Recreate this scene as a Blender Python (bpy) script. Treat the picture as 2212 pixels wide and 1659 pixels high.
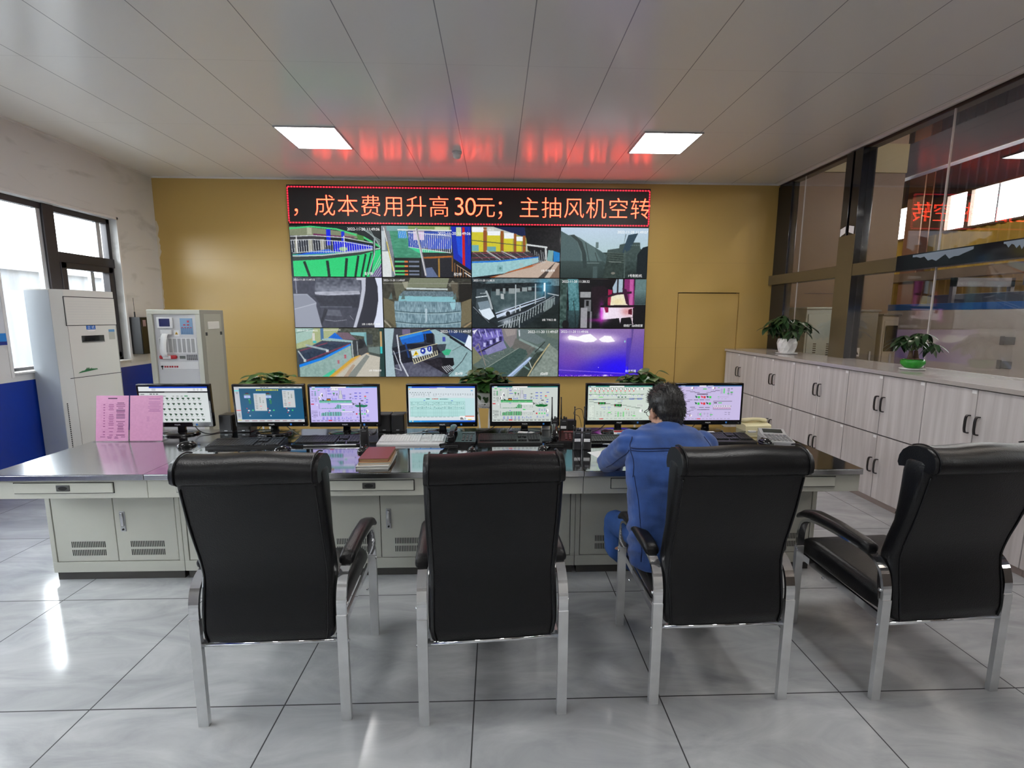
import bpy, bmesh, math, random
import numpy as np
from mathutils import Vector, Matrix, Euler, noise
from mathutils.bvhtree import BVHTree

for o in list(bpy.data.objects):
    bpy.data.objects.remove(o)
SC = bpy.context.scene
COL = SC.collection
R = math.radians
PI = math.pi

# ------------------------------------------------------------------ camera
CAM_H = 1.6298
FPX, PITCH, YAW, ROLL = 1034.69, 0.14042, -0.03384, 0.00312
cam = bpy.data.cameras.new('camera')
cam.sensor_fit = 'HORIZONTAL'
cam.sensor_width = 36.0
cam.lens = 36.0 * FPX / 2212.0
cam.clip_start = 0.05
cam.clip_end = 200
camo = bpy.data.objects.new('camera', cam)
COL.objects.link(camo)
_f = Vector((-math.sin(YAW) * math.cos(PITCH), math.cos(YAW) * math.cos(PITCH), -math.sin(PITCH)))
_r = Vector((math.cos(YAW), math.sin(YAW), 0))
_u = _r.cross(_f)
_r2 = _r * math.cos(ROLL) + _u * math.sin(ROLL)
_u2 = -_r * math.sin(ROLL) + _u * math.cos(ROLL)
_m = Matrix((_r2, _u2, -_f)).transposed().to_4x4()
_m.translation = (0, 0, CAM_H)
camo.matrix_world = _m
SC.camera = camo

# ------------------------------------------------------------------ world, light level, exposure
SKY_STRENGTH = 22.0
PANEL_STRENGTH = 28.0
SC.view_settings.view_transform = 'Standard'
SC.view_settings.look = 'None'
SC.view_settings.gamma = 1.0
SC.view_settings.exposure = 0.0
SC.view_settings.use_curve_mapping = False
W = bpy.data.worlds.new('overcast_sky')
SC.world = W
W.use_nodes = True
_nt = W.node_tree
_bg = _nt.nodes['Background']
_bg.inputs['Color'].default_value = (0.93, 0.96, 1.0, 1)
_bg.inputs['Strength'].default_value = SKY_STRENGTH
SC.cycles.use_denoising = True
SC.cycles.max_bounces = 10
SC.cycles.diffuse_bounces = 5
SC.cycles.glossy_bounces = 5
SC.cycles.transparent_max_bounces = 12
SC.cycles.sample_clamp_indirect = 8.0
SC.cycles.caustics_reflective = False
SC.cycles.caustics_refractive = False

# ------------------------------------------------------------------ room measures (metres)
WL, WR, WB, WF = -4.55, 3.93, 6.804, -3.6      # left wall, glass wall, back wall, wall behind the camera
CEIL = 3.447
DESK_Z = 0.765

# ------------------------------------------------------------------ helpers
def lin(c):
    c = c / 255.0
    return c / 12.92 if c <= 0.04045 else ((c + 0.055) / 1.055) ** 2.4
def rgb(r, g, b):
    return (lin(r), lin(g), lin(b), 1.0)

MATS = {}
def mat(name, color=(0.8, 0.8, 0.8, 1), rough=0.5, metal=0.0, spec=0.5, emit=None, estr=0.0, coat=0.0,
        vary=0.0, vscale=20.0, bump=0.0, bscale=60.0, stretch=None, sheen=0.0):
    if name in MATS:
        return MATS[name]
    m = bpy.data.materials.new(name)
    m.use_nodes = True
    nt = m.node_tree
    b = nt.nodes['Principled BSDF']
    b.inputs['Base Color'].default_value = color
    b.inputs['Roughness'].default_value = rough
    b.inputs['Metallic'].default_value = metal
    b.inputs['Specular IOR Level'].default_value = spec
    b.inputs['Coat Weight'].default_value = coat
    b.inputs['Coat Roughness'].default_value = 0.08
    if sheen:
        b.inputs['Sheen Weight'].default_value = sheen
    if emit:
        b.inputs['Emission Color'].default_value = emit
        b.inputs['Emission Strength'].default_value = estr
    if vary or bump:
        tc = nt.nodes.new('ShaderNodeTexCoord')
        vec = tc.outputs['Object']
        if stretch:
            mp = nt.nodes.new('ShaderNodeMapping')
            mp.inputs['Scale'].default_value = stretch
            nt.links.new(vec, mp.inputs['Vector'])
            vec = mp.outputs['Vector']
    if vary:
        n = nt.nodes.new('ShaderNodeTexNoise')
        n.inputs['Scale'].default_value = vscale
        n.inputs['Detail'].default_value = 6
        nt.links.new(vec, n.inputs['Vector'])
        cr = nt.nodes.new('ShaderNodeValToRGB')
        cr.color_ramp.elements[0].position = 0.3
        cr.color_ramp.elements[1].position = 0.7
        lo = [max(0, c * (1 - vary)) for c in color[:3]]
        hi = [min(1, c * (1 + vary)) for c in color[:3]]
        cr.color_ramp.elements[0].color = (*lo, 1)
        cr.color_ramp.elements[1].color = (*hi, 1)
        nt.links.new(n.outputs['Fac'], cr.inputs['Fac'])
        nt.links.new(cr.outputs['Color'], b.inputs['Base Color'])
    if bump:
        n2 = nt.nodes.new('ShaderNodeTexNoise')
        n2.inputs['Scale'].default_value = bscale
        n2.inputs['Detail'].default_value = 4
        nt.links.new(vec, n2.inputs['Vector'])
        bp = nt.nodes.new('ShaderNodeBump')
        bp.inputs['Strength'].default_value = bump
        bp.inputs['Distance'].default_value = 0.004
        nt.links.new(n2.outputs['Fac'], bp.inputs['Height'])
        nt.links.new(bp.outputs['Normal'], b.inputs['Normal'])
    MATS[name] = m
    return m

class MB:
    """collects shapes in one bmesh, then links them as ONE mesh object"""
    def __init__(self):
        self.bm = bmesh.new()
        self.mi = 0
    def _faces(self, fs, smooth=False):
        for f in fs:
            f.material_index = self.mi
            f.smooth = smooth
    def box(self, c, s, rot=None, bevel=0.0, seg=2, smooth=None):
        """box by centre and full size, optional euler rotation about its centre and bevelled edges"""
        bm2 = bmesh.new()
        bmesh.ops.create_cube(bm2, size=1.0)
        bmesh.ops.scale(bm2, vec=Vector(s), verts=bm2.verts)
        if bevel > 0:
            bmesh.ops.bevel(bm2, geom=bm2.edges[:], offset=bevel, segments=seg, profile=0.5, affect='EDGES')
        self._merge(bm2, c, rot, bevel > 0 if smooth is None else smooth, True)
        return self
    def b2(self, lo, hi, bevel=0.0, seg=2):
        c = [(a + b) / 2 for a, b in zip(lo, hi)]
        s = [abs(b - a) for a, b in zip(lo, hi)]
        return self.box(c, s, None, bevel, seg)
    def _merge(self, bm2, c=(0, 0, 0), rot=None, smooth=False, flat_axes=False):
        bm2.normal_update()
        M = Matrix.Translation(Vector(c))
        if rot is not None:
            M = M @ (rot.to_4x4() if isinstance(rot, Matrix) else Euler(rot).to_matrix().to_4x4())
        vs = {v: self.bm.verts.new(M @ v.co) for v in bm2.verts}
        for f in bm2.faces:
            try:
                nf = self.bm.faces.new([vs[v] for v in f.verts])
                nf.smooth = smooth and not (flat_axes and max(abs(x) for x in f.normal) > 0.9999)
                nf.material_index = self.mi
            except ValueError:
                pass
        bm2.free()
    def cyl(self, p0, p1, r0, r1=None, n=16, cap=True, smooth=True):
        r1 = r0 if r1 is None else r1
        p0, p1 = Vector(p0), Vector(p1)
        d = (p1 - p0).normalized()
        a = d.orthogonal().normalized()
        b = d.cross(a)
        A, B = [], []
        for i in range(n):
            t = 2 * PI * i / n
            o = a * math.cos(t) + b * math.sin(t)
            A.append(self.bm.verts.new(p0 + o * r0))
            B.append(self.bm.verts.new(p1 + o * r1))
        fs = [self.bm.faces.new((A[i], A[(i + 1) % n], B[(i + 1) % n], B[i])) for i in range(n)]
        self._faces(fs, smooth)
        if cap:
            self._faces([self.bm.faces.new(A[::-1]), self.bm.faces.new(B)])
        return self
    def tube(self, pts, r, n=8, rect=None, up=None):
        """round tube (radius r, number or list) or, with rect=(w,h), flat bar along a polyline"""
        pts = [Vector(p) for p in pts]
        rings = []
        prev = None
        for i, p in enumerate(pts):
            if i == 0: d = pts[1] - pts[0]
            elif i == len(pts) - 1: d = pts[-1] - pts[-2]
            else: d = (pts[i + 1] - p).normalized() + (p - pts[i - 1]).normalized()
            d.normalize()
            if up is not None:
                a = Vector(up)
                a = (a - d * a.dot(d)).normalized()
            elif prev is None:
                a = d.orthogonal().normalized()
            else:
                a = (prev - d * prev.dot(d)).normalized()
            prev = a
            b = d.cross(a)
            if rect:
                w, h = rect
                offs = [(w / 2, h / 2), (-w / 2, h / 2), (-w / 2, -h / 2), (w / 2, -h / 2)]
                ring = [self.bm.verts.new(p + a * x + b * y) for x, y in offs]
            else:
                rr = r[i] if isinstance(r, (list, tuple)) else r
                ring = [self.bm.verts.new(p + a * math.cos(2 * PI * k / n) * rr + b * math.sin(2 * PI * k / n) * rr) for k in range(n)]
            rings.append(ring)
        self.skin_rings(rings, smooth=not rect)
        return self
    def skin_rings(self, rings, smooth=True, cap=True, closed=True):
        for A, B in zip(rings, rings[1:]):
            n = len(A)
            fs = [self.bm.faces.new((A[i], A[(i + 1) % n], B[(i + 1) % n], B[i])) for i in range(n if closed else n - 1)]
            self._faces(fs, smooth)
        if cap:
            self._faces([self.bm.faces.new(rings[0][::-1]), self.bm.faces.new(rings[-1])], False)
    def loft(self, rings, smooth=True, cap=True):
        self.skin_rings([[self.bm.verts.new(Vector(p)) for p in r] for r in rings], smooth, cap)
        return self
    def lathe(self, prof, c=(0, 0, 0), n=28, smooth=True, sx=1.0, sy=1.0):
        """profile [(r,z)...] turned about the z axis at c"""
        rings = []
        for r, z in prof:
            rings.append([self.bm.verts.new((c[0] + r * sx * math.cos(2 * PI * k / n), c[1] + r * sy * math.sin(2 * PI * k / n), c[2] + z)) for k in range(n)])
        self.skin_rings(rings, smooth, True)
        return self
    def prism(self, poly, z0, z1, axis='z', smooth=False):
        """extruded polygon; axis names the extrusion direction, poly the other two coordinates in order"""
        def P(a, b, h):
            return {'z': (a, b, h), 'y': (a, h, b), 'x': (h, a, b)}[axis]
        A = [self.bm.verts.new(P(a, b, z0)) for a, b in poly]
        B = [self.bm.verts.new(P(a, b, z1)) for a, b in poly]
        n = len(poly)
        fs = [self.bm.faces.new((A[i], A[(i + 1) % n], B[(i + 1) % n], B[i])) for i in range(n)]
        self._faces(fs, smooth)
        self._faces([self.bm.faces.new(A[::-1]), self.bm.faces.new(B)])
        return self
    def ell(self, c, r, rot=None, seg=16, rings=10):
        bm2 = bmesh.new()
        bmesh.ops.create_uvsphere(bm2, u_segments=seg, v_segments=rings, radius=1.0)
        bmesh.ops.scale(bm2, vec=Vector(r if hasattr(r, '__len__') else (r, r, r)), verts=bm2.verts)
        self._merge(bm2, c, rot, True)
        return self
    def quad(self, a, b, c, d, smooth=False):
        vs = [self.bm.verts.new(Vector(p)) for p in (a, b, c, d)]
        self._faces([self.bm.faces.new(vs)], smooth)
        return self
    def add_mesh(self, me, M):
        vs = [self.bm.verts.new(M @ v.co) for v in me.vertices]
        for p in me.polygons:
            try:
                f = self.bm.faces.new([vs[i] for i in p.vertices])
                f.material_index = self.mi
            except ValueError:
                pass
        return self
    def build(self, name, m, parent=None, label=None, recalc=True):
        if recalc:
            bmesh.ops.recalc_face_normals(self.bm, faces=self.bm.faces[:])
        me = bpy.data.meshes.new(name)
        self.bm.to_mesh(me)
        self.bm.free()
        for mm in (m if isinstance(m, (list, tuple)) else [m]):
            me.materials.append(mm)
        o = bpy.data.objects.new(name, me)
        COL.objects.link(o)
        if parent is not None:
            o.parent = parent
        if label:
            o['label'] = label
        return o

def tag(o, label, cat, group=None, kind=None):
    o['label'] = label
    o['category'] = cat
    if group: o['group'] = group
    if kind: o['kind'] = kind
    return o
def thing(name, label, cat, loc=(0, 0, 0), rz=0.0, group=None):
    o = bpy.data.objects.new(name, None)
    o.empty_display_size = 0.1
    COL.objects.link(o)
    o.location = loc
    o.rotation_euler = (0, 0, rz)
    return tag(o, label, cat, group)
def struct(mb, name, m, parent=None):
    o = mb.build(name, m, parent)
    if parent is None:
        o['kind'] = 'structure'
    return o
KIDS = {}
def dup(root, loc, rz=0.0, label=None, group=None):
    """copy of a thing with copies of its parts and their sub-parts (mesh data shared)"""
    if not KIDS:
        pass
    def cp(o, par):
        c = o.copy()
        COL.objects.link(c)
        c.parent = par
        for ch in [x for x in ALL_CHILDREN(o)]:
            cp(ch, c)
        return c
    r = cp(root, None)
    r.location = loc
    r.rotation_euler = (0, 0, rz)
    if label: r['label'] = label
    if group: r['group'] = group
    return r
def ALL_CHILDREN(o):
    return list(o.children)

def text_mesh(body, size, align='LEFT', font_offset=0.0, space=1.0):
    cu = bpy.data.curves.new('lettering', 'FONT')
    cu.body = body
    cu.size = size
    cu.align_x = align
    cu.offset = font_offset
    cu.space_character = space
    cu.resolution_u = 3
    o = bpy.data.objects.new('lettering', cu)
    COL.objects.link(o)
    dg = bpy.context.evaluated_depsgraph_get()
    me = bpy.data.meshes.new_from_object(o.evaluated_get(dg))
    bpy.data.objects.remove(o)
    return me

def rrect(hw, hh, r, n=5):
    """rounded-rectangle outline in 2-D, counter-clockwise"""
    r = min(r, hw * 0.999, hh * 0.999)
    out = []
    for cx, cy, a0 in ((hw - r, hh - r, 0), (-hw + r, hh - r, 90), (-hw + r, -hh + r, 180), (hw - r, -hh + r, 270)):
        for k in range(n):
            a = R(a0 + 90 * k / (n - 1))
            out.append((cx + r * math.cos(a), cy + r * math.sin(a)))
    return out

def bez(ps, n=10):
    """Catmull-Rom through points"""
    ps = [Vector(p) for p in ps]
    out = []
    P = [ps[0]] + ps + [ps[-1]]
    for i in range(1, len(P) - 2):
        for k in range(n):
            t = k / n
            a, b, c, d = P[i - 1], P[i], P[i + 1], P[i + 2]
            out.append(0.5 * ((2 * b) + (c - a) * t + (2 * a - 5 * b + 4 * c - d) * t * t + (3 * b - a - 3 * c + d) * t ** 3))
    out.append(ps[-1])
    return out
# ------------------------------------------------------------------ materials
def node_mat(name):
    m = bpy.data.materials.new(name)
    m.use_nodes = True
    MATS[name] = m
    return m, m.node_tree, m.node_tree.nodes['Principled BSDF']
def nmath(nt, op, a, b=None, clamp=False):
    n = nt.nodes.new('ShaderNodeMath')
    n.operation = op
    n.use_clamp = clamp
    for i, x in enumerate((a, b)):
        if x is None: continue
        if isinstance(x, (int, float)): n.inputs[i].default_value = x
        else: nt.links.new(x, n.inputs[i])
    return n.outputs[0]
def line_mask(nt, coord, origin, step, half):
    """1 inside a thin line repeated every step along coord"""
    t = nmath(nt, 'SUBTRACT', coord, origin)
    t = nmath(nt, 'DIVIDE', t, step)
    t = nmath(nt, 'FRACT', t)
    t = nmath(nt, 'SUBTRACT', t, 0.5)
    t = nmath(nt, 'ABSOLUTE', t)
    return nmath(nt, 'GREATER_THAN', t, 0.5 - half / step)

def mix_col(nt, fac, a, b):
    n = nt.nodes.new('ShaderNodeMix')
    n.data_type = 'RGBA'
    for k, x in ((0, fac), (6, a), (7, b)):
        if isinstance(x, (int, float)): n.inputs[k].default_value = x
        elif isinstance(x, tuple): n.inputs[k].default_value = x
        else: nt.links.new(x, n.inputs[k])
    return n.outputs[2]

def make_floor_mat():
    m, nt, b = node_mat('polished_grey_tile')
    g = nt.nodes.new('ShaderNodeNewGeometry')
    s = nt.nodes.new('ShaderNodeSeparateXYZ')
    nt.links.new(g.outputs['Position'], s.inputs[0])
    lx = line_mask(nt, s.outputs[0], -1.6945, 0.8, 0.0028)
    ly = line_mask(nt, s.outputs[1], 1.8444, 0.8, 0.0028)
    grout = nmath(nt, 'MAXIMUM', lx, ly)
    mp = nt.nodes.new('ShaderNodeMapping')
    mp.inputs['Rotation'].default_value = (0, 0, R(28))
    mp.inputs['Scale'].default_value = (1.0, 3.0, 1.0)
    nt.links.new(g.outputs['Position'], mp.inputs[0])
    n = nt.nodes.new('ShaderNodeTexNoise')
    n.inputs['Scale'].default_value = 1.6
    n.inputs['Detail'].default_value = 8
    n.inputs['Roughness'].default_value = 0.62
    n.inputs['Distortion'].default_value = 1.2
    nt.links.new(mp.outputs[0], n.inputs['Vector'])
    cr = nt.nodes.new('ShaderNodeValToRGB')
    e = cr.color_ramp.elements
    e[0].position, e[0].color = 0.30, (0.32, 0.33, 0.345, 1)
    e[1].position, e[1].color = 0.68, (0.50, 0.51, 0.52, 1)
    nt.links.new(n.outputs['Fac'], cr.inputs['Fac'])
    col = mix_col(nt, grout, cr.outputs[0], (0.035, 0.036, 0.038, 1))
    nt.links.new(col, b.inputs['Base Color'])
    nt.links.new(nmath(nt, 'ADD', nmath(nt, 'MULTIPLY', grout, 0.5), 0.125), b.inputs['Roughness'])
    b.inputs['Specular IOR Level'].default_value = 0.5
    return m

def make_ceiling_mat():
    m, nt, b = node_mat('satin_white_ceiling_panel')
    g = nt.nodes.new('ShaderNodeNewGeometry')
    s = nt.nodes.new('ShaderNodeSeparateXYZ')
    nt.links.new(g.outputs['Position'], s.inputs[0])
    lx = line_mask(nt, s.outputs[0], -3.358, 0.5998, 0.0035)
    ly = nmath(nt, 'MULTIPLY', line_mask(nt, s.outputs[1], 5.0, 1.2, 0.0020), 0.30)
    f = nmath(nt, 'MAXIMUM', lx, ly)
    col = mix_col(nt, f, (0.84, 0.83, 0.80, 1), (0.34, 0.34, 0.34, 1))
    nt.links.new(col, b.inputs['Base Color'])
    b.inputs['Roughness'].default_value = 0.21
    b.inputs['Metallic'].default_value = 0.0
    b.inputs['Specular IOR Level'].default_value = 0.75
    # gentle unevenness of thin sheet metal
    n = nt.nodes.new('ShaderNodeTexNoise')
    n.inputs['Scale'].default_value = 1.1
    nt.links.new(g.outputs['Position'], n.inputs['Vector'])
    bp = nt.nodes.new('ShaderNodeBump')
    bp.inputs['Strength'].default_value = 0.06
    bp.inputs['Distance'].default_value = 0.02
    nt.links.new(n.outputs['Fac'], bp.inputs['Height'])
    nt.links.new(bp.outputs['Normal'], b.inputs['Normal'])
    return m

def make_left_wall_mat():
    m, nt, b = node_mat('marbled_white_over_blue_wall')
    g = nt.nodes.new('ShaderNodeNewGeometry')
    s = nt.nodes.new('ShaderNodeSeparateXYZ')
    nt.links.new(g.outputs['Position'], s.inputs[0])
    mp = nt.nodes.new('ShaderNodeMapping')
    mp.inputs['Rotation'].default_value = (R(35), 0, 0)
    mp.inputs['Scale'].default_value = (1, 0.7, 2.2)
    nt.links.new(g.outputs['Position'], mp.inputs[0])
    n = nt.nodes.new('ShaderNodeTexNoise')
    n.inputs['Scale'].default_value = 1.3
    n.inputs['Detail'].default_value = 9
    n.inputs['Distortion'].default_value = 1.5
    nt.links.new(mp.outputs[0], n.inputs['Vector'])
    cr = nt.nodes.new('ShaderNodeValToRGB')
    e = cr.color_ramp.elements
    e[0].position, e[0].color = 0.34, (0.50, 0.50, 0.49, 1)
    e[1].position, e[1].color = 0.46, (0.66, 0.655, 0.65, 1)
    nt.links.new(n.outputs['Fac'], cr.inputs['Fac'])
    blue = nmath(nt, 'LESS_THAN', s.outputs[2], 1.0)
    col = mix_col(nt, blue, cr.outputs[0], (0.004, 0.03, 0.30, 1))
    nt.links.new(col, b.inputs['Base Color'])
    nt.links.new(nmath(nt, 'SUBTRACT', 0.5, nmath(nt, 'MULTIPLY', blue, 0.25)), b.inputs['Roughness'])
    return m

def make_wood_mat():
    m, nt, b = node_mat('pale_grey_wood_grain')
    g = nt.nodes.new('ShaderNodeNewGeometry')
    mp = nt.nodes.new('ShaderNodeMapping')
    mp.inputs['Scale'].default_value = (24, 24, 1.1)
    nt.links.new(g.outputs['Position'], mp.inputs[0])
    n = nt.nodes.new('ShaderNodeTexNoise')
    n.inputs['Scale'].default_value = 1.0
    n.inputs['Detail'].default_value = 7
    n.inputs['Distortion'].default_value = 0.4
    nt.links.new(mp.outputs[0], n.inputs['Vector'])
    cr = nt.nodes.new('ShaderNodeValToRGB')
    e = cr.color_ramp.elements
    e[0].position, e[0].color = 0.28, (0.43, 0.40, 0.395, 1)
    e[1].position, e[1].color = 0.72, (0.60, 0.57, 0.565, 1)
    nt.links.new(n.outputs['Fac'], cr.inputs['Fac'])
    nt.links.new(cr.outputs[0], b.inputs['Base Color'])
    b.inputs['Roughness'].default_value = 0.45
    return m

def make_mustard_mat():
    m, nt, b = node_mat('mustard_wall_covering')
    g = nt.nodes.new('ShaderNodeNewGeometry')
    s = nt.nodes.new('ShaderNodeSeparateXYZ')
    nt.links.new(g.outputs['Position'], s.inputs[0])
    seam = nmath(nt, 'MULTIPLY', line_mask(nt, s.outputs[2], 0.0, 1.19, 0.003), 0.25)
    col = mix_col(nt, seam, (0.495, 0.330, 0.098, 1), (0.30, 0.21, 0.07, 1))
    nt.links.new(col, b.inputs['Base Color'])
    b.inputs['Roughness'].default_value = 0.36
    b.inputs['Specular IOR Level'].default_value = 0.55
    n = nt.nodes.new('ShaderNodeTexNoise')
    n.inputs['Scale'].default_value = 260
    nt.links.new(g.outputs['Position'], n.inputs['Vector'])
    bp = nt.nodes.new('ShaderNodeBump')
    bp.inputs['Strength'].default_value = 0.08
    bp.inputs['Distance'].default_value = 0.002
    nt.links.new(n.outputs['Fac'], bp.inputs['Height'])
    nt.links.new(bp.outputs['Normal'], b.inputs['Normal'])
    return m

def make_glass_mat(name, tint, refl=1.0, rough=0.0):
    m = bpy.data.materials.new(name)
    m.use_nodes = True
    nt = m.node_tree
    for n in list(nt.nodes): nt.nodes.remove(n)
    out = nt.nodes.new('ShaderNodeOutputMaterial')
    tr = nt.nodes.new('ShaderNodeBsdfTransparent')
    tr.inputs[0].default_value = tint
    gl = nt.nodes.new('ShaderNodeBsdfGlossy')
    gl.inputs['Roughness'].default_value = rough
    gl.inputs['Color'].default_value = (1, 1, 1, 1)
    g = nt.nodes.new('ShaderNodeNewGeometry')
    dt = nt.nodes.new('ShaderNodeVectorMath')
    dt.operation = 'DOT_PRODUCT'
    nt.links.new(g.outputs['Incoming'], dt.inputs[0])
    nt.links.new(g.outputs['Normal'], dt.inputs[1])
    k = nmath(nt, 'SUBTRACT', 1.0, nmath(nt, 'ABSOLUTE', dt.outputs['Value']), True)
    k = nmath(nt, 'POWER', k, 5.0)
    k = nmath(nt, 'ADD', nmath(nt, 'MULTIPLY', k, 0.96), 0.04)      # Schlick, same from both sides of the pane
    f = nmath(nt, 'MULTIPLY', k, refl, True)
    mx = nt.nodes.new('ShaderNodeMixShader')
    nt.links.new(f, mx.inputs[0])
    nt.links.new(tr.outputs[0], mx.inputs[1])
    nt.links.new(gl.outputs[0], mx.inputs[2])
    nt.links.new(mx.outputs[0], out.inputs[0])
    MATS[name] = m
    return m

def make_picture_mat():
    """what a display shows: light given off by the screen, colours held per pixel in the mesh"""
    m, nt, b = node_mat('display_picture')
    a = nt.nodes.new('ShaderNodeVertexColor')
    a.layer_name = 'picture'
    b.inputs['Base Color'].default_value = (0.006, 0.006, 0.007, 1)
    b.inputs['Roughness'].default_value = 0.28
    b.inputs['Specular IOR Level'].default_value = 0.3
    nt.links.new(a.outputs['Color'], b.inputs['Emission Color'])
    b.inputs['Emission Strength'].default_value = 1.0
    return m

def make_print_mat():
    """printed paper: per-pixel ink colours held in the mesh"""
    m, nt, b = node_mat('printed_paper')
    a = nt.nodes.new('ShaderNodeVertexColor')
    a.layer_name = 'picture'
    nt.links.new(a.outputs['Color'], b.inputs['Base Color'])
    b.inputs['Roughness'].default_value = 0.35
    return m

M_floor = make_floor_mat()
M_ceil = make_ceiling_mat()
M_lwall = make_left_wall_mat()
M_wood = make_wood_mat()
M_must = make_mustard_mat()
M_glass = make_glass_mat('interior_pane_glass', (0.90, 0.88, 0.86, 1), 1.5)
M_wglass = make_glass_mat('window_glass', (0.93, 0.95, 0.95, 1), 1.0)
M_acryl = make_glass_mat('clear_acrylic', (0.96, 0.96, 0.97, 1), 1.2, 0.02)
M_pic = make_picture_mat()
M_print = make_print_mat()
M_black = mat('black_plastic', (0.012, 0.012, 0.013, 1), 0.35)
M_gblack = mat('glossy_black_plastic', (0.008, 0.008, 0.009, 1), 0.08)
M_key = mat('black_keycap', (0.02, 0.02, 0.022, 1), 0.45)
M_leather = mat('black_leather', (0.0042, 0.0042, 0.0052, 1), 0.33, spec=0.30, bump=0.25, bscale=220)
M_chrome = mat('chrome', (0.80, 0.81, 0.83, 1), 0.07, 1.0)
M_satin = mat('satin_steel_leg', (0.72, 0.73, 0.74, 1), 0.42, 0.85, vary=0.10, vscale=9)
M_top = mat('polished_steel_worktop', (0.50, 0.505, 0.52, 1), 0.075, 1.0)
M_topb = mat('brushed_steel_worktop', (0.50, 0.505, 0.52, 1), 0.15, 1.0)
M_lip = mat('brushed_steel_edge', (0.55, 0.55, 0.55, 1), 0.22, 1.0)
M_desk = mat('beige_grey_painted_steel', (0.50, 0.50, 0.44, 1), 0.5, vary=0.03, vscale=5)
M_gap = mat('shadow_gap_black', (0.01, 0.01, 0.01, 1), 0.8)
M_plinth = mat('dark_plinth', (0.05, 0.047, 0.043, 1), 0.6)
M_white = mat('white_plastic', (0.72, 0.72, 0.72, 1), 0.4)
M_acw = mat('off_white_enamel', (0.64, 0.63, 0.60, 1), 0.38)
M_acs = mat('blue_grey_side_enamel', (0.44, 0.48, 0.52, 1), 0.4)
M_paper = mat('white_paper', (0.80, 0.80, 0.80, 1), 0.7)
M_trim = mat('white_trim', (0.70, 0.69, 0.68, 1), 0.45)
M_alu = mat('dark_window_aluminium', (0.035, 0.032, 0.036, 1), 0.45, 0.2)
M_alul = mat('pale_window_aluminium', (0.45, 0.46, 0.48, 1), 0.4, 0.3)
M_cream = mat('cream_plastic', (0.72, 0.66, 0.42, 1), 0.4)
M_silver = mat('silver_plastic', (0.55, 0.56, 0.58, 1), 0.3, 0.5)
M_leaf = mat('green_leaf', (0.035, 0.105, 0.022, 1), 0.35, vary=0.45, vscale=14)
M_dleaf = mat('dark_green_leaf', (0.020, 0.055, 0.018, 1), 0.33, vary=0.4, vscale=14)
M_stem = mat('plant_stem', (0.10, 0.16, 0.05, 1), 0.5)
M_bark = mat('brown_bark', (0.10, 0.06, 0.035, 1), 0.8)
M_soil = mat('soil', (0.03, 0.02, 0.015, 1), 0.95)
M_ceramic = mat('white_ceramic', (0.76, 0.76, 0.74, 1), 0.2)
M_gceramic = mat('green_glazed_ceramic', (0.03, 0.30, 0.03, 1), 0.12, vary=0.25, vscale=30)
M_led = mat('led_red_light', (0.02, 0.0, 0.0, 1), 0.5, emit=(1.0, 0.042, 0.018, 1), estr=13.0)
M_ledb = mat('led_border_red_light', (0.02, 0.0, 0.0, 1), 0.5, emit=(1.0, 0.02, 0.05, 1), estr=2.0)
M_caption = mat('overlay_white_light', (0.02, 0.02, 0.02, 1), 0.5, emit=(1, 1, 1, 1), estr=0.95)
M_lamp = mat('lit_lamp_diffuser', (0.8, 0.8, 0.8, 1), 0.5, emit=(1.0, 0.985, 0.96, 1), estr=PANEL_STRENGTH)
M_print_dark = mat('dark_print', (0.02, 0.02, 0.02, 1), 0.6)
M_print_white = mat('white_print', (0.75, 0.75, 0.75, 1), 0.5)
M_red = mat('red_plastic', (0.42, 0.012, 0.02, 1), 0.35)
M_bluep = mat('blue_sticker', (0.01, 0.11, 0.45, 1), 0.4)
M_yellow = mat('yellow_sticker', (0.75, 0.45, 0.02, 1), 0.5)
M_denim = mat('blue_denim', (0.021, 0.068, 0.25, 1), 0.85, vary=0.34, vscale=9, bump=0.35, bscale=420, sheen=0.2)
M_thread = mat('dark_denim_stitching', (0.010, 0.022, 0.085, 1), 0.9)
M_skin = mat('skin', (0.52, 0.28, 0.19, 1), 0.5, vary=0.06, vscale=30)
M_hair = mat('black_hair', (0.007, 0.006, 0.006, 1), 0.38, bump=0.6, bscale=160, stretch=(1, 1, 0.25))
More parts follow.
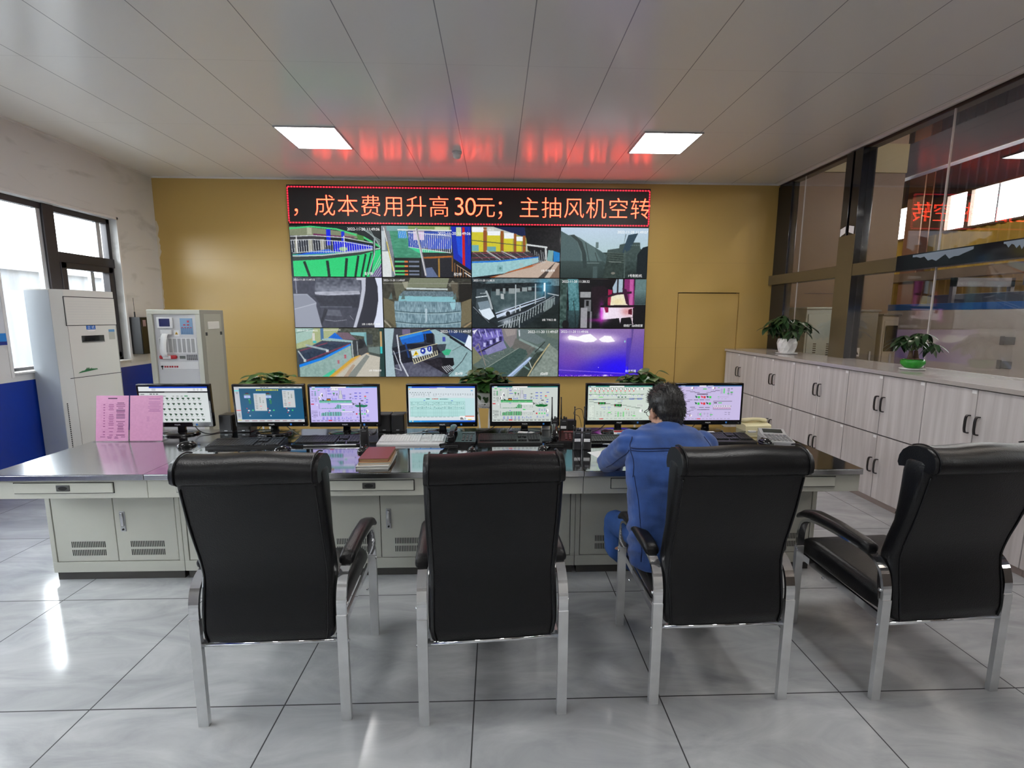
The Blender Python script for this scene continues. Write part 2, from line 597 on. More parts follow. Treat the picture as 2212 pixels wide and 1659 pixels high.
# ------------------------------------------------------------------ pictures shown on the displays
_L = np.array([lin(i) for i in range(256)])
class Paint:
    """small numpy painter; the frame (x0,y0,x1,y1) gives the units of the drawing"""
    def __init__(s, w, h, frame, bg, ss=2):
        s.w, s.h, s.ss = w, h, ss
        s.W, s.H = w * ss, h * ss
        s.x0, s.y0, s.x1, s.y1 = frame
        s.a = np.empty((s.H, s.W, 3), np.float32)
        s.a[:] = bg
        s.rs = np.random.RandomState(3)
    def X(s, x): return (x - s.x0) / (s.x1 - s.x0) * s.W
    def Y(s, y): return (y - s.y0) / (s.y1 - s.y0) * s.H
    def poly(s, pts, c, al=1.0):
        px = [s.X(p[0]) for p in pts]; py = [s.Y(p[1]) for p in pts]
        xa, xb = max(0, int(min(px)) - 1), min(s.W, int(max(px)) + 2)
        ya, yb = max(0, int(min(py)) - 1), min(s.H, int(max(py)) + 2)
        if xb <= xa or yb <= ya: return s
        gx, gy = np.meshgrid(np.arange(xa, xb) + .5, np.arange(ya, yb) + .5)
        ins = np.zeros(gx.shape, bool)
        n = len(px)
        for i in range(n):
            j = i - 1
            if py[i] == py[j]: continue
            cnd = (py[i] > gy) != (py[j] > gy)
            ins ^= cnd & (gx < (px[j] - px[i]) * (gy - py[i]) / (py[j] - py[i]) + px[i])
        reg = s.a[ya:yb, xa:xb]
        reg[ins] = reg[ins] * (1 - al) + np.array(c, np.float32) * al
        return s
    def rect(s, x0, y0, x1, y1, c, al=1.0):
        return s.poly([(x0, y0), (x1, y0), (x1, y1), (x0, y1)], c, al)
    def line(s, pts, w, c, al=1.0):
        """polyline, width in frame units"""
        for (ax, ay), (bx, by) in zip(pts, pts[1:]):
            dx, dy = bx - ax, by - ay
            L = math.hypot(dx, dy) or 1
            nx, ny = -dy / L * w / 2, dx / L * w / 2
            s.poly([(ax + nx, ay + ny), (bx + nx, by + ny), (bx - nx, by - ny), (ax - nx, ay - ny)], c, al)
        return s
    def ell(s, cx, cy, rx, ry, c, al=1.0, n=28):
        return s.poly([(cx + rx * math.cos(2 * PI * k / n), cy + ry * math.sin(2 * PI * k / n)) for k in range(n)], c, al)
    def glow(s, cx, cy, rx, ry, c, al=1.0, p=1.0):
        gx, gy = np.meshgrid(np.arange(s.W) + .5, np.arange(s.H) + .5)
        d = ((gx - s.X(cx)) / (s.X(cx + rx) - s.X(cx))) ** 2 + ((gy - s.Y(cy)) / (s.Y(cy + ry) - s.Y(cy))) ** 2
        f = (np.exp(-d * p) * al)[..., None]
        s.a[:] = s.a * (1 - f) + np.array(c, np.float32) * f
        return s
    def grad(s, x0, y0, x1, y1, c0, c1, vert=True, al=1.0):
        xa, xb = int(max(0, s.X(x0))), int(min(s.W, s.X(x1))); ya, yb = int(max(0, s.Y(y0))), int(min(s.H, s.Y(y1)))
        n = yb - ya if vert else xb - xa
        t = np.linspace(0, 1, max(1, n))[:, None] * 1.0
        col = np.array(c0, np.float32) * (1 - t) + np.array(c1, np.float32) * t
        col = col[:, None, :] if vert else col[None, :, :]
        s.a[ya:yb, xa:xb] = s.a[ya:yb, xa:xb] * (1 - al) + col * al
        return s
    def noise(s, amt, cell=2, box=None, stretch=(1, 1)):
        """value noise, +-amt levels"""
        gh, gw = int(s.H / (cell * stretch[1])) + 2, int(s.W / (cell * stretch[0])) + 2
        g = s.rs.rand(gh, gw).astype(np.float32) - .5
        yy = np.linspace(0, gh - 1.001, s.H); xx = np.linspace(0, gw - 1.001, s.W)
        yi, xi = yy.astype(int), xx.astype(int)
        fy, fx = (yy - yi)[:, None], (xx - xi)[None, :]
        v = (g[yi][:, xi] * (1 - fy) * (1 - fx) + g[yi + 1][:, xi] * fy * (1 - fx) + g[yi][:, xi + 1] * (1 - fy) * fx + g[yi + 1][:, xi + 1] * fy * fx)
        m = np.ones((s.H, s.W), np.float32)
        if box:
            m[:] = 0
            m[int(max(0, s.Y(box[1]))):int(max(0, s.Y(box[3]))), int(max(0, s.X(box[0]))):int(max(0, s.X(box[2])))] = 1
        s.a += (v * m * amt * 2)[..., None]
        return s
    def blips(s, x0, y0, x1, y1, rows, cols, c, w=.6, h=.35, p=.8):
        """rows of small dashes standing for tiny unreadable entries"""
        for j in range(rows):
            for i in range(cols):
                if s.rs.rand() > p: continue
                cx = x0 + (i + .5) * (x1 - x0) / cols; cy = y0 + (j + .5) * (y1 - y0) / rows
                ww = (x1 - x0) / cols * w / 2 * (.6 + .5 * s.rs.rand()); hh = (y1 - y0) / rows * h / 2
                s.rect(cx - ww, cy - hh, cx + ww, cy + hh, c)
        return s
    def result(s):
        a = s.a.reshape(s.h, s.ss, s.w, s.ss, 3).mean((1, 3))
        a = np.clip(a, 0, 255)
        a = a / 255.0
        return np.where(a <= 0.04045, a / 12.92, ((a + 0.055) / 1.055) ** 2.4)

def picture_mesh(name, paint, w, h, parent, loc=(0, 0, 0), rot=(PI / 2, 0, 0), m=None):
    """w x h metres, pixel grid mesh in its own xy plane (x right, y up), facing +z locally"""
    img = paint.result()[::-1]
    ph, pw = img.shape[:2]
    xs = np.linspace(-w / 2, w / 2, pw + 1); ys = np.linspace(-h / 2, h / 2, ph + 1)
    gx, gy = np.meshgrid(xs, ys)
    co = np.stack([gx, gy, np.zeros_like(gx)], -1).reshape(-1, 3).astype(np.float32)
    i = np.arange(ph)[:, None] * (pw + 1) + np.arange(pw)[None, :]
    q = np.stack([i, i + 1, i + pw + 2, i + pw + 1], -1).reshape(-1).astype(np.int32)
    me = bpy.data.meshes.new(name)
    me.vertices.add(len(co)); me.vertices.foreach_set('co', co.ravel())
    me.loops.add(len(q)); me.loops.foreach_set('vertex_index', q)
    nf = ph * pw
    me.polygons.add(nf)
    me.polygons.foreach_set('loop_start', np.arange(0, nf * 4, 4, dtype=np.int32))
    me.polygons.foreach_set('loop_total', np.full(nf, 4, np.int32))
    me.update(calc_edges=True)
    at = me.color_attributes.new('picture', 'FLOAT_COLOR', 'CORNER')
    c = np.ones((nf, 4), np.float32); c[:, :3] = img.reshape(-1, 3)
    at.data.foreach_set('color', np.repeat(c, 4, 0).ravel())
    me.materials.append(m or M_pic)
    o = bpy.data.objects.new(name, me)
    COL.objects.link(o)
    o.parent = parent
    o.location = loc
    o.rotation_euler = rot
    return o

def camera_pictures():
    """the twelve camera pictures, row by row; each drawn in the units of its own frame"""
    out = []
    W_, H_ = 190, 107
    # 1 green walkway behind railings
    p = Paint(W_, H_, (162, 572, 1195, 1158), (22, 32, 34))
    p.poly([(162, 590), (420, 600), (930, 660), (930, 720), (162, 690)], (128, 135, 108))
    p.poly([(360, 600), (415, 600), (415, 680), (360, 680)], (170, 175, 150))
    p.poly([(162, 600), (400, 580), (700, 605), (1000, 690), (1195, 800), (1195, 830), (1000, 715), (700, 625), (400, 597), (162, 622)], (70, 200, 120))
    p.rect(162, 690, 560, 760, (60, 60, 62)); p.rect(162, 740, 640, 890, (35, 40, 50))
    p.poly([(430, 665), (600, 680), (900, 700), (900, 712), (430, 690)], (110, 50, 90))
    for x, w in ((365, 50), (505, 45), (215, 30)): p.rect(x, 730, x + w, 880, (165, 165, 150))
    p.rect(578, 615, 628, 800, (15, 40, 225)); p.rect(748, 640, 785, 760, (20, 45, 215))
    p.poly([(655, 750), (860, 760), (1100, 800), (1120, 860), (790, 880), (655, 880)], (10, 25, 215))
    p.poly([(925, 670), (1000, 690), (1010, 750), (935, 740)], (70, 130, 60))
    p.ell(765, 840, 50, 24, (150, 190, 140))
    p.poly([(180, 905), (640, 870), (780, 880), (520, 930), (180, 950)], (60, 170, 140))
    p.poly([(420, 870), (600, 840), (680, 885), (200, 915)], (30, 90, 215))
    for y0, y1 in ((700, 690), (745, 735)): p.line([(165, y0), (420, y1), (780, y1 + 20), (1110, y1 + 80)], 9, (205, 210, 215))
    p.line([(185, 890), (420, 868), (780, 875), (1110, 830)], 8, (190, 200, 205))
    for k in range(34):
        x = 175 + k * 27.5
        p.line([(x, 742 + max(0, x - 700) * .14), (x + 6, 888 - abs(x - 500) * .03)], 6, (205, 208, 212))
    p.line([(235, 690), (240, 890)], 12, (225, 225, 225)); p.line([(778, 690), (782, 880)], 12, (225, 225, 225))
    p.poly([(180, 970), (700, 930), (1010, 880), (1195, 840), (1195, 1158), (185, 1158)], (38, 205, 120))
    p.poly([(180, 922), (520, 915), (950, 870), (1110, 835), (1115, 860), (960, 905), (520, 960), (180, 980)], (52, 62, 58))
    p.line([(180, 925), (520, 915), (950, 868), (1190, 830)], 14, (190, 200, 200))
    for a, b, w in (((310, 985), (365, 1158), 30), ((575, 975), (590, 1158), 32), ((800, 945), (775, 1158), 30), ((935, 915), (890, 1158), 26), ((1020, 895), (960, 1158), 22), ((1085, 880), (1010, 1158), 18), ((1120, 870), (1060, 1158), 14)):
        p.line([a, b], w, (22, 42, 34))
    p.poly([(1110, 720), (1140, 700), (1130, 880), (1100, 900)], (40, 55, 60))
    p.line([(1128, 700), (1120, 900), (1050, 1120)], 12, (170, 180, 185))
    for k in range(5): p.line([(960 + k * 30, 590 + k * 8), (1195, 740 + k * 22)], 7, (150, 165, 165))
    p.poly([(1060, 1158), (1195, 1010), (1195, 1158)], (95, 85, 130))
    for k in range(5): p.line([(1060 + k * 22, 1158), (1195, 900 + k * 50)], 6, (190, 190, 200))
    p.noise(7, 3); out.append(p)
    # 2 stairs, green landing, blue machine
    p = Paint(W_, H_, (1197, 582, 2205, 1165), (40, 45, 55))
    p.rect(1197, 582, 1330, 1165, (120, 130, 140)); p.rect(1200, 640, 1240, 860, (190, 200, 205)); p.rect(1200, 870, 1300, 1165, (215, 220, 220))
    p.poly([(1290, 640), (1480, 620), (1520, 820), (1640, 870), (1640, 960), (1340, 960)], (60, 140, 110))
    p.noise(14, 5, (1290, 640, 1640, 960), (3, 1))
    p.rect(1260, 582, 1500, 640, (110, 160, 160)); p.rect(1500, 582, 1980, 630, (120, 150, 90)); p.rect(1800, 590, 1960, 640, (190, 205, 160))
    p.rect(1385, 640, 1480, 720, (40, 140, 215)); p.rect(1500, 640, 1980, 830, (45, 75, 170)); p.rect(1720, 720, 1990, 840, (20, 60, 190))
    p.rect(1555, 640, 1680, 740, (210, 190, 220))
    p.poly([(1980, 582), (2205, 582), (2205, 1165), (2010, 960)], (18, 45, 175)); p.poly([(2040, 700), (2120, 690), (2130, 960), (2060, 900)], (20, 75, 215))
    p.poly([(1500, 825), (1640, 840), (1980, 880), (1980, 905), (1640, 900)], (50, 200, 140))
    p.poly([(1640, 880), (1980, 885), (1980, 910), (1650, 930)], (35, 40, 36))
    p.poly([(1650, 935), (1990, 915), (1990, 935), (1660, 955)], (170, 95, 30))
    p.rect(1650, 950, 2010, 1165, (28, 30, 38)); p.rect(1830, 950, 1850, 1165, (165, 125, 50)); p.rect(1985, 915, 2000, 1100, (120, 80, 40))
    p.poly([(1690, 1060), (1760, 1050), (1830, 1165), (1690, 1165)], (90, 105, 140))
    for k in range(16): p.line([(1650 + k * 22, 660), (1655 + k * 22, 880)], 6, (215, 215, 225))
    for k in range(12): p.line([(1395 + k * 20, 640), (1405 + k * 20, 720 + (k > 5) * 100)], 4, (200, 210, 220))
    p.line([(1380, 625), (1990, 630)], 14, (225, 228, 230)); p.line([(1500, 655), (1980, 690)], 9, (215, 218, 225)); p.line([(1500, 820), (1980, 885)], 7, (215, 220, 225))
    p.line([(1590, 600), (1690, 1150)], 26, (140, 140, 150)); p.line([(1583, 610), (1690, 1150)], 8, (225, 225, 225))
    p.line([(1230, 590), (1345, 1150)], 22, (120, 120, 120)); p.line([(1225, 600), (1340, 1150)], 8, (235, 235, 235)); p.line([(1255, 760), (1320, 1100)], 10, (190, 170, 40))
    p.rect(1340, 945, 1640, 1165, (14, 18, 18))
    for y, c in ((978, (80, 180, 130)), (1030, (70, 175, 90)), (1085, (90, 205, 110)), (1125, (80, 190, 120))):
        p.rect(1340, y, 1450, y + 22, c); p.rect(1450, y, 1490, y + 20, (215, 120, 60)); p.rect(1500, y, 1615, y + 20, (110, 120, 140))
    p.rect(2110, 590, 2140, 1165, (200, 25, 25)); p.rect(2175, 590, 2190, 800, (60, 60, 140)); p.rect(2040, 590, 2100, 690, (190, 205, 170))
    p.poly([(2010, 950), (2205, 1080), (2205, 1165), (2010, 1165)], (22, 20, 25))
    for k in range(6): p.line([(2020 + k * 32, 1000 + k * 22), (2020 + k * 32, 1165)], 7, (150, 105, 60))
    p.line([(2040, 1020), (2205, 1130)], 8, (190, 160, 130)); p.line([(2130, 1110), (2205, 1160)], 10, (230, 230, 230))
    p.noise(8, 3); out.append(p)
    # 3 sintering machine in the yellow hall
    p = Paint(W_, H_, (107, 592, 1100, 1168), (26, 26, 32))
    p.poly([(107, 592), (760, 592), (760, 870), (107, 880)], (150, 150, 70))
    p.poly([(107, 592), (700, 592), (700, 690), (107, 640)], (190, 195, 190)); p.poly([(350, 592), (760, 592), (740, 720), (500, 640)], (22, 34, 74))
    for x0, x1, y0, y1 in ((110, 235, 655, 875), (280, 425, 690, 870), (465, 570, 725, 870), (605, 665, 755, 870)): p.rect(x0, y0, x1, y1, (205, 195, 50))
    for x0, x1, y0, y1 in ((110, 245, 600, 655), (285, 425, 640, 690), (470, 580, 660, 725), (610, 680, 700, 750)): p.rect(x0, y0, x1, y1, (235, 240, 245))
    for x, w in ((238, 38), (432, 34), (580, 30), (682, 28)): p.rect(x, 600 + (x - 238) * .2, x + w, 880, (150, 85, 40))
    p.line([(107, 745), (760, 810)], 8, (60, 70, 70)); p.rect(107, 800, 185, 870, (110, 170, 175)); p.rect(280, 815, 380, 870, (105, 160, 165))
    p.poly([(700, 592), (1100, 592), (1100, 900), (740, 860)], (16, 16, 20)); p.noise(14, 6, (700, 592, 1100, 900))
    p.poly([(720, 780), (960, 810), (960, 830), (720, 800)], (205, 210, 210)); p.line([(940, 815), (945, 960)], 22, (200, 205, 205)); p.line([(725, 790), (725, 900)], 14, (190, 195, 195))
    for k in range(9): p.line([(740 + k * 24, 850 + (k % 3) * 20), (760 + k * 24, 990)], 7, (150, 155, 155))
    p.poly([(107, 880), (740, 870), (860, 930), (740, 950), (107, 990)], (58, 52, 58))
    for k in range(8): p.line([(120 + k * 80, 880), (230 + k * 82, 960)], 7, (125, 120, 125))
    p.line([(107, 895), (700, 880)], 5, (165, 60, 75)); p.line([(107, 945), (790, 925)], 6, (150, 60, 75))
    p.line([(270, 862), (430, 965)], 12, (180, 185, 185)); p.line([(440, 865), (620, 950)], 11, (175, 180, 180))
    p.poly([(107, 985), (430, 970), (860, 925), (860, 990), (480, 1120), (107, 1168)], (150, 195, 200)); p.noise(8, 7, (107, 960, 860, 1168))
    p.poly([(107, 988), (430, 972), (860, 925), (860, 936), (430, 988), (107, 1003)], (15, 110, 215))
    p.poly([(330, 1168), (780, 1040), (960, 960), (1100, 1000), (1100, 1168)], (190, 170, 155)); p.poly([(300, 1168), (780, 1045), (950, 965), (900, 985), (520, 1100), (360, 1168)], (175, 95, 50))
    p.poly([(860, 1168), (1040, 1000), (1060, 980), (930, 1168)], (70, 60, 55)); p.poly([(990, 1168), (1100, 1000), (1100, 1168)], (120, 95, 80))
    p.rect(392, 1030, 458, 1100, (130, 175, 180)); p.rect(645, 1000, 690, 1045, (160, 190, 190)); p.ell(428, 1062, 14, 14, (80, 130, 130))
    p.poly([(970, 850), (1030, 855), (1020, 985), (955, 970)], (120, 160, 160)); p.poly([(1030, 860), (1100, 880), (1100, 980), (1030, 985)], (15, 120, 190))
    for k in range(10): p.line([(790 + k * 14, 950 + k * 3), (800 + k * 16, 1030 - k * 4)], 5, (185, 190, 190))
    p.noise(6, 3); out.append(p)
    # 4 outdoor drum in fog
    p = Paint(W_, H_, (1112, 602, 2095, 1172), (46, 62, 60))
    p.grad(1112, 602, 2095, 880, (185, 205, 225), (175, 200, 205))
    p.poly([(1640, 850), (1770, 830), (1775, 790), (1880, 765), (2005, 765), (2010, 830), (2095, 900), (2095, 1172), (1600, 1172)], (62, 78, 76))
    p.poly([(1112, 640), (1180, 690), (1250, 680), (1330, 720), (1440, 790), (1560, 860), (1640, 920), (1660, 1172), (1112, 1172)], (84, 106, 106))
    p.poly([(1112, 640), (1200, 690), (1290, 750), (1340, 900), (1350, 1172), (1112, 1172)], (70, 92, 94)); p.grad(1112, 980, 2095, 1172, (48, 64, 62), (22, 34, 32), True, .75)
    p.poly([(1215, 690), (1260, 680), (1350, 760), (1400, 900), (1410, 1060), (1370, 1060), (1350, 880), (1300, 760)], (40, 56, 56))
    p.line([(1390, 770), (1440, 1000)], 8, (44, 58, 58)); p.line([(1500, 880), (1540, 1000)], 8, (46, 60, 60)); p.poly([(1490, 820), (1640, 920), (1650, 1020), (1560, 960)], (66, 86, 86))
    p.rect(1505, 765, 1535, 830, (95, 115, 115))
    p.poly([(1870, 680), (1980, 660), (1890, 850), (1810, 890), (1815, 850)], (44, 66, 80)); p.rect(1830, 850, 1846, 1172, (70, 86, 82))
    p.poly([(1980, 900), (2040, 820), (2095, 805), (2095, 1172), (1975, 1172)], (22, 32, 36))
    p.poly([(1640, 890), (1820, 880), (1820, 1172), (1600, 1172)], (46, 60, 56)); p.noise(12, 6, (1600, 880, 1980, 1172))
    for k in range(5): p.line([(1640, 880 + k * 24), (1830, 890 + k * 26)], 5, (90, 104, 96))
    p.line([(1660, 985), (1800, 988)], 8, (120, 130, 125)); p.ell(1710, 1115, 24, 14, (120, 120, 110)); p.rect(1480, 1040, 1530, 1172, (66, 84, 84)); p.line([(1410, 1000), (1550, 1000)], 6, (110, 128, 126))
    p.poly([(1835, 670), (1850, 670), (1820, 800)], (120, 140, 150))
    for k in range(6): p.rect(1900 + k * 20, 790, 1910 + k * 20, 800, (120, 140, 140))
    p.noise(5, 3); out.append(p)
    # 5 monochrome chute
    p = Paint(W_, H_, (95, 57, 1112, 615), (58, 60, 74))
    p.grad(95, 57, 1112, 615, (60, 62, 78), (66, 68, 80)); p.poly([(360, 57), (870, 57), (860, 230), (340, 240)], (84, 88, 102)); p.noise(30, 8, (360, 57, 860, 240))
    for k in range(7): p.glow(400 + k * 70, 190 + (k % 2) * 20, 60, 50, (150, 155, 170), .5)
    p.poly([(340, 218), (850, 205), (860, 240), (500, 258), (345, 245)], (165, 168, 182)); p.noise(20, 4, (340, 200, 860, 260), (4, 1))
    p.poly([(330, 260), (850, 250), (830, 390), (420, 400)], (50, 52, 64)); p.poly([(480, 415), (620, 420), (640, 490), (460, 480)], (92, 95, 108))
    p.line([(390, 385), (760, 385)], 14, (88, 92, 106)); p.line([(440, 530), (560, 545), (690, 530)], 6, (140, 143, 155)); p.line([(730, 480), (770, 530)], 6, (130, 132, 145))
    p.poly([(440, 400), (480, 415), (400, 600), (380, 590)], (44, 46, 56)); p.noise(8, 8)
    p.poly([(97, 240), (255, 240), (355, 335), (350, 375), (405, 615), (97, 615)], (150, 155, 170)); p.line([(100, 410), (240, 375), (350, 345)], 8, (178, 182, 195))
    p.poly([(97, 260), (240, 250), (340, 335), (220, 370), (100, 405)], (140, 145, 160)); p.line([(130, 60), (135, 235)], 16, (120, 124, 140))
    p.poly([(880, 57), (930, 57), (920, 200), (880, 380), (800, 615), (765, 615), (840, 380), (880, 180)], (186, 190, 204)); p.poly([(820, 57), (900, 57), (880, 85), (825, 82)], (190, 193, 205))
    p.poly([(930, 57), (1035, 57), (1060, 150), (1065, 300), (1030, 480), (1000, 560), (1020, 615), (810, 615), (880, 400), (925, 200)], (46, 47, 58))
    p.poly([(1035, 57), (1112, 57), (1112, 615), (1010, 615), (1005, 560), (1035, 470), (1065, 300), (1060, 150)], (216, 222, 240)); out.append(p)
    # 6 pallet car rim seen head-on
    p = Paint(W_, H_, (1112, 62, 2108, 620), (66, 64, 54))
    p.grad(1112, 62, 2108, 620, (52, 52, 46), (88, 84, 66)); p.noise(16, 9)
    p.poly([(1420, 62), (1860, 62), (1830, 170), (1380, 170)], (120, 126, 104)); p.poly([(1310, 110), (1400, 100), (1380, 190), (1360, 180)], (150, 150, 130)); p.line([(1860, 150), (1910, 95)], 30, (120, 120, 108))
    p.poly([(1230, 110), (1330, 110), (1360, 190), (1260, 300)], (95, 96, 80)); p.poly([(1870, 110), (1960, 110), (1950, 280), (1900, 220)], (90, 84, 70)); p.rect(1970, 110, 2108, 330, (30, 28, 24))
    p.line([(1375, 180), (1840, 188)], 22, (190, 200, 200)); p.line([(1375, 192), (1840, 200)], 7, (70, 80, 80)); p.line([(1112, 125), (2108, 120)], 5, (150, 150, 140))
    p.poly([(1340, 205), (1900, 210), (1925, 270), (1290, 260)], (98, 118, 128)); p.noise(22, 4, (1300, 200, 1920, 265))
    p.poly([(1290, 262), (1925, 270), (1930, 330), (1280, 320)], (130, 185, 195))
    p.poly([(1235, 320), (1985, 330), (1995, 440), (1985, 620), (1250, 620), (1230, 440)], (118, 146, 158)); p.noise(34, 2, (1240, 330, 1985, 620), (1, 6)); p.noise(14, 12, (1240, 330, 1985, 620))
    for y, b in ((432, 22), (552, 28)): p.line([(1240, y), (1420, y + b * .7), (1610, y + b), (1800, y + b * .8), (1985, y)], 9, (60, 84, 92)); p.line([(1240, y + 12), (1420, y + b * .7 + 12), (1610, y + b + 12), (1800, y + b * .8 + 12), (1985, y + 12)], 7, (160, 185, 192))
    p.poly([(1580, 400), (1605, 410), (1600, 550), (1585, 560)], (175, 195, 205)); p.poly([(1860, 340), (1930, 335), (1920, 410), (1890, 420)], (150, 195, 205))
    p.poly([(1112, 280), (1230, 330), (1245, 620), (1112, 500)], (104, 98, 76)); p.poly([(2000, 330), (2108, 290), (2108, 540), (1990, 600)], (112, 104, 80)); p.line([(2020, 620), (2108, 560)], 18, (150, 130, 100)); p.line([(1112, 540), (1190, 620)], 18, (150, 145, 130))
    for x in (1205, 1345, 1930): p.poly([(x - 35, 300), (x, 220), (x + 12, 300)], (88, 110, 108))
    p.noise(6, 3); out.append(p)
    # 7 night gallery with railing
    p = Paint(W_, H_, (110, 72, 1092, 628), (30, 40, 44))
    p.poly([(110, 72), (1092, 72), (1092, 150), (600, 140), (110, 190)], (92, 112, 118)); p.poly([(110, 72), (330, 72), (240, 140), (110, 180)], (50, 62, 68)); p.poly([(110, 110), (240, 130), (1000, 110), (1000, 135), (240, 175), (110, 200)], (22, 30, 34)); p.noise(20, 6, (110, 72, 1092, 160))
    p.poly([(320, 190), (930, 150), (900, 300), (700, 380), (370, 460), (320, 300)], (66, 84, 88)); p.noise(12, 10, (320, 150, 930, 460))
    p.rect(330, 170, 900, 215, (18, 22, 26))
    for x, y, w, h in ((380, 190, 40, 70), (455, 180, 30, 60), (520, 180, 70, 60), (600, 180, 50, 45), (670, 170, 60, 45), (740, 165, 40, 40)): p.rect(x, y, x + w, y + h, (140, 150, 152))
    p.poly([(430, 240), (465, 245), (470, 305), (435, 300)], (170, 178, 180)); p.glow(930, 160, 90, 120, (70, 170, 215), .65); p.rect(915, 115, 938, 215, (225, 245, 255))
    p.poly([(160, 190), (260, 190), (330, 420), (150, 470)], (60, 72, 78)); p.line([(150, 285), (300, 265)], 10, (220, 230, 235)); p.line([(200, 240), (280, 235)], 6, (180, 190, 195)); p.line([(265, 210), (300, 290), (335, 420)], 22, (165, 175, 180))
    p.poly([(180, 420), (310, 400), (365, 500), (290, 545), (225, 490)], (215, 228, 240)); p.poly([(170, 340), (290, 320), (320, 400), (200, 430)], (120, 138, 150))
    p.line([(110, 370), (220, 510), (390, 610)], 26, (24, 30, 34)); p.line([(120, 390), (300, 570)], 6, (130, 140, 150))
    p.poly([(370, 460), (700, 345), (930, 270), (930, 300), (620, 420), (390, 520)], (190, 205, 225)); p.line([(370, 480), (680, 370), (930, 290)], 14, (20, 24, 28))
    p.glow(510, 470, 60, 60, (225, 235, 255), .9); p.ell(515, 470, 25, 30, (40, 44, 50)); p.glow(500, 560, 60, 30, (215, 225, 240), .7)
    for x, y0, y1, w in ((600, 140, 480, 14), (825, 130, 400, 12), (650, 370, 470, 14), (935, 200, 300, 8)): p.line([(x, y0), (x, y1)], w, (175, 185, 190))
    p.poly([(390, 530), (700, 420), (1040, 250), (1050, 275), (720, 450), (400, 565)], (34, 40, 46)); p.line([(400, 560), (720, 442), (1040, 262)], 8, (150, 162, 172))
    for k in range(20):
        t = k / 19; x = 480 + t * 560; y = 560 - t * 285
        p.line([(x, y), (x - 20 + t * 20, min(628, y + 130 - t * 40))], 8 - 3 * t, (185, 195, 198))
    p.poly([(930, 320), (1050, 280), (1010, 400), (920, 450)], (140, 155, 155), .7); p.line([(400, 615), (640, 530)], 10, (150, 160, 168)); p.line([(530, 570), (540, 628)], 10, (170, 180, 185)); p.line([(640, 500), (645, 628)], 10, (170, 180, 185))
    p.poly([(700, 628), (940, 440), (1092, 340), (1092, 628)], (24, 34, 34)); p.noise(12, 6, (700, 440, 1092, 628), (5, 1)); p.line([(960, 235), (1090, 260)], 12, (170, 180, 185)); p.noise(7, 3); out.append(p)
    # 8 glowing furnace mouth
    p = Paint(W_, H_, (1097, 77, 2072, 628), (12, 12, 16))
    p.poly([(1097, 77), (1180, 77), (1170, 628), (1097, 628)], (52, 74, 70)); p.noise(34, 8, (1097, 77, 1180, 628)); p.poly([(1180, 77), (1300, 77), (1320, 400), (1310, 628), (1190, 628), (1200, 400)], (70, 118, 124)); p.noise(30, 5, (1180, 77, 1320, 628)); p.glow(1240, 180, 50, 100, (115, 170, 180), .5); p.grad(1170, 430, 1330, 628, (40, 60, 62), (14, 16, 20), True, .7)
    p.line([(1250, 320), (1275, 480), (1280, 628)], 7, (20, 30, 30)); p.ell(1165, 590, 40, 50, (14, 14, 18))
    p.rect(1325, 220, 1445, 285, (150, 152, 155)); p.rect(1375, 310, 1450, 440, (110, 112, 116)); p.rect(1395, 320, 1425, 380, (20, 20, 22)); p.rect(1335, 400, 1410, 628, (150, 150, 156)); p.rect(1410, 440, 1440, 628, (30, 30, 34)); p.rect(1440, 440, 1465, 628, (120, 120, 126))
    p.poly([(1450, 170), (1620, 150), (1640, 300), (1560, 400), (1480, 500), (1460, 300)], (30, 16, 26)); p.poly([(1580, 77), (1730, 77), (1720, 150), (1690, 200), (1590, 160)], (14, 10, 14))
    p.poly([(1735, 77), (1935, 77), (1945, 400), (1900, 400), (1840, 250), (1740, 250)], (130, 40, 105)); p.poly([(1735, 77), (1810, 77), (1820, 230), (1700, 235), (1690, 170)], (165, 185, 200)); p.rect(1740, 77, 1756, 240, (20, 16, 20)); p.rect(1805, 77, 1822, 240, (24, 16, 22)); p.rect(1885, 77, 1925, 380, (190, 90, 160))
    p.poly([(1640, 190), (1690, 200), (1670, 380), (1640, 370)], (150, 20, 70)); p.poly([(1680, 250), (1850, 240), (1880, 370), (1670, 380)], (230, 225, 200)); p.glow(1760, 330, 90, 40, (240, 220, 160), .6); p.line([(1610, 280), (1740, 240), (1910, 225)], 24, (46, 22, 40)); p.poly([(1800, 180), (1850, 190), (1890, 380), (1850, 350)], (60, 20, 50))
    p.poly([(1560, 395), (1930, 395), (1930, 500), (1800, 515), (1790, 580), (1775, 515), (1570, 535)], (235, 220, 235)); p.glow(1600, 490, 60, 60, (250, 235, 255), .8); p.glow(1860, 440, 60, 50, (205, 120, 120), .7); p.glow(1570, 460, 24, 110, (200, 20, 200), .7); p.glow(1540, 540, 90, 20, (170, 20, 160), .6)
    p.poly([(1600, 390), (1650, 395), (1650, 450), (1620, 455)], (140, 20, 70)); p.line([(1560, 380), (1950, 378)], 20, (26, 14, 22)); p.poly([(1880, 420), (1930, 400), (1930, 480), (1880, 470)], (90, 20, 40)); p.line([(1925, 400), (1930, 580)], 8, (235, 215, 225)); p.line([(1910, 500), (1940, 590)], 7, (225, 205, 215))
    p.rect(1945, 77, 2072, 365, (96, 122, 122)); p.grad(1945, 200, 2072, 365, (100, 126, 126), (50, 64, 66)); p.noise(8, 4); out.append(p)
    # 9 sintering bed with blue hood
    p = Paint(W_, H_, (122, 627, 1130, 1172), (70, 78, 74))
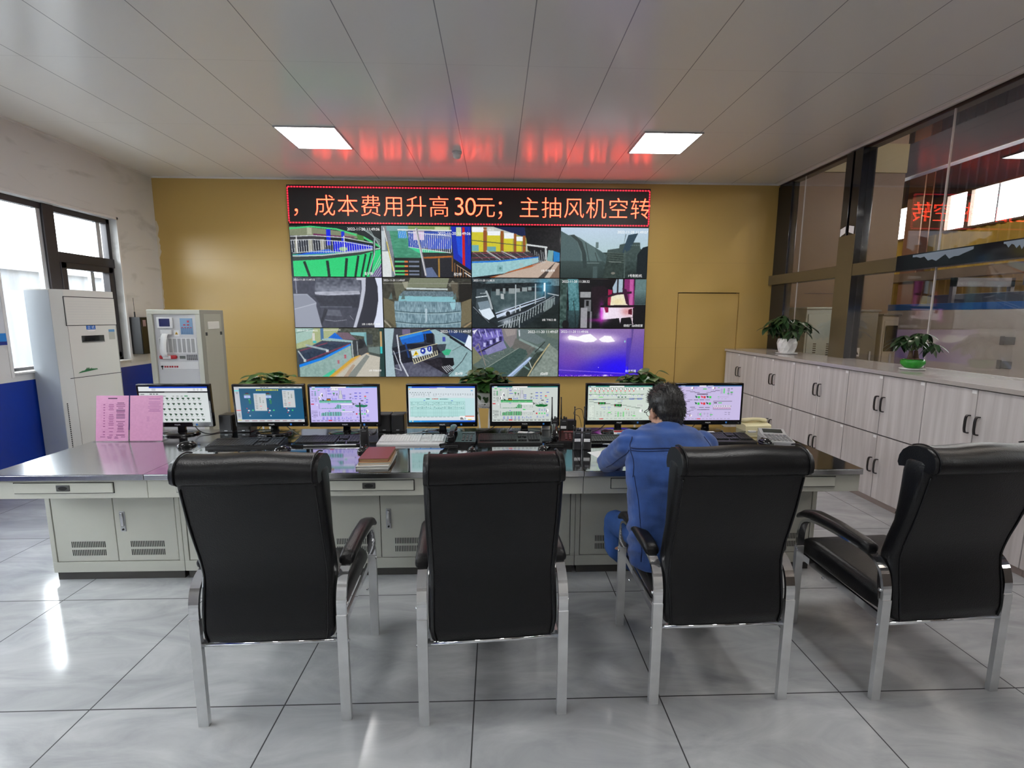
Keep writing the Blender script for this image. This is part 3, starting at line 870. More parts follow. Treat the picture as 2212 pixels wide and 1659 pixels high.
    p.poly([(122, 627), (620, 627), (560, 760), (122, 860)], (165, 175, 130)); p.poly([(122, 627), (330, 627), (300, 740), (122, 800)], (160, 190, 180)); p.line([(330, 635), (125, 680)], 8, (110, 140, 130)); p.rect(405, 627, 440, 760, (70, 110, 150)); p.rect(310, 680, 340, 770, (205, 205, 195)); p.rect(315, 768, 352, 792, (60, 180, 185)); p.line([(440, 650), (1100, 632)], 8, (205, 200, 185))
    p.poly([(620, 627), (1130, 627), (1130, 860), (760, 760)], (70, 74, 64)); p.noise(20, 6, (620, 627, 1130, 900)); p.poly([(740, 672), (930, 670), (930, 720), (760, 700)], (130, 180, 185)); p.rect(905, 680, 930, 830, (110, 160, 165))
    p.poly([(490, 735), (570, 675), (670, 750), (560, 760)], (10, 100, 205)); p.poly([(575, 672), (720, 672), (820, 755), (665, 755)], (112, 92, 104)); p.poly([(420, 745), (500, 735), (770, 765), (770, 785), (420, 760)], (150, 180, 185))
    p.poly([(420, 765), (760, 790), (740, 815), (440, 960), (230, 1040), (145, 1060), (135, 900)], (54, 64, 84)); p.poly([(440, 800), (720, 800), (430, 930), (240, 1000), (150, 940)], (42, 56, 76)); p.line([(160, 880), (480, 790)], 12, (120, 60, 80)); p.line([(230, 990), (740, 800)], 14, (120, 55, 75))
    p.line([(230, 815), (470, 870)], 22, (150, 165, 172)); p.line([(140, 880), (220, 1000)], 16, (170, 180, 185)); p.rect(460, 865, 490, 895, (190, 200, 205)); p.rect(195, 970, 225, 1005, (190, 200, 200))
    p.poly([(145, 1060), (440, 955), (745, 805), (755, 960), (560, 1110), (400, 1172), (145, 1172)], (140, 168, 162)); p.noise(12, 7, (145, 800, 755, 1172))
    p.poly([(143, 1035), (420, 950), (745, 798), (748, 815), (430, 975), (145, 1068)], (20, 125, 225))
    p.poly([(400, 1172), (550, 1080), (545, 1130), (480, 1172)], (70, 190, 150)); p.poly([(555, 945), (640, 920), (640, 1060), (570, 1110)], (150, 172, 170)); p.poly([(655, 910), (720, 885), (720, 980), (655, 1030)], (148, 170, 168))
    for x, y in ((585, 985), (667, 925)):
        for k in range(3): p.rect(x, y + k * 14, x + 22, y + k * 14 + 9, (190, 40, 70))
    p.poly([(480, 1172), (760, 960), (910, 900), (960, 905), (640, 1172)], (200, 170, 130)); p.poly([(480, 1172), (760, 955), (850, 925), (600, 1120), (530, 1172)], (205, 160, 60)); p.poly([(560, 1172), (900, 905), (1080, 950), (1060, 1172)], (190, 185, 172)); p.poly([(690, 1172), (920, 920), (960, 940), (790, 1172)], (130, 135, 130)); p.poly([(650, 1172), (760, 1030), (790, 1040), (700, 1172)], (170, 150, 130))
    p.poly([(770, 770), (900, 740), (930, 830), (870, 930), (780, 920)], (52, 56, 60)); p.poly([(850, 740), (910, 790), (870, 870), (830, 850)], (36, 38, 40)); p.line([(760, 780), (768, 960)], 14, (170, 180, 182)); p.line([(820, 770), (825, 930)], 10, (150, 158, 160)); p.poly([(830, 860), (940, 830), (930, 900), (860, 935)], (70, 72, 74))
    p.rect(930, 690, 1000, 810, (60, 66, 66)); p.poly([(950, 840), (1080, 830), (1080, 920), (950, 890)], (110, 128, 124)); p.rect(1080, 627, 1130, 1172, (34, 62, 60)); p.rect(1085, 660, 1110, 830, (190, 160, 110)); p.rect(1085, 830, 1110, 910, (50, 190, 190)); p.noise(6, 3); out.append(p)
    # 10 blue conveyor with warning signs
    p = Paint(W_, H_, (1132, 630, 2110, 1175), (60, 68, 78))
    p.poly([(1132, 630), (1240, 630), (1210, 850), (1240, 1175), (1132, 1175)], (165, 188, 196)); p.poly([(1240, 630), (1700, 630), (1700, 700), (1240, 800)], (60, 62, 74)); p.rect(1330, 640, 1420, 700, (110, 100, 130))
    p.poly([(1850, 700), (2110, 800), (2110, 1175), (1850, 1175), (1800, 900)], (140, 172, 176)); p.noise(10, 8, (1800, 700, 2110, 1175)); p.poly([(1840, 690), (2110, 860), (2110, 890), (1840, 720)], (24, 26, 34)); p.poly([(1840, 640), (2080, 700), (2050, 800), (1860, 700)], (40, 60, 110)); p.poly([(2075, 700), (2110, 720), (2110, 880), (2030, 820)], (225, 235, 250))
    p.poly([(1300, 740), (1560, 670), (1650, 650), (1680, 700), (1560, 780), (1330, 810)], (20, 100, 200)); p.poly([(1300, 725), (1550, 665), (1560, 690), (1310, 760)], (40, 130, 220)); p.line([(1290, 720), (1640, 640)], 9, (190, 190, 130)); p.poly([(1590, 690), (1680, 680), (1680, 800), (1600, 790)], (20, 22, 30)); p.poly([(1640, 650), (1700, 640), (1860, 720), (1860, 800), (1700, 810), (1690, 700)], (150, 178, 184)); p.rect(1780, 725, 1815, 775, (70, 80, 170))
    p.poly([(1210, 850), (1400, 800), (1700, 800), (1760, 900), (1500, 1030), (1240, 1060)], (26, 28, 40)); p.line([(1360, 790), (1400, 960)], 20, (26, 60, 120)); p.line([(1575, 690), (1590, 820)], 18, (30, 34, 50)); p.line([(1210, 920), (1420, 860)], 14, (60, 70, 90))
    p.poly([(1240, 1040), (1700, 960), (1850, 1010), (1760, 1175), (1250, 1175)], (88, 90, 108)); p.poly([(1550, 1000), (1760, 950), (1900, 1100), (1820, 1150)], (34, 32, 40)); p.glow(1620, 1010, 120, 60, (40, 36, 44), .6); p.noise(14, 7, (1240, 960, 1900, 1175))
    p.poly([(1400, 880), (1720, 800), (1725, 925), (1460, 1030)], (50, 50, 58))
    for k in range(12): p.line([(1440 + k * 25, 975 - k * 9), (1460 + k * 24, 1028 - k * 9.5)], 9, (215, 210, 175))
    p.line([(1450, 1030), (1725, 925)], 8, (215, 210, 180)); p.line([(1400, 878), (1725, 800)], 8, (205, 200, 170)); p.poly([(1420, 880), (1665, 830), (1665, 910), (1440, 970)], (205, 220, 230))
    p.poly([(1445, 940), (1478, 880), (1510, 922)], (235, 195, 30)); p.poly([(1470, 920), (1478, 895), (1487, 915)], (30, 30, 30)); p.ell(1558, 882, 30, 34, (25, 50, 160)); p.ell(1555, 880, 12, 14, (225, 230, 240)); p.ell(1632, 858, 26, 34, (25, 50, 160)); p.line([(1632, 840), (1628, 876)], 9, (225, 230, 240))
    p.blips(1435, 925, 1520, 955, 1, 4, (90, 90, 100)); p.blips(1530, 915, 1660, 930, 2, 1, (60, 90, 160), .9)
    p.poly([(1770, 890), (1830, 860), (1880, 870), (1850, 930), (1800, 930)], (60, 175, 130)); p.poly([(1760, 960), (1900, 960), (1910, 1040), (1830, 1100), (1780, 1060)], (20, 20, 26))
    for k in range(5): p.line([(1770 + k * 20, 1060 - k * 4), (1830 + k * 18, 1130 - k * 12)], 8, (190, 195, 200))
    p.line([(1270, 700), (1300, 1000), (1385, 1175)], 16, (200, 205, 215)); p.line([(1225, 880), (1310, 1110)], 9, (190, 195, 205)); p.line([(1225, 1075), (1310, 1105)], 7, (180, 185, 195)); p.line([(1830, 1175), (2000, 1000), (2060, 900)], 7, (40, 44, 50)); p.line([(1890, 880), (2000, 820)], 5, (70, 80, 84)); p.noise(7, 3); out.append(p)
    # 11 conveyor belt seen from above
    p = Paint(W_, H_, (112, 634, 1087, 1172), (88, 104, 100))
    p.poly([(112, 634), (460, 634), (470, 870), (112, 960)], (90, 84, 150)); p.noise(40, 6, (112, 634, 470, 900)); p.poly([(220, 690), (430, 650), (440, 720), (240, 760)], (120, 112, 190)); p.poly([(240, 860), (460, 770), (500, 850), (280, 930)], (130, 128, 175))
    for k in range(9): p.line([(150 + k * 34, 640 + (k % 3) * 14), (180 + k * 32, 700 + (k % 2) * 30)], 7, (215, 215, 250) if k % 2 else (30, 28, 66))
    for k in range(6): p.rect(235 + k * 36, 790 - k * 14, 262 + k * 36, 835 - k * 14, (46, 42, 90) if k % 2 else (185, 185, 230))
    p.line([(180, 900), (440, 770)], 14, (36, 36, 50)); p.poly([(112, 660), (170, 640), (130, 700)], (225, 225, 235)); p.poly([(112, 830), (220, 960), (180, 1000), (112, 1040)], (120, 122, 96))
    p.poly([(440, 634), (620, 634), (610, 780), (540, 850), (470, 760)], (128, 122, 124)); p.poly([(470, 640), (600, 640), (600, 700), (500, 720)], (150, 142, 140))
    p.poly([(620, 634), (750, 650), (945, 760), (850, 810), (640, 740)], (104, 118, 120)); p.line([(640, 650), (645, 720)], 14, (200, 205, 215)); p.poly([(945, 640), (1087, 634), (1087, 760), (960, 720)], (96, 110, 100))
    p.poly([(600, 740), (850, 830), (740, 950), (560, 850)], (100, 100, 96)); p.line([(640, 750), (920, 880)], 24, (130, 148, 144)); p.line([(900, 880), (890, 950)], 14, (140, 156, 150)); p.line([(935, 780), (820, 900)], 9, (40, 44, 44))
    p.poly([(210, 1110), (640, 850), (720, 870), (740, 920), (520, 1172), (180, 1172)], (62, 84, 80)); p.noise(12, 3, (180, 850, 740, 1172), (2, 1)); p.poly([(500, 1172), (760, 950), (800, 960), (570, 1172)], (150, 172, 205)); p.line([(520, 1172), (770, 960)], 7, (205, 220, 245)); p.line([(210, 1108), (640, 848)], 6, (150, 160, 150))
    p.poly([(840, 900), (920, 880), (900, 960), (740, 1172), (600, 1172)], (54, 66, 60)); p.line([(990, 800), (830, 1020), (740, 1172)], 14, (180, 168, 130)); p.poly([(990, 810), (1087, 880), (1087, 1172), (750, 1172), (870, 1010)], (128, 140, 132)); p.noise(14, 6, (760, 820, 1087, 1172)); p.line([(755, 1000), (785, 1075)], 9, (190, 200, 195)); p.line([(690, 1050), (760, 1095)], 16, (110, 140, 136))
    p.poly([(112, 1030), (210, 1110), (180, 1172), (112, 1172)], (90, 102, 84))
    for k in range(6): p.line([(120 + k * 16, 1060 + k * 8), (140 + k * 14, 1150)], 5, (40, 48, 42))
    for k in range(5): p.line([(230 + k * 60, 960 - k * 12), (300 + k * 40, 1010 - k * 36)], 6, (130, 136, 130))
    p.line([(130, 850), (180, 800), (260, 1050)], 9, (140, 130, 120)); p.noise(6, 3); out.append(p)
    # 12 purple furnace glow
    p = Paint(W_, H_, (1092, 634, 2045, 1172), (96, 76, 150))
    p.grad(1092, 634, 2045, 1172, (140, 110, 170), (46, 26, 190)); p.glow(1450, 890, 330, 120, (150, 130, 165), .75); p.glow(1780, 1080, 300, 160, (30, 0, 250), .9); p.glow(1200, 1000, 170, 150, (120, 70, 170), .6); p.grad(1880, 634, 2045, 1172, (130, 96, 165), (70, 55, 175), True, .75)
    p.poly([(1850, 740), (1910, 730), (1900, 860), (1880, 1060), (1850, 1060)], (72, 50, 165), .7); p.poly([(1900, 634), (1925, 634), (1915, 760), (1905, 820)], (80, 60, 130), .7)
    for x, y, rx, ry in ((1230, 735, 90, 40), (1400, 740, 170, 60), (1640, 750, 130, 50)): p.glow(x, y, rx, ry, (255, 235, 255), .75)
    p.poly([(1185, 725), (1210, 705), (1300, 725), (1360, 700), (1440, 690), (1520, 750), (1480, 780), (1380, 785), (1300, 765), (1200, 755)], (252, 250, 255)); p.poly([(1535, 750), (1600, 710), (1670, 715), (1720, 775), (1640, 785), (1570, 780)], (252, 248, 255))
    p.line([(1092, 1098), (1400, 1115), (1850, 1140)], 10, (150, 110, 235), .7); p.line([(1850, 1130), (1860, 1060)], 8, (110, 90, 240), .6); p.ell(1830, 775, 7, 12, (150, 220, 220)); p.ell(1540, 1070, 5, 5, (220, 210, 255))
    p.grad(1092, 1140, 2045, 1172, (70, 30, 190), (90, 40, 200), True, .6)
    for k in range(26): p.ell(1095 + k * 24 + (k * 7) % 13, 1158 + (k * 5) % 12, 6, 4, (170, 90, 240) if k % 3 else (235, 215, 255))
    p.glow(1620, 1162, 24, 10, (255, 245, 255), .95); p.glow(1400, 1164, 60, 6, (220, 180, 250), .7); p.noise(6, 3); out.append(p)
    return out
STAMPS = [('2022-11-20 11:49:06', 820, 612, 1190, 1), ('2022-11-20 11:49:06', 1835, 662, 2203, 1), ('2022-11-20 11:38:32', 122, 625, 355, 0), ('2022-11-20 11:49:07', 1745, 648, 2090, 1),
          ('2022-11-20 11:47:12', 107, 82, 350, 0), ('2022-11-20 11:49:07', 1120, 88, 1362, 0), ('2022-11-20 11:38:31', 125, 95, 362, 0), ('2022-11-20 11:38:32', 1118, 106, 1428, 1),
          ('2022-11-20 11:38:32', 142, 652, 375, 0), ('2022-11-20 11:49:07', 1760, 663, 2105, 1), ('2022-11-20 11:49:07', 740, 668, 1083, 1), ('2022-11-20 11:49:06', 1108, 666, 1415, 1)]
CAPTIONS = [('配1带', 1000, 1122, 1095), ('配2带', 2010, 1130, 2098), ('2烧 传输皮带', 890, 1085, 1048), ('1号制粒机', 1885, 1143, 2042),
            ('2烧 小格机东 西侧', 865, 578, 1075), None, ('2烧 下料口 南', 902, 537, 1062), ('烧结厂2#烧结室', 1830, 600, 2050),
            ('2烧 传输皮带', 945, 1102, 1090), ('返4带', 1915, 1142, 2005), ('成8带', 885, 1142, 975), ('台车机尾', 1847, 1110, 1968)]
def scheme_picture(frame, bg, green, dgreen, ink, blue, bar):
    """process overview shown on two of the monitors, drawn in its own 0..100 x 0..56 units"""
    p = Paint(168, 95, (0, 0, 100, 56), bg)
    p.rect(0, 0, 100, 1.4, bar); p.rect(1, 0, 8, 1.3, (225, 240, 245)); p.rect(31, 0, 54, 1.4, (250, 250, 250)); p.rect(.4, .2, 3, 1.2, (20, 20, 140)); p.rect(59, .2, 78, 1.2, dgreen)
    p.rect(4, 3, 7.5, 4, (40, 210, 80)); p.rect(12, 5, 14.6, 6, (40, 210, 80)); p.rect(1, 26.6, 5.3, 28, (200, 20, 40))
    p.blips(1.5, 7, 10, 15, 6, 2, ink, .8); p.rect(7, 7, 8.6, 14, green, .6); p.blips(1, 17, 11, 24, 6, 2, ink, .8); p.blips(1, 37, 10, 50, 6, 4, ink, .8); p.blips(6, 27, 11, 30, 2, 2, (245, 245, 250), .9)
    p.line([(12, 5), (12, 22)], .3, ink, .6); p.line([(24, 5), (24, 17)], .3, ink, .6)
    p.ell(17.5, 13, 1.8, 3.2, (250, 250, 252)); p.ell(18.2, 13.6, .8, 2.2, (40, 40, 60)); p.ell(13.6, 18, 1.7, 3, (250, 250, 252)); p.ell(13, 18.4, .6, 2, (50, 40, 60)); p.poly([(17, 19), (21, 21), (19, 22)], (40, 44, 60))
    p.blips(25, 3, 31, 8, 3, 1, blue, .9); p.blips(20, 1.8, 30, 4, 1, 2, blue, .6); p.rect(32, 2, 42, 6, (235, 238, 240)); p.line([(32, 2), (42, 2), (42, 6), (32, 6), (32, 2)], .3, ink, .7); p.blips(33, 2.6, 41, 5.6, 2, 2, ink, .6)
    p.blips(25, 10, 33, 12, 1, 1, blue, 1); p.rect(34, 9.5, 37, 10.6, (40, 190, 70))
    for x in (35.5, 40): p.poly([(x - 1.3, 11), (x + 1.3, 11), (x - 1, 14), (x + 1, 14)], (30, 30, 40))
    p.poly([(44, 6), (46.5, 6), (46.5, 11), (48, 13), (48, 19), (42.6, 19), (42.6, 13), (44, 11)], (200, 202, 210)); p.line([(44, 6), (44, 11), (42.6, 13), (42.6, 19)], .3, ink); p.line([(46.5, 6), (46.5, 11), (48, 13), (48, 19)], .3, ink)
    for y in (13, 15.4, 18.3): p.rect(48.5, y, 52.5, y + .9, blue)
    p.blips(30, 15, 41, 18, 2, 2, blue, .6); p.rect(24.5, 18.6, 30.5, 21.4, (50, 40, 40)); p.rect(25, 20, 30.2, 21.6, (240, 130, 20)); p.blips(32, 18, 40, 21, 1, 3, blue, .6); p.blips(53, 17.5, 70, 20, 1, 4, blue, .5)
    for x, y in ((60, 11.5), (60, 16.6)): p.poly([(x - 1.2, y + .8), (x + 1.2, y + .8), (x, y - .5)], (30, 30, 36)); p.line([(x - 3, y), (x + 3, y)], .3, ink, .6)
    for x, y in ((66, 10), (72.5, 10), (66, 15), (72.5, 15), (66, 19), (72.5, 19), (83, 9.6), (82.5, 20.5), (82.5, 24.4)): p.blips(x, y - .6, x + 4, y + .6, 1, 1, blue, 1, .9, 1)
    p.ell(82, 15.2, 1.5, 1.1, (235, 90, 80)); p.ell(82, 18, 1.3, .8, (90, 190, 120))
    p.rect(13.5, 21.5, 61.5, 25.4, green); p.rect(13.5, 21.5, 61.5, 22.6, dgreen)
    for k in range(38): p.rect(14 + k * 1.26, 23.2, 14.6 + k * 1.26, 24.6, (230, 240, 232))
    p.poly([(61, 24), (64, 26), (67, 28), (63.5, 27)], (40, 44, 40)); p.poly([(66, 29), (71, 29), (73, 28), (77, 28), (78, 29), (85.5, 29), (84, 31.5), (80, 32.6), (70, 32.4), (66.6, 31)], dgreen)
    for k in range(4): p.line([(66 + k * 4.6, 26), (70 + k * 4.6, 28.8)], .45, ink)
    p.blips(70, 24.4, 86, 26, 1, 3, blue, .5); p.rect(75, 21.6, 79, 22.6, (40, 40, 50))
    for x0, y0, y1, hs in ((15.5, 27, 34.6, [.06, .1, .12, .1, .1, .1, .08, .1, .1, .12, .2, .3, .75, .95, .9, .85]), (15.5, 39, 46, [.7, .8, .75, .95, 1, .95, .95, 1, 1, 1, 1, 1, 1, 1, 1, 1])):
        p.line([(12.8, y0), (12.8, y1)], .4, ink, .7); p.line([(12.8, y1), (45, y1)], .3, ink, .5)
        for k, h in enumerate(hs): p.rect(x0 + k * 1.9, y1 - h * (y1 - y0) * .9, x0 + k * 1.9 + 1.25, y1, dgreen if k % 2 else green)
        p.rect(45, y0 + .2, 62, y0 + 1.2, (248, 248, 252)); p.line([(45, y0 + 1.3), (62, y0 + 1.3)], .25, ink, .7); p.blips(45, y0 + 3, 63, y0 + 6.6, 2, 6, ink, .5, .2); p.poly([(62, y0 + .6), (65, y0 + .2), (64, y0 + 2)], (40, 44, 50)); p.blips(26, y0 - .9, 29, y0 - .1, 1, 1, blue, 1, .9, 1)
    p.rect(47, 36.4, 51, 37.4, (40, 215, 80)); p.blips(15.5, 47.6, 44, 52, 3, 5, blue, .6); p.blips(45, 47.6, 61, 51, 2, 5, blue, .7)
    for k in range(4): p.ell(68.2 + k * 4.1, 43, 1.2, 1.3, (210, 40, 50) if k == 0 else (80, 215, 120)); p.blips(66.5 + k * 4.1, 34.5, 70 + k * 4.1, 39, 2, 1, blue, .6)
    p.ell(84.5, 38.6, 2, 2.6, (248, 248, 250)); p.rect(83, 37, 84, 41, (40, 30, 36)); p.blips(82, 43.6, 87.4, 50, 4, 1, blue, .8); p.blips(67, 47, 81, 50, 2, 3, blue, .6)
    p.line([(0, 52.4), (88, 52.4)], .2, ink, .5); p.blips(1, 53, 88, 54.6, 1, 14, ink, .7, .5, 1); p.rect(25.6, 52.8, 31.2, 54.2, (215, 15, 40))
    return p
def monitor_pictures():
    out = []
    # a: device list of dark icons
    p = Paint(168, 95, (860, 95, 2060, 665), (206, 212, 212))
    p.rect(860, 95, 2060, 118, (35, 75, 190)); p.rect(860, 95, 1050, 165, (222, 226, 228)); p.rect(1050, 118, 2060, 168, (228, 230, 232)); p.rect(860, 170, 2060, 192, (22, 22, 26)); p.rect(1310, 176, 1710, 186, (150, 150, 150))
    p.rect(1010, 192, 1020, 665, (196, 202, 202)); p.blips(880, 205, 960, 250, 2, 1, (60, 60, 66), .9); p.blips(1040, 205, 1200, 218, 1, 3, (60, 60, 66), .8, .8, 1); p.rect(1650, 236, 1705, 252, (60, 140, 90)); p.blips(1070, 124, 1180, 160, 2, 1, (90, 90, 96), .8)
    p.blips(1800, 124, 1990, 162, 2, 3, (120, 120, 120)); p.blips(1040, 238, 1640, 250, 1, 8, (120, 124, 124), .6, .7)
    for j in range(5):
        for i in range(11):
            x, y = 965 + i * 93 + j * 9, 287 + j * 85
            p.poly([(x - 26, y - 18), (x + 22, y - 16), (x + 26, y - 4), (x + 4, y + 17), (x - 12, y + 2)], (38, 42, 40)); p.ell(x + 6, y + 1, 9, 6, (50, 140, 80)); p.rect(x - 20, y + 28, x + 40, y + 32, (150, 156, 156))
    out.append(p)
    # b: blue control page
    p = Paint(168, 95, (288, 355, 1580, 1020), (30, 88, 124))
    p.grad(288, 355, 1580, 1020, (30, 84, 116), (28, 92, 132)); p.rect(288, 355, 1580, 385, (200, 204, 204)); p.rect(288, 355, 382, 1020, (188, 192, 198)); p.rect(288, 420, 380, 440, (80, 215, 215)); p.rect(288, 966, 1580, 1020, (196, 200, 204))
    p.blips(300, 450, 372, 490, 2, 1, (90, 90, 96)); p.rect(292, 790, 378, 802, (225, 80, 90)); p.blips(300, 810, 374, 930, 6, 1, (120, 120, 124), .8); p.rect(300, 975, 370, 985, (215, 205, 60)); p.blips(780, 362, 950, 378, 1, 3, (90, 90, 90), .8, .6, 1); p.blips(1120, 362, 1560, 378, 1, 4, (110, 110, 110))
    p.blips(700, 402, 1130, 430, 1, 13, (215, 215, 60), .8, .9, 1); p.blips(400, 985, 1560, 1005, 1, 8, (150, 120, 130), .7, .6, 1)
    for x in (525, 920): p.rect(x - 30, 470, x + 30, 488, (90, 25, 30)); p.rect(x - 60, 495, x + 60, 506, (120, 160, 110)); p.rect(x - 60, 515, x + 60, 566, (175, 185, 235)); p.rect(x - 20, 540, x + 20, 552, (110, 200, 150)); p.ell(x + 30, 594, 11, 11, (70, 225, 110)); [p.rect(x + 22, y, x + 62, y + 18, (45, 125, 75)) for y in (610, 632, 655)]
    for x0, y0 in ((645, 478), (1195, 415)):
        p.rect(x0, y0, x0 + 235, y0 + 328, (196, 200, 202)); p.rect(x0, y0, x0 + 235, y0 + 14, (160, 190, 225)); p.blips(x0 + 15, y0 + 20, x0 + 75, y0 + 300, 9, 1, (120, 122, 126), .8, .25); p.blips(x0 + 90, y0 + 40, x0 + 200, y0 + 180, 5, 2, (110, 125, 115), .4, .5); p.rect(x0 + 100, y0 + 234, x0 + 142, y0 + 246, (240, 130, 130)); p.blips(x0 + 95, y0 + 255, x0 + 145, y0 + 300, 2, 1, (130, 130, 134), .6)
    for x in (530, 930, 1290): p.poly([(x - 45, 750), (x - 18, 762), (x - 42, 774)], (215, 40, 60)); p.rect(x - 18, 790, x + 14, 812, (215, 218, 222)); p.ell(x + 75, 796, 14, 12, (70, 235, 110)); p.poly([(x - 30, 826), (x - 2, 838), (x - 28, 850)], (215, 40, 60)); p.ell(x + 10, 898, 15, 13, (190, 205, 215)); p.rect(x + 40, 800, x + 56, 806, (60, 140, 170))
    out.append(p)
    # c: lavender process scheme
    out.append(scheme_picture(None, (196, 186, 240), (70, 175, 150), (32, 120, 90), (90, 86, 130), (70, 70, 200), (60, 140, 200)))
    # d: spreadsheet
    p = Paint(168, 95, (175, 275, 1390, 955), (206, 220, 228))
    p.grad(175, 275, 1390, 305, (40, 90, 200), (30, 75, 190)); p.rect(175, 275, 240, 300, (110, 180, 230)); p.rect(560, 296, 700, 312, (150, 130, 205)); p.rect(700, 296, 850, 316, (215, 222, 232)); p.rect(175, 310, 1390, 490, (212, 222, 228)); p.ell(198, 328, 14, 9, (240, 160, 50)); p.rect(1315, 348, 1352, 364, (90, 170, 220))
    p.blips(190, 380, 600, 400, 1, 9, (90, 110, 110), .5, .5, 1); p.blips(215, 410, 1370, 450, 2, 26, (130, 140, 146), .5, .4, .8); p.blips(215, 455, 800, 465, 1, 6, (150, 160, 160)); p.rect(205, 492, 1205, 850, (186, 226, 224)); p.rect(1205, 500, 1378, 850, (190, 222, 226))
    for k in range(22): p.line([(205, 560 + k * 13.6), (1205, 560 + k * 13.6)], 2.5, (120, 170, 168), .8)
    for k in range(29): p.line([(205 + k * 35.7, 560), (205 + k * 35.7, 845)], 2.5, (130, 176, 172), .8)
    p.blips(215, 575, 1195, 700, 8, 26, (110, 150, 150), .6, .5, .5); p.rect(205, 640, 1195, 652, (214, 238, 236), .8); p.blips(500, 505, 560, 520, 1, 1, (40, 80, 80), 1, 1, 1); p.blips(600, 505, 720, 520, 1, 4, (200, 60, 60), .8, .9, 1); p.blips(745, 505, 905, 522, 1, 6, (40, 80, 90), .7, .9, 1); p.rect(450, 532, 480, 543, (60, 100, 205)); p.rect(952, 540, 985, 551, (60, 100, 205))
    p.rect(175, 850, 1390, 925, (216, 224, 228)); p.blips(270, 850, 1010, 862, 1, 10, (130, 150, 150), .7, .6, 1); p.rect(1105, 838, 1375, 915, (240, 240, 240)); p.rect(1205, 838, 1375, 850, (225, 90, 60)); p.poly([(1115, 870), (1150, 862), (1190, 910), (1115, 910)], (120, 120, 120)); p.rect(1190, 870, 1220, 910, (170, 195, 200)); p.rect(1255, 902, 1325, 914, (225, 205, 60))
    p.grad(175, 925, 1390, 955, (40, 150, 215), (30, 80, 190), False); p.ell(195, 936, 15, 12, (130, 215, 225)); p.rect(230, 928, 258, 948, (200, 215, 190)); p.rect(365, 926, 410, 948, (60, 150, 235)); out.append(p)
    # e: the same scheme in plain colours
    out.append(scheme_picture(None, (200, 208, 204), (38, 165, 78), (20, 105, 48), (70, 76, 76), (70, 85, 200), (30, 120, 120)))
    # f: drums and bins
    p = Paint(168, 95, (235, 285, 1405, 950), (204, 216, 206))
    p.rect(235, 285, 1405, 305, (38, 126, 116)); p.rect(250, 290, 370, 306, (190, 220, 220)); p.rect(620, 288, 890, 306, (245, 245, 245)); p.rect(255, 292, 285, 305, (20, 30, 130))
    for k in range(13):
        x = 283 + k * 78
        p.poly([(x - 28, 330), (x - 10, 320), (x + 18, 322), (x + 28, 345), (x + 14, 370), (x - 14, 370), (x - 28, 350)], (238, 240, 240)); p.ell(x + 22, 345, 7, 22, (120, 126, 126)); p.rect(x - 26, 340, x - 12, 358, (50, 40, 40) if 0 < k < 11 else (225, 228, 226)); p.line([(x - 28, 330), (x - 10, 320), (x + 18, 322)], 5, (90, 96, 96))
        if k < 11: p.poly([(x - 18, 376), (x + 18, 376), (x + 8, 392), (x - 8, 392)], (225, 60, 50), .8)
        if k < 9: p.poly([(x - 12, 422), (x + 14, 422), (x + 2, 404)], (60, 200, 80) if k != 2 else (130, 20, 30))
        p.line([(x - 34, 450 if k % 2 else 455), (x + 36, 448)], 9, (60, 140, 76) if k % 3 else (60, 66, 62)); p.rect(x - 24, 462, x + 24, 492, (222, 228, 222)); p.blips(x - 22, 464, x + 22, 490, 2, 1, (90, 105, 190), .7, .4)
    p.rect(435, 497, 512, 508, (80, 220, 70)); p.blips(760, 495, 950, 515, 1, 3, (40, 90, 70), .7, .9, 1); p.line([(250, 548), (1250, 535)], 12, (120, 130, 124)); p.blips(320, 530, 410, 565, 2, 1, (100, 120, 220), 1); p.blips(960, 515, 1250, 560, 2, 2, (100, 120, 220), .7)
    for x, y in ((490, 620), (786, 660)):
        p.rect(x - 68, y - 20, x + 68, y + 20, (28, 34, 30)); p.rect(x - 40, y - 18, x - 6, y + 18, (36, 150, 60)); p.rect(x + 8, y - 18, x + 48, y + 18, (36, 150, 60)); p.rect(x - 66, y - 14, x - 50, y + 16, (130, 40, 40)); p.line([(x - 60, y + 34), (x + 66, y + 30)], 5, (70, 76, 72)); p.line([(x - 40, y + 20), (x - 40, y + 34)], 8, (230, 232, 230)); p.blips(x - 10, y - 60, x + 70, y - 34, 2, 1, (120, 126, 122), 1)
    for x, y in ((300, 590), (385, 608), (605, 630), (690, 652), (905, 660), (985, 680), (1070, 694), (1150, 710)): p.line([(x - 42, y), (x + 42, y)], 9, (80, 96, 86))
    p.blips(470, 685, 680, 705, 1, 2, (90, 110, 215), .9); p.blips(500, 718, 660, 740, 1, 2, (90, 110, 215), .6); p.blips(710, 568, 880, 582, 1, 3, (90, 110, 215), .6); p.rect(255, 650, 360, 900, (214, 224, 214)); p.blips(260, 660, 355, 880, 7, 2, (120, 130, 124), .5, .2); p.line([(255, 650), (360, 650), (360, 900), (255, 900), (255, 650)], 4, (140, 150, 144))
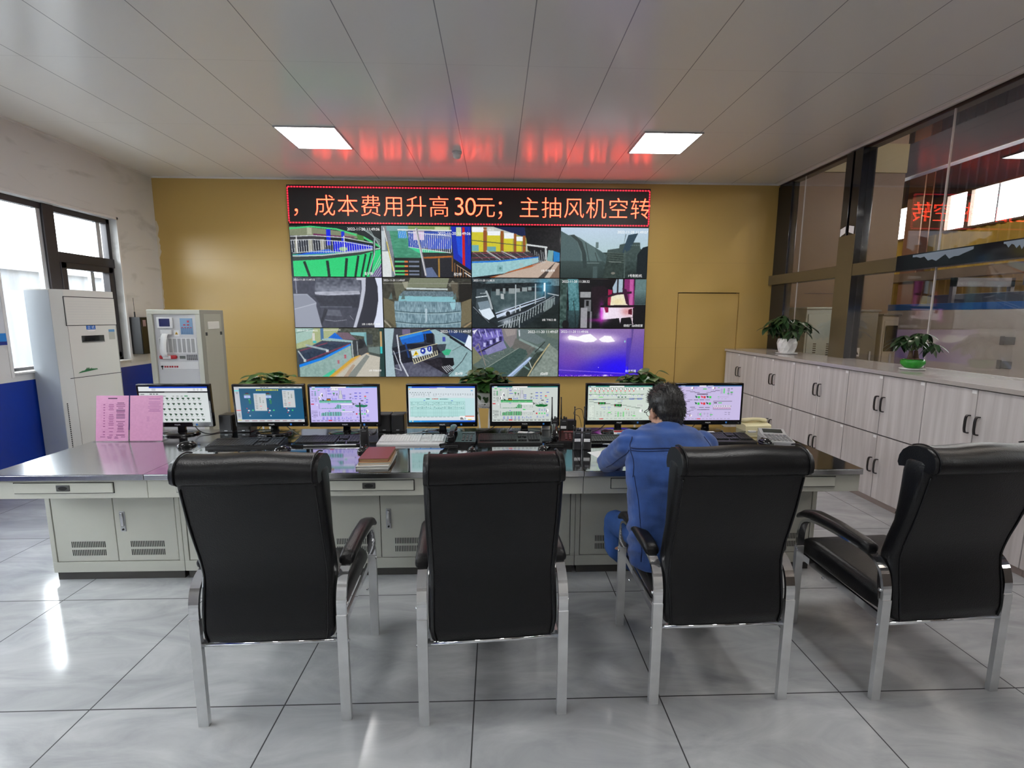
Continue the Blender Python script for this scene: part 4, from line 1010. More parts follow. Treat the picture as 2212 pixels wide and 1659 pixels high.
    p.blips(380, 780, 700, 875, 6, 5, (110, 118, 114), .6, .3); p.blips(725, 780, 910, 885, 7, 4, (100, 112, 106), .7, .3); p.rect(782, 785, 806, 885, (110, 215, 120), .7); p.rect(880, 785, 905, 885, (110, 215, 120), .7); p.blips(925, 780, 1110, 870, 6, 4, (110, 118, 114), .6, .3); p.rect(608, 792, 660, 806, (70, 220, 80)); p.rect(1062, 858, 1112, 872, (60, 220, 70)); p.ell(1208, 770, 34, 30, (240, 242, 242)); p.ell(1232, 766, 9, 22, (110, 116, 116)); p.rect(1130, 640, 1245, 690, (218, 226, 220)); p.blips(1135, 645, 1240, 688, 2, 3, (100, 106, 104), .6, .4)
    p.blips(245, 905, 1250, 925, 1, 13, (140, 150, 146), .7, .5, 1); p.rect(455, 916, 522, 930, (220, 20, 40)); p.ell(925, 732, 8, 7, (230, 40, 40)); p.ell(975, 742, 8, 7, (230, 40, 40)); out.append(p)
    # g: lavender valve page
    p = Paint(168, 95, (175, 260, 1180, 840), (198, 186, 226))
    p.rect(175, 260, 1180, 274, (48, 100, 150)); p.rect(510, 261, 620, 274, (240, 240, 248)); p.rect(640, 262, 730, 273, (225, 225, 240)); p.rect(182, 262, 215, 274, (20, 30, 130)); p.rect(220, 262, 290, 273, (190, 205, 235))
    for x in (402, 735): p.ell(x, 302, 24, 24, (240, 238, 248)); p.ell(x + 18, 302, 7, 18, (130, 60, 100)); p.poly([(x - 8, 325), (x + 8, 325), (x, 342)], (90, 100, 110))
    p.rect(570, 312, 626, 324, (50, 200, 70)); p.rect(803, 294, 830, 304, (60, 200, 80)); p.blips(435, 292, 480, 306, 1, 1, (90, 90, 205), 1); p.blips(640, 286, 695, 325, 2, 1, (90, 90, 205), 1)
    for k in range(3): p.line([(300 + k * 70, 348 + k * 15), (375 + k * 72, 348 + k * 15)], 8, (110, 100, 125)); p.line([(625 + k * 68, 376 - k * 16), (700 + k * 68, 376 - k * 16)], 8, (110, 100, 125))
    p.line([(480, 403), (650, 403)], 11, (60, 50, 62)); p.line([(560, 412), (600, 412)], 3, (200, 60, 70))
    for y in (445, 553):
        for x, c, d in ((470, (28, 90, 64), (60, 200, 72)), (560, (225, 60, 80), (215, 45, 50)), (648, (28, 80, 60), (60, 205, 72))): p.poly([(x - 20, y - 20), (x + 18, y - 2), (x + 14, y + 20), (x - 6, y + 18)], c); p.rect(x + 26, y - 8, x + 58, y + 26, d)
    for x, y in ((375, 498), (470, 500), (560, 496), (650, 498), (335, 525), (420, 622), (440, 648), (400, 672), (560, 625), (655, 625), (350, 695), (365, 738)): p.line([(x - 38, y), (x + 38, y)], 8, (100, 92, 116))
    p.line([(495, 664), (690, 662)], 10, (110, 104, 124)); p.blips(840, 300, 890, 400, 8, 1, (120, 112, 140), .8, .3); p.rect(893, 308, 916, 390, (110, 205, 130)); p.blips(950, 300, 1048, 420, 8, 2, (110, 104, 130), .7, .4); p.rect(955, 388, 990, 398, (50, 205, 70)); p.rect(1003, 368, 1045, 380, (50, 205, 70)); p.rect(810, 446, 830, 456, (90, 200, 110)); p.line([(830, 452), (985, 452)], 3, (140, 130, 150)); p.blips(800, 478, 960, 490, 1, 3, (130, 120, 150), .6)
    p.line([(745, 520), (1040, 520)], 9, (110, 102, 120)); p.line([(745, 660), (1030, 660)], 7, (90, 84, 100)); p.line([(745, 515), (745, 660)], 3, (120, 112, 130)); p.rect(755, 540, 802, 556, (60, 54, 70)); p.rect(825, 545, 880, 557, (50, 205, 75))
    for k in range(10): x = 765 + k * 28; p.poly([(x - 12, 590), (x + 10, 588), (x + 12, 618), (x, 632), (x - 10, 615)], (240, 236, 246)); p.ell(x + 6, 605, 4, 16, (70, 64, 80)); p.ell(x - 4, 638, 8, 6, (180, 40, 70))
    p.blips(490, 712, 740, 780, 5, 5, (120, 112, 136), .6, .3); p.rect(538, 725, 562, 758, (110, 210, 130)); p.rect(702, 742, 745, 755, (50, 205, 70)); p.blips(925, 700, 1030, 755, 3, 2, (110, 104, 130), .6); p.ell(300, 765, 18, 18, (238, 234, 246)); p.ell(400, 762, 20, 18, (238, 234, 246)); p.rect(378, 755, 394, 770, (130, 30, 50)); p.blips(285, 808, 1030, 822, 1, 13, (140, 130, 156), .7, .5, 1); p.rect(502, 808, 554, 821, (225, 35, 50)); out.append(p)
    return out
# ------------------------------------------------------------------ the setting
T_ = 0.24
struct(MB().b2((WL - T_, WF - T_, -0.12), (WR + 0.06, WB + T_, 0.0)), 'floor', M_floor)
struct(MB().b2((WL - T_, WF - T_, CEIL), (WR + 0.06, WB + T_, CEIL + 0.12)), 'ceiling', M_ceil)
# back wall with the door opening cut out
DX0, DX1, DZ = 2.575, 3.462, 1.972
bw = MB()
bw.b2((WL - T_, WB, 0), (DX0, WB + T_, CEIL)).b2((DX1, WB, 0), (WR + 0.06, WB + T_, CEIL)).b2((DX0, WB, DZ), (DX1, WB + T_, CEIL))
struct(bw, 'wall_back', M_must)
struct(MB().b2((WL - T_, WF - T_, 0), (WR + 0.06, WF, CEIL)), 'wall_front', mat('pale_rear_wall', (0.60, 0.60, 0.58, 1), 0.6))
# left wall with a row of window openings
WINS = [(4.65, 6.11), (2.72, 4.22), (0.75, 2.25), (-1.3, 0.2)]
WZ0, WZ1 = 1.07, 2.76
lw = MB()
edges = [WF]
for a, b in sorted(WINS): edges += [a, b]
edges.append(WB)
for k in range(0, len(edges), 2):
    lw.b2((WL - T_, edges[k], WZ0), (WL, edges[k + 1], WZ1))
lw.b2((WL - T_, WF, 0), (WL, WB, WZ0)).b2((WL - T_, WF, WZ1), (WL, WB, CEIL))
struct(lw, 'wall_left', M_lwall)
def left_window(n, y0, y1):
    fx = WL - 0.15
    fr = MB()
    for a, b, z0, z1 in ((y0, y0 + .05, WZ0, WZ1), (y1 - .05, y1, WZ0, WZ1)): fr.b2((fx, a, z0), (fx + .07, b, z1), .004)
    for z0, z1 in ((WZ0, WZ0 + .05), (WZ1 - .06, WZ1)): fr.b2((fx, y0, z0), (fx + .07, y1, z1), .004)
    my = y0 + (y1 - y0) * 0.40
    fr.b2((fx, my, WZ0), (fx + .085, my + .13, WZ1), .004)
    fr.b2((fx, my + .13, 2.19), (fx + .085, y1, 2.295), .004)
    w = fr.build('window_%d' % n, M_alu)
    w['kind'] = 'structure'
    cs = MB()
    for a, b, z0, z1 in ((my + .13, my + .195, WZ0 + .05, 2.19), (y1 - .115, y1 - .05, WZ0 + .05, 2.19), (my + .13, y1 - .05, WZ0 + .05, WZ0 + .115), (my + .13, y1 - .05, 2.125, 2.19)): cs.b2((fx + .015, a, z0), (fx + .095, b, z1), .004)
    cs.build('casement_sash', M_alu, w)
    sl = MB().b2((fx + .01, my - .045, WZ0 + .05), (fx + .06, my, WZ1 - .06), .003)
    sl.b2((fx + .01, y1 - .175, 2.295), (fx + .05, y1 - .12, WZ1 - .06), .003).b2((fx - .06, y1 - .24, WZ0 + .1), (fx - .02, y1 - .19, 2.15), .003)
    sl.build('sash_bar', M_alul, w)
    for a, b, z0, z1 in ((y0 + .04, my - .03, WZ0 + .04, WZ1 - .05), (my + .12, y1 - .04, 2.28, WZ1 - .05), (my + .17, y1 - .08, WZ0 + .09, 2.15)):
        MB().b2((fx + .03, a, z0), (fx + .036, b, z1)).build('pane', M_wglass, w)
    sill = MB().b2((WL - .085, y0, WZ0 - .001), (WL + .03, y1, WZ0 + .018), .004).build('window_sill', M_trim, w)
    rv = MB().b2((WL - .02, y0 - .03, WZ0 - .03), (WL + .008, y0, WZ1 + .03), .003).b2((WL - .02, y1, WZ0 - .03), (WL + .008, y1 + .03, WZ1 + .03), .003).b2((WL - .02, y0 - .03, WZ1), (WL + .008, y1 + .03, WZ1 + .03), .003)
    rv.build('window_casing', M_trim, w)
for i, (a, b) in enumerate(WINS): left_window((1, 3, 4, 5)[i], a, b)
# door in the back wall, same covering, set in with a dark gap
dr = MB().b2((DX0 + .012, WB + .014, .006), (DX1 - .006, WB + .06, DZ - .012))
door = dr.build('door_1', M_must)
door['kind'] = 'structure'
MB().b2((DX0, WB + .10, 0), (DX1, WB + .13, DZ)).build('door_jamb', M_gap, door)
rt = random.Random(9)
zs = [1.72 + .04 * k for k in range(30)]
jag = [(WL + .012 + (.035 * rt.random() if 2.42 < z < 2.95 else .010 * rt.random()), z) for z in zs]
struct(MB().prism([(WL, zs[0])] + jag + [(WL, zs[-1])], WB - .003, WB + .001, 'y'), 'trim_4', mat('torn_plaster_edge', (0.62, 0.55, 0.44, 1), 0.8))
struct(MB().b2((WL, WB - .012, CEIL - .022), (WR - .02, WB, CEIL), .003), 'trim_1', M_trim)
struct(MB().b2((WR - .05, -3.4, CEIL - .025), (WR - .02, WB, CEIL), .003), 'trim_2', M_trim)
struct(MB().b2((WL, WF, CEIL - .02), (WL + .012, WB, CEIL), .003), 'trim_3', M_trim)
# glazed wall on the right: solid parapet behind the cabinets, posts, mid rail, frameless panes
struct(MB().b2((WR, WF, 0), (WR + .1, WB, 1.17)).b2((WR - .0, WF, 3.40), (WR + .1, WB, CEIL)).b2((WR, WF, 1.17), (WR + .1, WF + .5, 3.40)), 'wall_right', mat('dark_bronze_panel', (0.06, 0.045, 0.035, 1), 0.3))
M_olive_refl = mat('olive_reflection_cladding', (0.105, 0.082, 0.045, 1), 0.22, vary=0.06, vscale=3)  # olive tone puts the mustard wall's reflection on the rail into the colour
M_film = mat('black_glossy_cladding', (0.012, 0.012, 0.015, 1), 0.08, spec=0.8)
win = MB().b2((WR - .07, -3.1, 2.075), (WR + .07, 6.80, 2.205), .004)
win2 = win.build('window_2', M_olive_refl)
win2['kind'] = 'structure'
MB().b2((WR - .075, 5.19, 1.18), (WR + .08, 5.30, 3.40), .003).build('post', M_film, win2)
MB().b2((WR - .075, 5.33, 1.18), (WR + .08, 5.43, 3.40), .003).build('post', M_film, win2)
MB().b2((WR - .076, 5.185, 1.18), (WR - .074, 5.435, 2.52)).build('post_cladding', M_olive_refl, win2)
MB().b2((WR - .02, 6.49, 1.18), (WR + .08, 6.80, 3.40), .003).build('post', M_film, win2)
MB().b2((WR - .078, -3.1, 2.070), (WR - .066, 4.60, 2.21)).build('rail_cladding', M_film, win2)
# torn pale backing left on the black rail cladding
rs_ = random.Random(5)
for y0, y1 in ((3.85, 4.42), (3.35, 3.62)):
    pts = [(y0 + (y1 - y0) * k / 14, 2.20) for k in range(15)]
    low = [(y0 + (y1 - y0) * k / 14, 2.20 - (.020 + .035 * rs_.random()) * (0.5 + math.sin(PI * k / 14))) for k in range(15)]
    MB().prism(pts + low[::-1], WR - .0795, WR - .0782, 'x').build('torn_film', mat('torn_blue_grey_film', (0.22, 0.29, 0.36, 1), 0.5), win2)
for y0, y1 in ((5.44, 6.24), (6.245, 6.49), (4.255, 5.185), (2.60, 4.245), (0.95, 2.59), (-0.7, 0.94), (-2.35, -0.71), (-3.1, -2.36)):
    for z0, z1 in ((1.172, 2.075), (2.205, 3.40)):
        MB().b2((WR - .004, y0, z0), (WR + .006, y1, z1)).build('pane', M_glass, win2)
seam = MB().b2((WR - .005, 6.241, 1.172), (WR + .007, 6.244, 2.075)).b2((WR - .005, 6.241, 2.205), (WR + .007, 6.244, 3.40))
for y in ( 4.25, 2.595, 0.945, -0.705, -2.355):
    for z0, z1 in ((1.172, 2.075), (2.205, 3.40)): seam.b2((WR - .006, y - .005, z0), (WR + .008, y + .005, z1))
seam.build('glazing_joint', mat('pale_glazing_joint', (0.55, 0.52, 0.50, 1), 0.3), win2)
for z in (2.52,):
    MB().prism([(5.21, z), (5.285, z + .03), (5.285, z + .10), (5.21, z + .08)], WR - .079, WR - .0752, 'x').build('paper_tag', M_paper, win2)
    MB().prism([(5.34, z + .03), (5.415, z), (5.415, z + .08), (5.34, z + .10)], WR - .079, WR - .0752, 'x').build('paper_tag', M_paper, win2)

# ceiling lamps and smoke detector
def ceiling_light(x0, y0, label):
    t = thing('ceiling_light', label, 'ceiling light', (x0 + .3, y0 + .31, CEIL), 0, 'square ceiling lights')
    f = MB()
    for lo, hi in (((-.30, -.31, -.012), (-.285, .31, 0)), ((.285, -.31, -.012), (.30, .31, 0)), ((-.285, -.31, -.012), (.285, -.296, 0)), ((-.285, .296, -.012), (.285, .31, 0))): f.b2(lo, hi)
    f.build('frame', M_alul, t)
    MB().b2((-.284, -.295, -.008), (.284, .295, -.003)).build('diffuser', M_lamp, t)
ceiling_light(-2.155, 5.0, 'lit square ceiling light on the left, above the end of the red sign')
ceiling_light(1.475, 5.0, 'lit square ceiling light on the right, nearer the glass wall')
for y_, lab_ in ((1.4, 'above the row of chairs'), (-2.2, 'near the rear wall')):  # both unseen rows are added to light the chairs and near floor
    for x_, side_ in ((-2.155, 'left'), (1.475, 'right')):
        ceiling_light(x_, y_, 'square ceiling light on the %s %s, unseen, added as fill light' % (side_, lab_))
t = thing('smoke_detector', 'small white dome detector on the ceiling between the two lights', 'detector', (-.432, 5.68, CEIL))
MB().lathe([(.001, 0), (.055, 0), (.055, -.02), (.045, -.03), (.001, -.03)]).build('base', M_white, t)
MB().lathe([(.045, -.03), (.043, -.055), (.030, -.072), (.001, -.078)]).build('sensor_dome', M_white, t)
d = MB()
for k in range(3): d.ell((-.022 + k * .022, -.034 + abs(k - 1) * .006, -.056), (.006, .004, .006), None, 8, 6)
d.build('sensor_hole', M_black, t)

# ------------------------------------------------------------------ video wall and moving-text sign
VL, VR_, VB = -2.767, 2.101, 0.779
PW = (VR_ - VL) / 4
PH = (2.837 - VB) / 3
ROWN = ('top', 'middle', 'bottom')
PLABEL = ['wall screen showing a bright green walkway with blue machinery behind railings', 'wall screen showing stairs up to a green landing and a red pole', 'wall screen showing a long machine in a hall with yellow walls',
          'wall screen showing big grey drums outdoors in fog', 'monochrome wall screen with a white curved strip and a pale chute', 'wall screen showing a wide pale blue ribbed drum head-on',
          'dark wall screen showing a gallery with a white slatted railing', 'wall screen showing a dark furnace mouth with pink and white glow', 'wall screen showing a blue roofed machine and a pale tank with hatches',
          'wall screen showing a blue conveyor behind a fence with round warning signs', 'wall screen showing a green-grey conveyor belt from above', 'violet wall screen with two bright white flames at the top']
CP = camera_pictures()
for r in range(3):
    for c in range(4):
        i = r * 4 + c
        cx, cz = VL + PW * (c + .5), 2.837 - PH * (r + .5)
        t = thing('video_wall_screen', PLABEL[i], 'screen', (cx, WB, cz), 0, 'screens of the video wall')
        MB().box((0, -.035, 0), (PW - .003, .07, PH - .003), None, .003).build('casing', M_gblack, t)
        p = CP[i]
        pw, ph = PW - .013, PH - .013
        picture_mesh('picture', p, pw, ph, t, (0, -.0712, 0))
        def place(txt, x0, ym, x1, shadow):
            me = text_mesh(txt, 1.0)
            xs = [v.co.x for v in me.vertices]; ys = [v.co.y for v in me.vertices]
            wt = (x1 - x0) / (p.x1 - p.x0) * pw
            s = wt / (max(xs) - min(xs))
            ox = (-.5 + (x0 - p.x0) / (p.x1 - p.x0)) * pw - min(xs) * s
            oz = (.5 - (ym - p.y0) / (p.y1 - p.y0)) * ph - (max(ys) + min(ys)) / 2 * s
            M = Matrix(((s, 0, 0, ox), (0, 0, -1, -.0722), (0, s, 0, oz), (0, 0, 0, 1)))
            return MB().add_mesh(me, M)
        st = STAMPS[i]
        place(st[0], st[1], st[2], st[3], 1).build('timestamp', M_caption, t)
        cpn = CAPTIONS[i]
        if cpn: place(cpn[0], cpn[1], cpn[2], cpn[3], 1).build('caption', M_caption, t)
# LED text sign
SX0, SX1, SZ0, SZ1 = -2.762, 2.098, 2.838, 3.342
t = thing('led_text_sign', 'long black sign with red glowing Chinese text above the wall screens', 'led sign', ((SX0 + SX1) / 2, WB, (SZ0 + SZ1) / 2))
hw, hh = (SX1 - SX0) / 2, (SZ1 - SZ0) / 2
MB().box((0, -.045, 0), (hw * 2, .09, hh * 2), None, .003).build('casing', mat('matte_black_sign_face', (0.010, 0.009, 0.010, 1), 0.6), t)
bd = MB()
nb = 126
for k in range(nb):
    x = -hw + .012 + (2 * hw - .024) * (k + .5) / nb
    for z in (hh - .028, -hh + .02): bd.box((x, -.0925, z), (.025, .004, .015))
nv = 14
for k in range(nv):
    z = -hh + .03 + (2 * hh - .06) * (k + .5) / nv
    for x in (-hw + .014, hw - .014): bd.box((x, -.0925, z), (.015, .004, .022))
bd.build('border_lights', M_ledb, t)
CELL = 0.3025          # one character cell on the sign
X0 = -2.41 - (SX0 + SX1) / 2 - .005
line_ = [('，', -1.0)] + [(ch, k) for k, ch in enumerate('成本费用升高')] + [('3', 6.03), ('0', 6.53)] + [('元', 7.03), ('；', 7.95)] + [(ch, 9 + k) for k, ch in enumerate('主抽风机空转')]
for ch, k in line_:
    me = text_mesh(ch, 0.292 if ch not in '30' else 0.335, font_offset=-0.0035)
    x = X0 + CELL * k + (0.02 if ch in '30' else 0.0)
    MB().add_mesh(me, Matrix(((1, 0, 0, x), (0, 0, -1, -.0925), (0, 1, 0, -.118), (0, 0, 0, 1)))).build('glowing_character', M_led, t)
# ------------------------------------------------------------------ control desk: six units side by side
DX_ = [-2.79, -1.935, -1.125, -0.315, 0.499, 1.31, 2.12]
DY0, DY1 = 2.597, 3.66
FB = 2.86                      # front of the pedestal
DLAB = ['far left steel desk unit carrying the pink notice stands', 'steel desk unit behind the leftmost chair, second from the left end', 'steel desk unit carrying the red notebook and the lavender monitor left of it',
        'steel desk unit under the spreadsheet monitor, behind the second chair', 'steel desk unit where the man in denim leans', 'far right steel desk unit carrying the calculator and cream telephone']
for i in range(6):
    x0, x1 = DX_[i], DX_[i + 1]
    w = x1 - x0
    cx = (x0 + x1) / 2
    t = thing('console_desk_unit', DLAB[i], 'desk', (cx, DY0, 0), 0, 'units of the control desk')
    g = .0012
    a, b = -w / 2 + g, w / 2 - g
    D = DY1 - DY0
    MB().b2((a, 0, DESK_Z - .004), (b, D, DESK_Z)).build('worktop', M_topb if i == 0 else M_top, t)
    MB().b2((a, .0, DESK_Z - .034), (b, .012, DESK_Z - .004), .002).b2((a, .012, DESK_Z - .034), (b, D, DESK_Z - .0045)).build('worktop_edge', M_lip, t)
    ap = MB().b2((a, .022, .622), (b, .05, DESK_Z - .034), .002)
    ap.b2((a, .05, .640), (b, D - .02, .655))
    if i == 0: ap.b2((a, .05, .622), (a + .02, D - .01, DESK_Z - .034))
    if i == 5: ap.b2((b - .02, .05, .622), (b, D - .01, DESK_Z - .034))
    ap.build('apron', M_desk, t)
    dx0, dx1 = (-.285, .245) if i == 0 else (-.245, .255)
    MB().b2((dx0 - .004, .0205, .652), (dx1 + .004, .0225, .716)).build('drawer_gap', M_gap, t)
    dw = MB().b2((dx0, .0145, .656), (dx1, .045, .712), .002).build('drawer', M_desk, t)
    px = (dx0 + dx1) / 2
    MB().b2((px - .036, .0115, .667), (px + .036, .015, .702), .003).build('pull', mat('worn_grey_metal', (0.10, 0.10, 0.095, 1), 0.4, 0.5), dw)
    MB().prism([(px + .022 * cx_ * 1.1, .6845 + .011 * sz_) for cx_, sz_ in [(math.cos(q * PI / 8), math.sin(q * PI / 8)) for q in range(16)]], .0105, .0117, 'y').build('pull_recess', M_gap, dw)
    # pedestal
    pa, pb = (a + .06, b) if i == 0 else ((a, b - .07) if i == 5 else (a, b))
    y0 = FB - DY0
    bd = MB().b2((pa, y0 + .018, .052), (pb, D - .08, .640))
    bd.b2((pa, y0, .052), (pb, y0 + .018, .12), .002).b2((pa, y0, .12), (pa + .028, y0 + .018, .640), .002).b2((pb - .028, y0, .12), (pb, y0 + .018, .640), .002).b2((pa + .028, y0, .628), (pb - .028, y0 + .018, .640))
    bd.build('pedestal', M_desk, t)
    MB().b2((pa + .012, y0 + .012, 0), (pb - .012, D - .1, .052)).build('plinth', M_plinth, t)
    mid = (pa + pb) / 2
    MB().b2((pa + .028, y0 + .0165, .12), (pb - .028, y0 + .0185, .628)).build('door_gap', M_gap, t)
    for k, (da, db) in enumerate(((pa + .032, mid - .002), (mid + .002, pb - .032))):
        d = MB().b2((da, y0 + .0025, .124), (db, y0 + .017, .625), .002).build('door', M_desk, t)
        v = MB()
        vx = (da + db) / 2 + (.012 if k == 0 else 0)
        for row in (.180, .233):
            for q in range(20): v.box((vx - .098 + q * .0103, y0 + .0022, row), (.0048, .0012, .038))
        v.build('vent_slots', M_gap, d)
        if k == 1:
            hx = da + .048
            MB().b2((hx - .016, y0 - .001, .315), (hx + .016, y0 + .004, .445), .004).build('lock_plate', M_alul, d)
            MB().b2((hx - .009, y0 - .010, .35), (hx + .009, y0 + .0, .438), .004).build('handle', M_lip, d)
            MB().cyl((hx, y0 + .002, .33), (hx, y0 - .006, .33), .006).build('keyhole', M_gap, d)

# ------------------------------------------------------------------ storage cabinets along the glass wall
CXF = 3.31
CY = [6.785, 5.975, 5.165, 4.355, 3.545, 2.735, 1.925, 1.115]
CLAB = ['grey wood grain cabinet unit at the far end against the yellow wall', 'second grey wood grain cabinet unit from the yellow wall, under the big potted plant', 'third grey wood grain cabinet unit from the yellow wall, right of the cream telephone',
        'fourth grey wood grain cabinet unit from the yellow wall, under the small green pot', 'fifth grey wood grain cabinet unit from the yellow wall, just past the green pot', 'sixth grey wood grain cabinet unit from the yellow wall, behind the far right chair', 'nearest grey wood grain cabinet unit at the right edge']
for i in range(7):
    y1, y0 = CY[i], CY[i + 1]
    t = thing('storage_cabinet', CLAB[i], 'cabinet', (CXF, (y0 + y1) / 2, 0), 0, 'cabinets along the glass wall')
    h = (y1 - y0) / 2
    MB().b2((.020, -h + .001, .05), (WR - CXF - .005, h - .001, 1.145)).build('carcass', M_gap if False else mat('dark_carcass_board', (0.045, 0.04, 0.04, 1), 0.6), t)
    MB().b2((.03, -h + .001, 0), (WR - CXF - .01, h - .001, .05)).build('plinth', mat('pinkish_plinth_board', (0.34, 0.28, 0.26, 1), 0.6), t)
    for (za, zb) in ((.058, .618), (.628, 1.138)):
        for (ya, yb, s) in ((.0025, h - .003, 1), (-h + .003, -.0025, -1)):
            d = MB().b2((0, ya, za), (.018, yb, zb), .0015, 1).build('door', M_wood, t)
            hz = (za + zb) / 2 + .01
            hy = s * .034
            pts = bez([(0.002, hy, hz + .062), (-.022, hy, hz + .060), (-.030, hy, hz + .035), (-.031, hy, hz), (-.030, hy, hz - .035), (-.022, hy, hz - .060), (0.002, hy, hz - .062)], 5)
            MB().tube(pts, None, rect=(.015, .007), up=(0, 1, 0)).build('handle', M_black, d)
            ty = ya + .022
            MB().b2((-.0008, ty - .016, zb - .028), (.001, ty + .016, zb - .006)).build('number_tag', M_paper, d)
t = MB().b2((CXF - .018, 1.112, 1.1455), (WR - .004, 6.792, 1.180), .003).build('cabinet_countertop', mat('grey_laminate_top', (0.40, 0.37, 0.355, 1), 0.16))
tag(t, 'long grey laminate countertop running over all the wood grain cabinets', 'countertop')

# ------------------------------------------------------------------ chairs
def make_chair(label):
    t = thing('armchair', label, 'chair', (0, 0, 0), 0, 'black leather chairs with chrome frames')
    HX = .28
    for s in (-1, 1):
        x = s * HX
        MB().tube([(x, .010, 0), (x, .010, .46)], None, rect=(.040, .020), up=(1, 0, 0)).build('leg', M_satin, t)
        MB().tube([(x, .535, 0), (x, .535, .44)], None, rect=(.040, .020), up=(1, 0, 0)).build('leg', M_satin, t)
        pts = bez([(x, .010, .455), (x, .014, .52), (x, .040, .585), (x, .105, .622), (x, .25, .626), (x, .42, .618), (x, .500, .590), (x, .528, .53), (x, .535, .435)], 6)
        MB().tube(pts, None, rect=(.038, .013), up=(1, 0, 0)).build('arm_frame', M_chrome, t)
        # padded arm: rounded bar following the frame
        rings = []
        for y, z, hw, hh in ((.095, .634, .018, .008), (.100, .642, .029, .019), (.14, .648, .031, .022), (.30, .655, .031, .024), (.43, .650, .031, .024), (.505, .630, .030, .022), (.540, .606, .027, .018), (.548, .598, .014, .008)):
            rings.append([(x + a, y + (b * -.35 if y > .5 else 0), z + b) for a, b in rrect(hw, hh, min(hw, hh) * .8, 4)])
        MB().loft(rings).build('arm_pad', M_leather, t)
        for y, z in ((.020, .500), (.525, .425), (.33, .372), (.014, .345)):
            MB().ell((s * (HX + .021), y, z), (.005, .008, .008), None, 10, 6).build('bolt', M_chrome, t)
        MB().tube([(s * .256, .02, .352), (s * .256, .53, .378)], None, rect=(.012, .034), up=(1, 0, 0)).build('seat_rail', M_chrome, t)
    MB().cyl((-.262, .012, .352), (.262, .012, .352), .010).build('stretcher', M_chrome, t)
    # seat cushion
    rings = []
    for y, zc, hh, hw in ((.045, .405, .020, .225), (.06, .408, .045, .243), (.16, .412, .052, .248), (.34, .420, .054, .248), (.48, .426, .052, .248), (.55, .418, .050, .246), (.585, .405, .040, .243), (.602, .396, .018, .228)):
        rings.append([(a, y, zc + b + .012 * (1 - (a / .25) ** 2) * (b > 0)) for a, b in rrect(hw, hh, .035, 6)])
    MB().loft(rings).build('seat', M_leather, t)
    # backrest: side profile (z, rear y, front y, half width)
    prof = [(.368, -.002, .050, .215), (.375, -.012, .070, .240), (.42, -.014, .092, .249), (.50, -.006, .104, .250), (.57, .006, .108, .249), (.64, .008, .098, .247), (.72, -.018, .066, .246), (.80, -.052, .030, .245), (.88, -.084, .010, .244), (.96, -.112, -.006, .242), (1.03, -.136, -.018, .240), (1.075, -.150, -.030, .238), (1.105, -.150, -.052, .230)]
    up_ = lambda z: max(0.0, min(1.0, (z - .60) / .50))       # the upper back leans less and is a little wider
    prof = [(z - .014 * up_(z), yr + .07 * up_(z), yf + .07 * up_(z), hw + .006 + .014 * up_(z)) for z, yr, yf, hw in prof]
    rings = []
    for z, yr, yf, hw in prof:
        d = (yf - yr) / 2
        rings.append([(a, (yr + yf) / 2 + b, z) for a, b in rrect(hw, d, min(.034, d * .9), 6)])
    bk = MB().loft(rings).build('backrest', M_leather, t)
    # piping seams down both rear edges
    for s in (-1, 1):
        pts = [(s * (hw - .022), yr - .0005, z) for z, yr, yf, hw in prof[1:-2]]
        MB().tube(bez(pts, 4), .0035, 6).build('piping', M_leather, bk)
    # head roll draped over the top
    rings = []
    n = 22
    for k in range(n + 1):
        u = -1 + 2 * k / n
        x = u * .2545
        e = 1.0 if abs(u) < .9 else max(.55, math.sqrt(max(0, 1 - ((abs(u) - .9) / .105) ** 2)))
        wv = .004 * math.sin(u * 4.2 + 1)
        sec = [(-.158, 1.046), (-.172, 1.058), (-.176, 1.082), (-.172, 1.110), (-.156, 1.132), (-.126, 1.146), (-.090, 1.148), (-.056, 1.138), (-.030, 1.116), (-.016, 1.088), (-.012, 1.056), (-.020, 1.040), (-.06, 1.050), (-.12, 1.050)]
        rings.append([(x, -.092 + (y + .092) * (.93 + .07 * e) + .07, 1.076 + (z - 1.09) * (.86 + .14 * e) + (wv if z > 1.1 else 0)) for y, z in sec])
    MB().loft(rings).build('head_roll', M_leather, bk)
    for s in (-1, 1):
        sec = [(-.1575, 1.048), (-.1745, 1.062), (-.1775, 1.085), (-.1735, 1.112), (-.157, 1.134), (-.126, 1.1485), (-.090, 1.1505), (-.055, 1.140)]
        MB().tube(bez([(s * .236, y + .07, z - .014) for y, z in sec], 4), .0032, 6).build('seam', M_leather, bk)
    return t
CH = make_chair('leftmost black leather armchair, its right chrome armrest in view')
CH.location = (-.890, 1.752, 0)
CH.rotation_euler = (0, 0, R(1.6))
c2 = dup(CH, (-.010, 1.742, 0), R(4.2), 'black leather armchair second from the left, square to the desk middle')
c3 = dup(CH, (.946, 1.806, 0), R(.9), 'black leather armchair the man in the denim jacket sits on')
c4 = dup(CH, (1.908, 1.812, 0), R(3.3), 'rightmost black leather armchair, cut by the right edge, in front of the cabinets')

